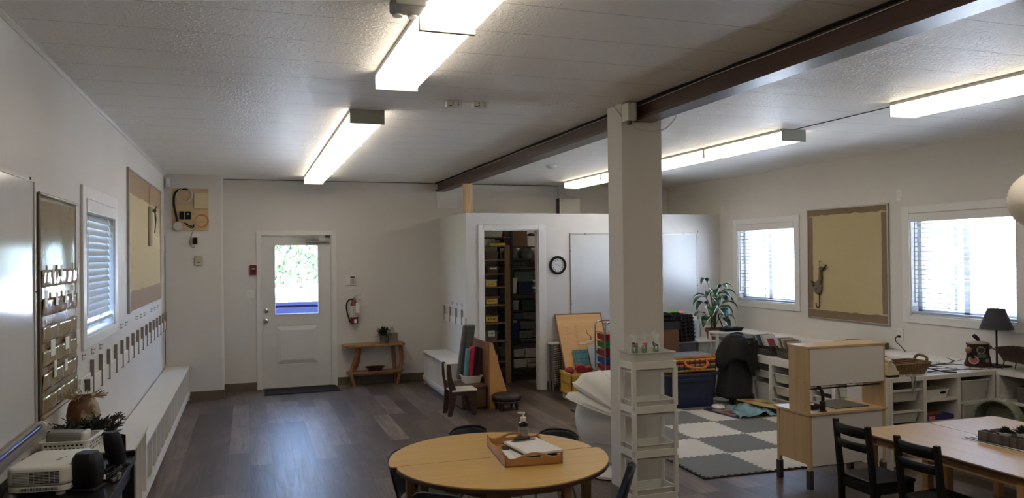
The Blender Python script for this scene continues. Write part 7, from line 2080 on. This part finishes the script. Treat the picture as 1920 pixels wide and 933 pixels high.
for y, z in ((KY0 + .05, .98), (KY0 + .17, .98), (KY0 + .05, .78), (KY0 + .17, .78), (KY0 + .05, .60)): m.cbox((KX0 + .002, y, z), (.003, .006, .006))
m.build('screw_heads', DKWOOD, t)
# ---------------------------------------------------------------- round table (two half rounds)
RX, RY, RR = 1.345, 4.20, .615
def half(sgn, dx, label):
    t = thing('half_round_table', label, 'table', (RX + dx, RY + sgn * .25, 0), 0, 'half round tables pushed together')
    R0 = .608
    y0 = RY + sgn * .004
    n = 34
    pts = [(RX + dx + R0 * math.cos(PI * i / n), y0 + sgn * R0 * math.sin(PI * i / n)) for i in range(n + 1)]
    # small corner radius where the arc meets the straight side
    pts[0] = (pts[0][0] - .004, pts[0][1] + sgn * .012); pts[-1] = (pts[-1][0] + .004, pts[-1][1] + sgn * .012)
    pts = [(RX + dx + R0 - .02, y0)] + pts + [(RX + dx - R0 + .02, y0)]
    MB().prism(pts, 'xy', .594, .600).build('table_top', MAPLE, t)
    pe = [(RX + dx + (x - RX - dx) * 1.004, y0 + (y - y0) * 1.004) for x, y in pts]
    MB().prism(pe, 'xy', .572, .5945).build('edge_band', EDGE, t, bevel=.004)
    leg = []
    for a in (.30, PI - .30):
        leg.append((RX + dx + .50 * math.cos(a), y0 + sgn * (.50 * math.sin(a) - .04)))
    for a in (PI / 2 - .43, PI / 2 + .43): leg.append((RX + dx + .50 * math.cos(a), y0 + sgn * .50 * math.sin(a)))
    if sgn > 0: leg = leg[:]
    for x, y in leg:
        MB().box(x - .024, x + .024, y - .024, y + .024, 0, .572).build('leg', wood('table_leg_wood', (128, 96, 66), (158, 124, 88), .5, 'z', 9) if 'table_leg_wood' not in bpy.data.materials else bpy.data.materials['table_leg_wood'], t, bevel=.005)
    lw = bpy.data.materials['table_leg_wood']
    m = MB()
    order = [leg[0], leg[2], leg[3], leg[1], leg[0]]
    for a, b in zip(order, order[1:]): m.bar((*a, .543), (*b, .543), .018, .056)
    m.build('apron', lw, t)
half(1, -.014, 'far half round maple table, dark edged, against its near twin')
half(-1, .014, 'near half round maple table with the wooden tray, dark edged')
# serving tray with scalloped ends
t = thing('serving_tray', 'honey wooden serving tray with scalloped handled sides on the round table', 'tray', (1.50, 4.19, .60))
TW = wood('tray_wood', (160, 112, 66), (182, 134, 84), .4, 'x', 9, .2)
TM = Matrix.Translation((1.490, 4.195, .601)) @ Matrix.Rotation(-.10, 4, 'Z')
TWd, TLn = .325, .50        # along x, along y
def tr(): m = MB(); m.M = TM; return m
tr().box(-TWd / 2, TWd / 2, -TLn / 2, TLn / 2, 0, .008).build('tray_floor', TW, t)
def wave(L, lo, hi, mid):
    pts = []
    for i in range(33):
        u = i / 32; x = (u - .5) * L
        c = (math.cos((u - .5) * 2 * PI * 1.0) + 1) / 2
        z = lo + (hi - lo) * c ** 1.2 + mid * (abs(u - .5) * 2) ** 6
        pts.append((x, z))
    return pts
for y in (-TLn / 2, TLn / 2 - .01):
    # end wall with a hand hole
    top = wave(TWd, .034, .072, .030)
    m = tr()
    hol = (-.045, .045, .030, .046)
    def colm(x0_, x1_, za, zb, zc, zd): m.add([(x0_, y, za), (x1_, y, zb), (x1_, y, zd), (x0_, y, zc), (x0_, y + .01, za), (x1_, y + .01, zb), (x1_, y + .01, zd), (x0_, y + .01, zc)], [(0, 1, 2, 3), (4, 5, 6, 7), (0, 1, 5, 4), (2, 3, 7, 6), (0, 3, 7, 4), (1, 2, 6, 5)])
    for (xa, za), (xb, zb) in zip(top, top[1:]):
        def hz(x): return max(0., 1 - (x / .05) ** 2) ** .5 if abs(x) < .05 else 0
        ha, hb = hz(xa), hz(xb)
        if ha > 0 or hb > 0:
            f = lambda h, z: (z - .020 + .006 - .009 * h, z - .014)
            colm(xa, xb, 0, 0, za - .012 - .016 * ha, zb - .012 - .016 * hb); colm(xa, xb, za - .012, zb - .012, za, zb)
        else: colm(xa, xb, 0, 0, za, zb)
    m.build('end_wall', TW, t)
for x in (-TWd / 2, TWd / 2 - .01):
    top = wave(TLn, .03, .05, .036)
    m = tr(); m.prism([(-TLn / 2, 0), (TLn / 2, 0)] + top[::-1], 'yz', x, x + .01); m.build('side_wall', TW, t)
PAPB = mat('booklet_dark', (44, 44, 46), .5)
def flat(name, lab, cat, c, w, d, h, rz, m_, tilt=0., g=None):
    m = MB(); m.cbox(c, (w, d, h), (tilt, 0, rz))
    return tag(m.build(name, m_), lab, cat, g)
flat('paper_stack', 'white paper booklet at the left inside the wooden tray', 'booklet', (1.385, 4.10, .620), .05, .26, .010, -.10, PAPER)
flat('paper_stack', 'white paper booklet with dark edge in the middle of the wooden tray', 'booklet', (1.435, 4.10, .622), .06, .27, .014, -.10, PAPER)
flat('dark_folder', 'dark folder under the papers in the wooden tray', 'folder', (1.50, 4.16, .6145), .22, .36, .008, -.10, PAPB)
t = thing('clipboard', 'brown clipboard with white papers propped across the wooden tray', 'clipboard', (1.53, 4.20, .65))
CM = Matrix.Translation((1.535, 4.165, .645)) @ Matrix.Rotation(.15, 4, 'Z') @ Matrix.Rotation(.02, 4, 'X')
def cb(): m = MB(); m.M = CM; return m
cb().box(-.11, .11, -.16, .16, -.004, 0).build('board', mat('clipboard_brown', (96, 66, 44), .5), t)
cb().box(-.108, .108, -.158, .145, .0002, .012).build('papers', PAPER, t)
m = cb(); m.prism([(-.065, .09), (.065, .09), (.085, .11), (.05, .135), (.02, .16), (-.02, .16), (-.05, .135), (-.085, .11)], 'xy', .0122, .016); m.build('clip_plate', STEEL, t, bevel=.002)
m = cb(); m.tube([(-.05, .125, .022), (.05, .125, .022)], .009, 8); m.prism([(-.02, .13), (.02, .13), (.014, .17), (-.014, .17)], 'xy', .02, .03); m.build('clip_spring', mat('dark_clip', (84, 80, 76), .35, .8), t, smooth=.8)
# sanitizer bottle
t = thing('sanitizer_bottle', 'dark pump bottle with a grey white label on the round table', 'bottle', (1.592, 4.45, .60))
BX, BY, BZ = 1.592, 4.475, .6008
DKB2 = mat('dark_amber_bottle', (24, 18, 16), .2)
MB().lathe([(0, 0), (.029, 0), (.032, .006), (.032, .105), (.028, .118), (.015, .128), (.013, .14), (0, .14)], (BX, BY, BZ), 24).build('bottle_body', DKB2, t, smooth=.6)
MB().lathe([(.0324, .018), (.0324, .098)], (BX, BY, BZ), 24, cap=False).build('label', mat('bottle_label', (150, 150, 146), .5), t, smooth=.6)
m = MB(); q = random.Random(8)
for i in range(9):
    z = BZ + .028 + i * .0078
    for k in range(7):
        a0 = -PI / 2 - .95 + k * .27; a1 = a0 + q.uniform(.12, .24)
        m.add([(BX + .0327 * math.cos(a), BY + .0327 * math.sin(a), zz) for zz in (z, z + .0028) for a in (a0, a1)], [(0, 1, 3, 2)])
m.build('label_print', mat('label_grey_print', (84, 84, 82), .6), t)
MB().lathe([(0, .128), (.0165, .128), (.0165, .152), (.006, .155), (.005, .175), (.0, .175)], (BX, BY, BZ), 16).build('pump_collar', PLAS, t, smooth=.6)
MB().lathe([(0, .174), (.012, .174), (.012, .182), (0, .184)], (BX, BY, BZ), 14).cbox((BX - .018, BY - .004, BZ + .180), (.036, .011, .008)).build('pump_head', PLAS, t, smooth=.6)
# navy shell chairs round the table
def shell_chair():
    t = thing('shell_chair', 'x', 'chair', (0, 0, 0), 0, 'navy plastic chairs round the table')
    # local: sitter looks along +y, back at -y
    def seat(u, v):
        x = (u - .5) * .33; y = -.15 + .32 * v
        z = .33 + .018 * (2 * u - 1) ** 2 - .012 * math.sin(PI * v) - (.02 * max(0, v - .85) / .15)
        return (x * (1 - .06 * v), y, z)
    MB().grid(seat, 12, 12).build('seat', NAVY, t, solid=.008, smooth=1., local=True)
    def back(u, v):
        x = (u - .5) * (.32 - .05 * v ** 2); y = -.165 - .07 * v + .035 * (2 * u - 1) ** 2
        z = .345 + .24 * v - .03 * (abs(2 * u - 1) ** 4) * v
        return (x, y, z)
    MB().grid(back, 12, 10).build('backrest', NAVY, t, solid=.010, smooth=1., local=True)
    MB().tube([back(i / 12, 1) for i in range(13)], .0075, 7).build('back_rim', NAVY, t, smooth=.9, local=True)
    for s_ in (-1, 1):
        MB().tube(smooth_path([(s_ * .11, .12, .32), (s_ * .135, .13, .20), (s_ * .16, .155, 0.004)], 4), .0095, 8).build('leg', CHROME, t, smooth=.9, local=True)
        MB().tube(smooth_path([(s_ * .11, -.10, .32), (s_ * .135, -.13, .20), (s_ * .16, -.17, 0.004)], 4), .0095, 8).build('leg', CHROME, t, smooth=.9, local=True)
    m = MB()
    for y in (.12, -.10): m.tube([(-.11, y, .318), (.11, y, .318)], .008, 7)
    m.tube([(-.11, -.10, .318), (-.11, .12, .318)], .008, 7).tube([(.11, -.10, .318), (.11, .12, .318)], .008, 7)
    m.build('seat_frame', CHROME, t, smooth=.9, local=True)
    return t
sc0 = shell_chair()
spots = [((1.42, 4.86), PI + .10, 'navy chair at the far side of the round table, just left of centre'),
         ((1.80, 4.60), PI - .75, 'navy chair at the far right of the round table, only its top edge showing'),
         ((1.0, 4.46), PI + 1.0, 'navy chair at the left end of the round table'),
         ((.992, 3.882), -.62, 'navy chair tucked under the near left of the round table'),
         ((1.79, 3.90), 1.097, 'navy chair in profile at the near right of the round table')]
for i, ((x, y), rz, lab) in enumerate(spots):
    if i == 0:
        sc0.location = (x, y, 0); sc0.rotation_euler = (0, 0, rz); sc0['label'] = lab
    else: dup(sc0, (x, y, 0), rz, lab)

# ---------------------------------------------------------------- two rectangular tables
def rtable(x0_, x1_, y0_, y1_, label):
    t = thing('activity_table', label, 'table', ((x0_ + x1_) / 2, (y0_ + y1_) / 2, 0), 0, 'rectangular tables pushed together')
    cx_, cy_, w_, d_ = (x0_ + x1_) / 2, (y0_ + y1_) / 2, x1_ - x0_, y1_ - y0_
    MB().prism(rrect(w_ - .004, d_ - .004, .055, 7, cx_, cy_), 'xy', .544, .55).build('table_top', MAPLE2, t)
    MB().prism(rrect(w_, d_, .057, 7, cx_, cy_), 'xy', .524, .5445).build('edge_band', EDGE, t, bevel=.004)
    lw = wood('table_leg_pale', (170, 126, 84), (194, 150, 104), .45, 'z', 9) if 'table_leg_pale' not in bpy.data.materials else bpy.data.materials['table_leg_pale']
    for x in (x0_ + .075, x1_ - .075):
        for y in (y0_ + .09, y1_ - .09): MB().box(x - .026, x + .026, y - .026, y + .026, 0, .524).build('leg', lw, t, bevel=.006)
    for x in (x0_ + .075, x1_ - .075): MB().box(x - .009, x + .009, y0_ + .09, y1_ - .09, .468, .524).build('apron', lw, t)
    for y in (y0_ + .09, y1_ - .09): MB().box(x0_ + .075, x1_ - .075, y - .009, y + .009, .468, .524).build('apron', lw, t)
rtable(3.85, 4.474, 2.94, 4.18, 'rectangular maple table nearer the round table, black chairs pulled up to it')
rtable(4.478, 5.10, 2.92, 4.16, 'rectangular maple table nearer the white storage units')
# striped runner and succulents
t = thing('table_runner', 'black and white striped cloth under the wooden planter boxes', 'cloth', (4.42, 3.5, .55))
m = MB(); m.M = Matrix.Translation((4.42, 3.50, 0)) @ Matrix.Rotation(.06, 4, 'Z'); m.box(-.115, .115, -.20, .24, .5505, .5525)
o = m.build('cloth', stripes('runner_stripes', ((30, 30, 34), (206, 204, 200), (30, 30, 34), (206, 204, 200), (206, 204, 200)), 0, .10, .8), t)
GWD = wood('grey_weathered_wood', (74, 66, 60), (106, 98, 92), .75, 'z', 12)
def planter(label, c, rz, w, d, h, n):
    t = thing('planter_box', label, 'planter', (c[0], c[1], .5528), rz, 'weathered planter boxes')
    th = .008
    m = MB()
    m.box(-w / 2, w / 2, -d / 2, -d / 2 + th, 0, h).box(-w / 2, w / 2, d / 2 - th, d / 2, 0, h).box(-w / 2, -w / 2 + th, -d / 2 + th, d / 2 - th, 0, h).box(w / 2 - th, w / 2, -d / 2 + th, d / 2 - th, 0, h).box(-w / 2, w / 2, -d / 2, d / 2, 0, th)
    m.build('box', GWD, t, local=True)
    for i in range(1, n):
        y = -d / 2 + d * i / n
        MB().box(-w / 2 + th, w / 2 - th, y - .004, y + .004, th, h - .002).build('divider', GWD, t, local=True)
    sm = MB()
    for i in range(n * 2):
        y = -d / 2 + d * (i + .5) / (n * 2)
        for x in (-w / 2 - .0006, w / 2 + .0006): sm.add([(x, y - .001, .004), (x, y + .001, .004), (x, y + .001, h - .004), (x, y - .001, h - .004)], [(0, 1, 2, 3)])
        for x in (-w / 2, w / 2):
            if i % 2 == 0: sm.add([(x * 1.02, y - .014, h * .5), (x * 1.02, y + .014, h * .5), (x * 1.02, y + .014, h * .5 + .002), (x * 1.02, y - .014, h * .5 + .002)], [(0, 1, 2, 3)])
    sm.build('wood_seams', BLACKM, t, local=True)
    return t
planter('weathered planter box at the back, left, holding a rosette succulent', (4.385, 3.52), .06, .07, .27, .062, 3)
planter('weathered planter box in front holding a spiky succulent at the photo edge', (4.465, 3.50), .06, .07, .27, .066, 3)
def succ(label, c, spiky, sd):
    t = thing('succulent', label, 'succulent', (c[0], c[1], c[2]))
    MB().lathe([(0, -.03), (.026, -.03), (.033, 0), (.035, .006), (.030, .006), (.028, 0), (0, -.002)], c, 20).build('pot', PLAS, t, smooth=.6)
    q = random.Random(sd); m = MB()
    for k in range(44 if spiky else 60):
        a = k * 2.399; e = .15 + 1.3 * (k / (44 if spiky else 60))
        l = (.062 if spiky else .046) * (1 - .25 * k / 60) * q.uniform(.85, 1.1); w_ = .0045 if spiky else .011
        d = Vector((math.cos(a) * math.cos(e), math.sin(a) * math.cos(e), math.sin(e)))
        sdv = d.cross(Vector((0, 0, 1))).normalized(); u = sdv.cross(d)
        p = Vector(c) + Vector((0, 0, .004)) + d * .006
        m.add([p, p + d * l * .55 + sdv * w_ + u * .003, p + d * l, p + d * l * .55 - sdv * w_ + u * .003, p + d * l * .5 - u * .004], [(0, 1, 4), (1, 2, 4), (2, 3, 4), (3, 0, 4), (0, 1, 2, 3)])
    m.build('leaves', mat('succulent_%d' % sd, (34, 56, 44), .5, var=.3, vscale=40), t)
succ('dark green rosette succulent in a white pot in the back planter box', (4.405, 3.515, .618), False, 1)
succ('dark green spiky succulent in the front planter box by the photo edge', (4.455, 3.44, .622), True, 2)
# black wooden chairs
def kid_chair(label, loc, rz):
    """local: sitter looks along +x, back posts at x = 0"""
    t = thing('wooden_chair', label, 'chair', loc, rz, 'black wooden chairs at the rectangular table')
    hw = .135
    for s_ in (-1, 1):
        y = s_ * hw
        MB().prism([(-.015, 0), (.02, 0), (.022, .30), (-.022, .68), (-.052, .68), (-.016, .30)], 'xz', y - .015, y + .015).build('rear_post', BLACKW, t, bevel=.004, local=True)
        MB().box(.27, .305, y - .017, y + .017, 0, .315).build('front_leg', BLACKW, t, bevel=.004, local=True)
        MB().box(.02, .27, y - .009, y + .009, .255, .315).build('side_rail', BLACKW, t, local=True)
        MB().box(.02, .27, y - .008, y + .008, .10, .125).build('stretcher', BLACKW, t, local=True)
    for xa_, xb_ in ((.275, .295), (-.005, .012)): MB().box(xa_, xb_, -hw + .015, hw - .015, .255, .315).build('apron', BLACKW, t, local=True)
    MB().prism([(.0, -hw - .012), (.315, -hw - .022), (.325, -hw + .01), (.325, hw - .01), (.315, hw + .022), (.0, hw + .012)], 'xy', .316, .334).build('seat', BLACKW, t, bevel=.006, local=True)
    for z0_, z1_, x in ((.600, .665, -.036), (.515, .565, -.026)):
        MB().grid(lambda u, v: (x - .022 * math.sin(PI * u) - .010 * v, -hw + .013 + (2 * hw - .026) * u, z0_ + (z1_ - z0_) * v), 8, 2).build('back_slat', BLACKW, t, solid=.014, local=True, smooth=.9)
    return t
kid_chair('black wooden chair at the far end of the rectangular table, beside the play kitchen', (3.60, 3.885, 0), 0)
kid_chair('black wooden chair in front, nearer the photo bottom at the rectangular table', (3.595, 3.385, 0), .02)
# small barrel shaped green wicker chair
t = thing('wicker_chair', 'small pale green wicker barrel chair between table and white units', 'chair', (5.55, 4.52, 0))
AX_ = Vector((.86, .30, 0)).normalized(); CR_ = Vector((-AX_.y, AX_.x, 0)) * -1; O_ = Vector((5.53, 4.50, 0))
def wk(u, v, r=.158, dome=1.):
    L_ = 1.24 + PI * r
    # arch outline: up one side, over, down the other
    s_ = u * (2 * .41 + PI * r)
    if s_ < .41: p = (-r, s_)
    elif s_ > .41 + PI * r: p = (r, .41 - (s_ - .41 - PI * r))
    else:
        a = PI - (s_ - .41) / r; p = (r * math.cos(a), .41 + r * math.sin(a))
    k = 1 - .10 * v ** 3
    q_ = O_ + AX_ * (.18 * v) + CR_ * (p[0] * k)
    return (q_.x, q_.y, .004 + p[1] * (1 - .05 * v ** 3))
MB().grid(wk, 48, 10).build('wicker_shell', WICKG, t, solid=.018, smooth=1.1)
MB().tube([wk(i / 48, 0) for i in range(49)], .014, 8).build('braided_rim', WICKG, t, smooth=.9)
bk_ = [Vector(wk(i / 48, 1)) for i in range(49)]
MB().add([v_ for v_ in bk_], [tuple(range(49))]).build('back_panel', WICKG, t, solid=.012)
sv = []
for z_ in (.235, .26):
    for v_ in (.02, .97):
        for r_ in (-.145, .145): q_ = O_ + AX_ * (.18 * v_) + CR_ * r_; sv.append((q_.x, q_.y, z_))
MB().add(sv, [(0, 1, 3, 2), (4, 5, 7, 6), (0, 1, 5, 4), (2, 3, 7, 6), (0, 2, 6, 4), (1, 3, 7, 5)]).build('seat', WICKG, t)
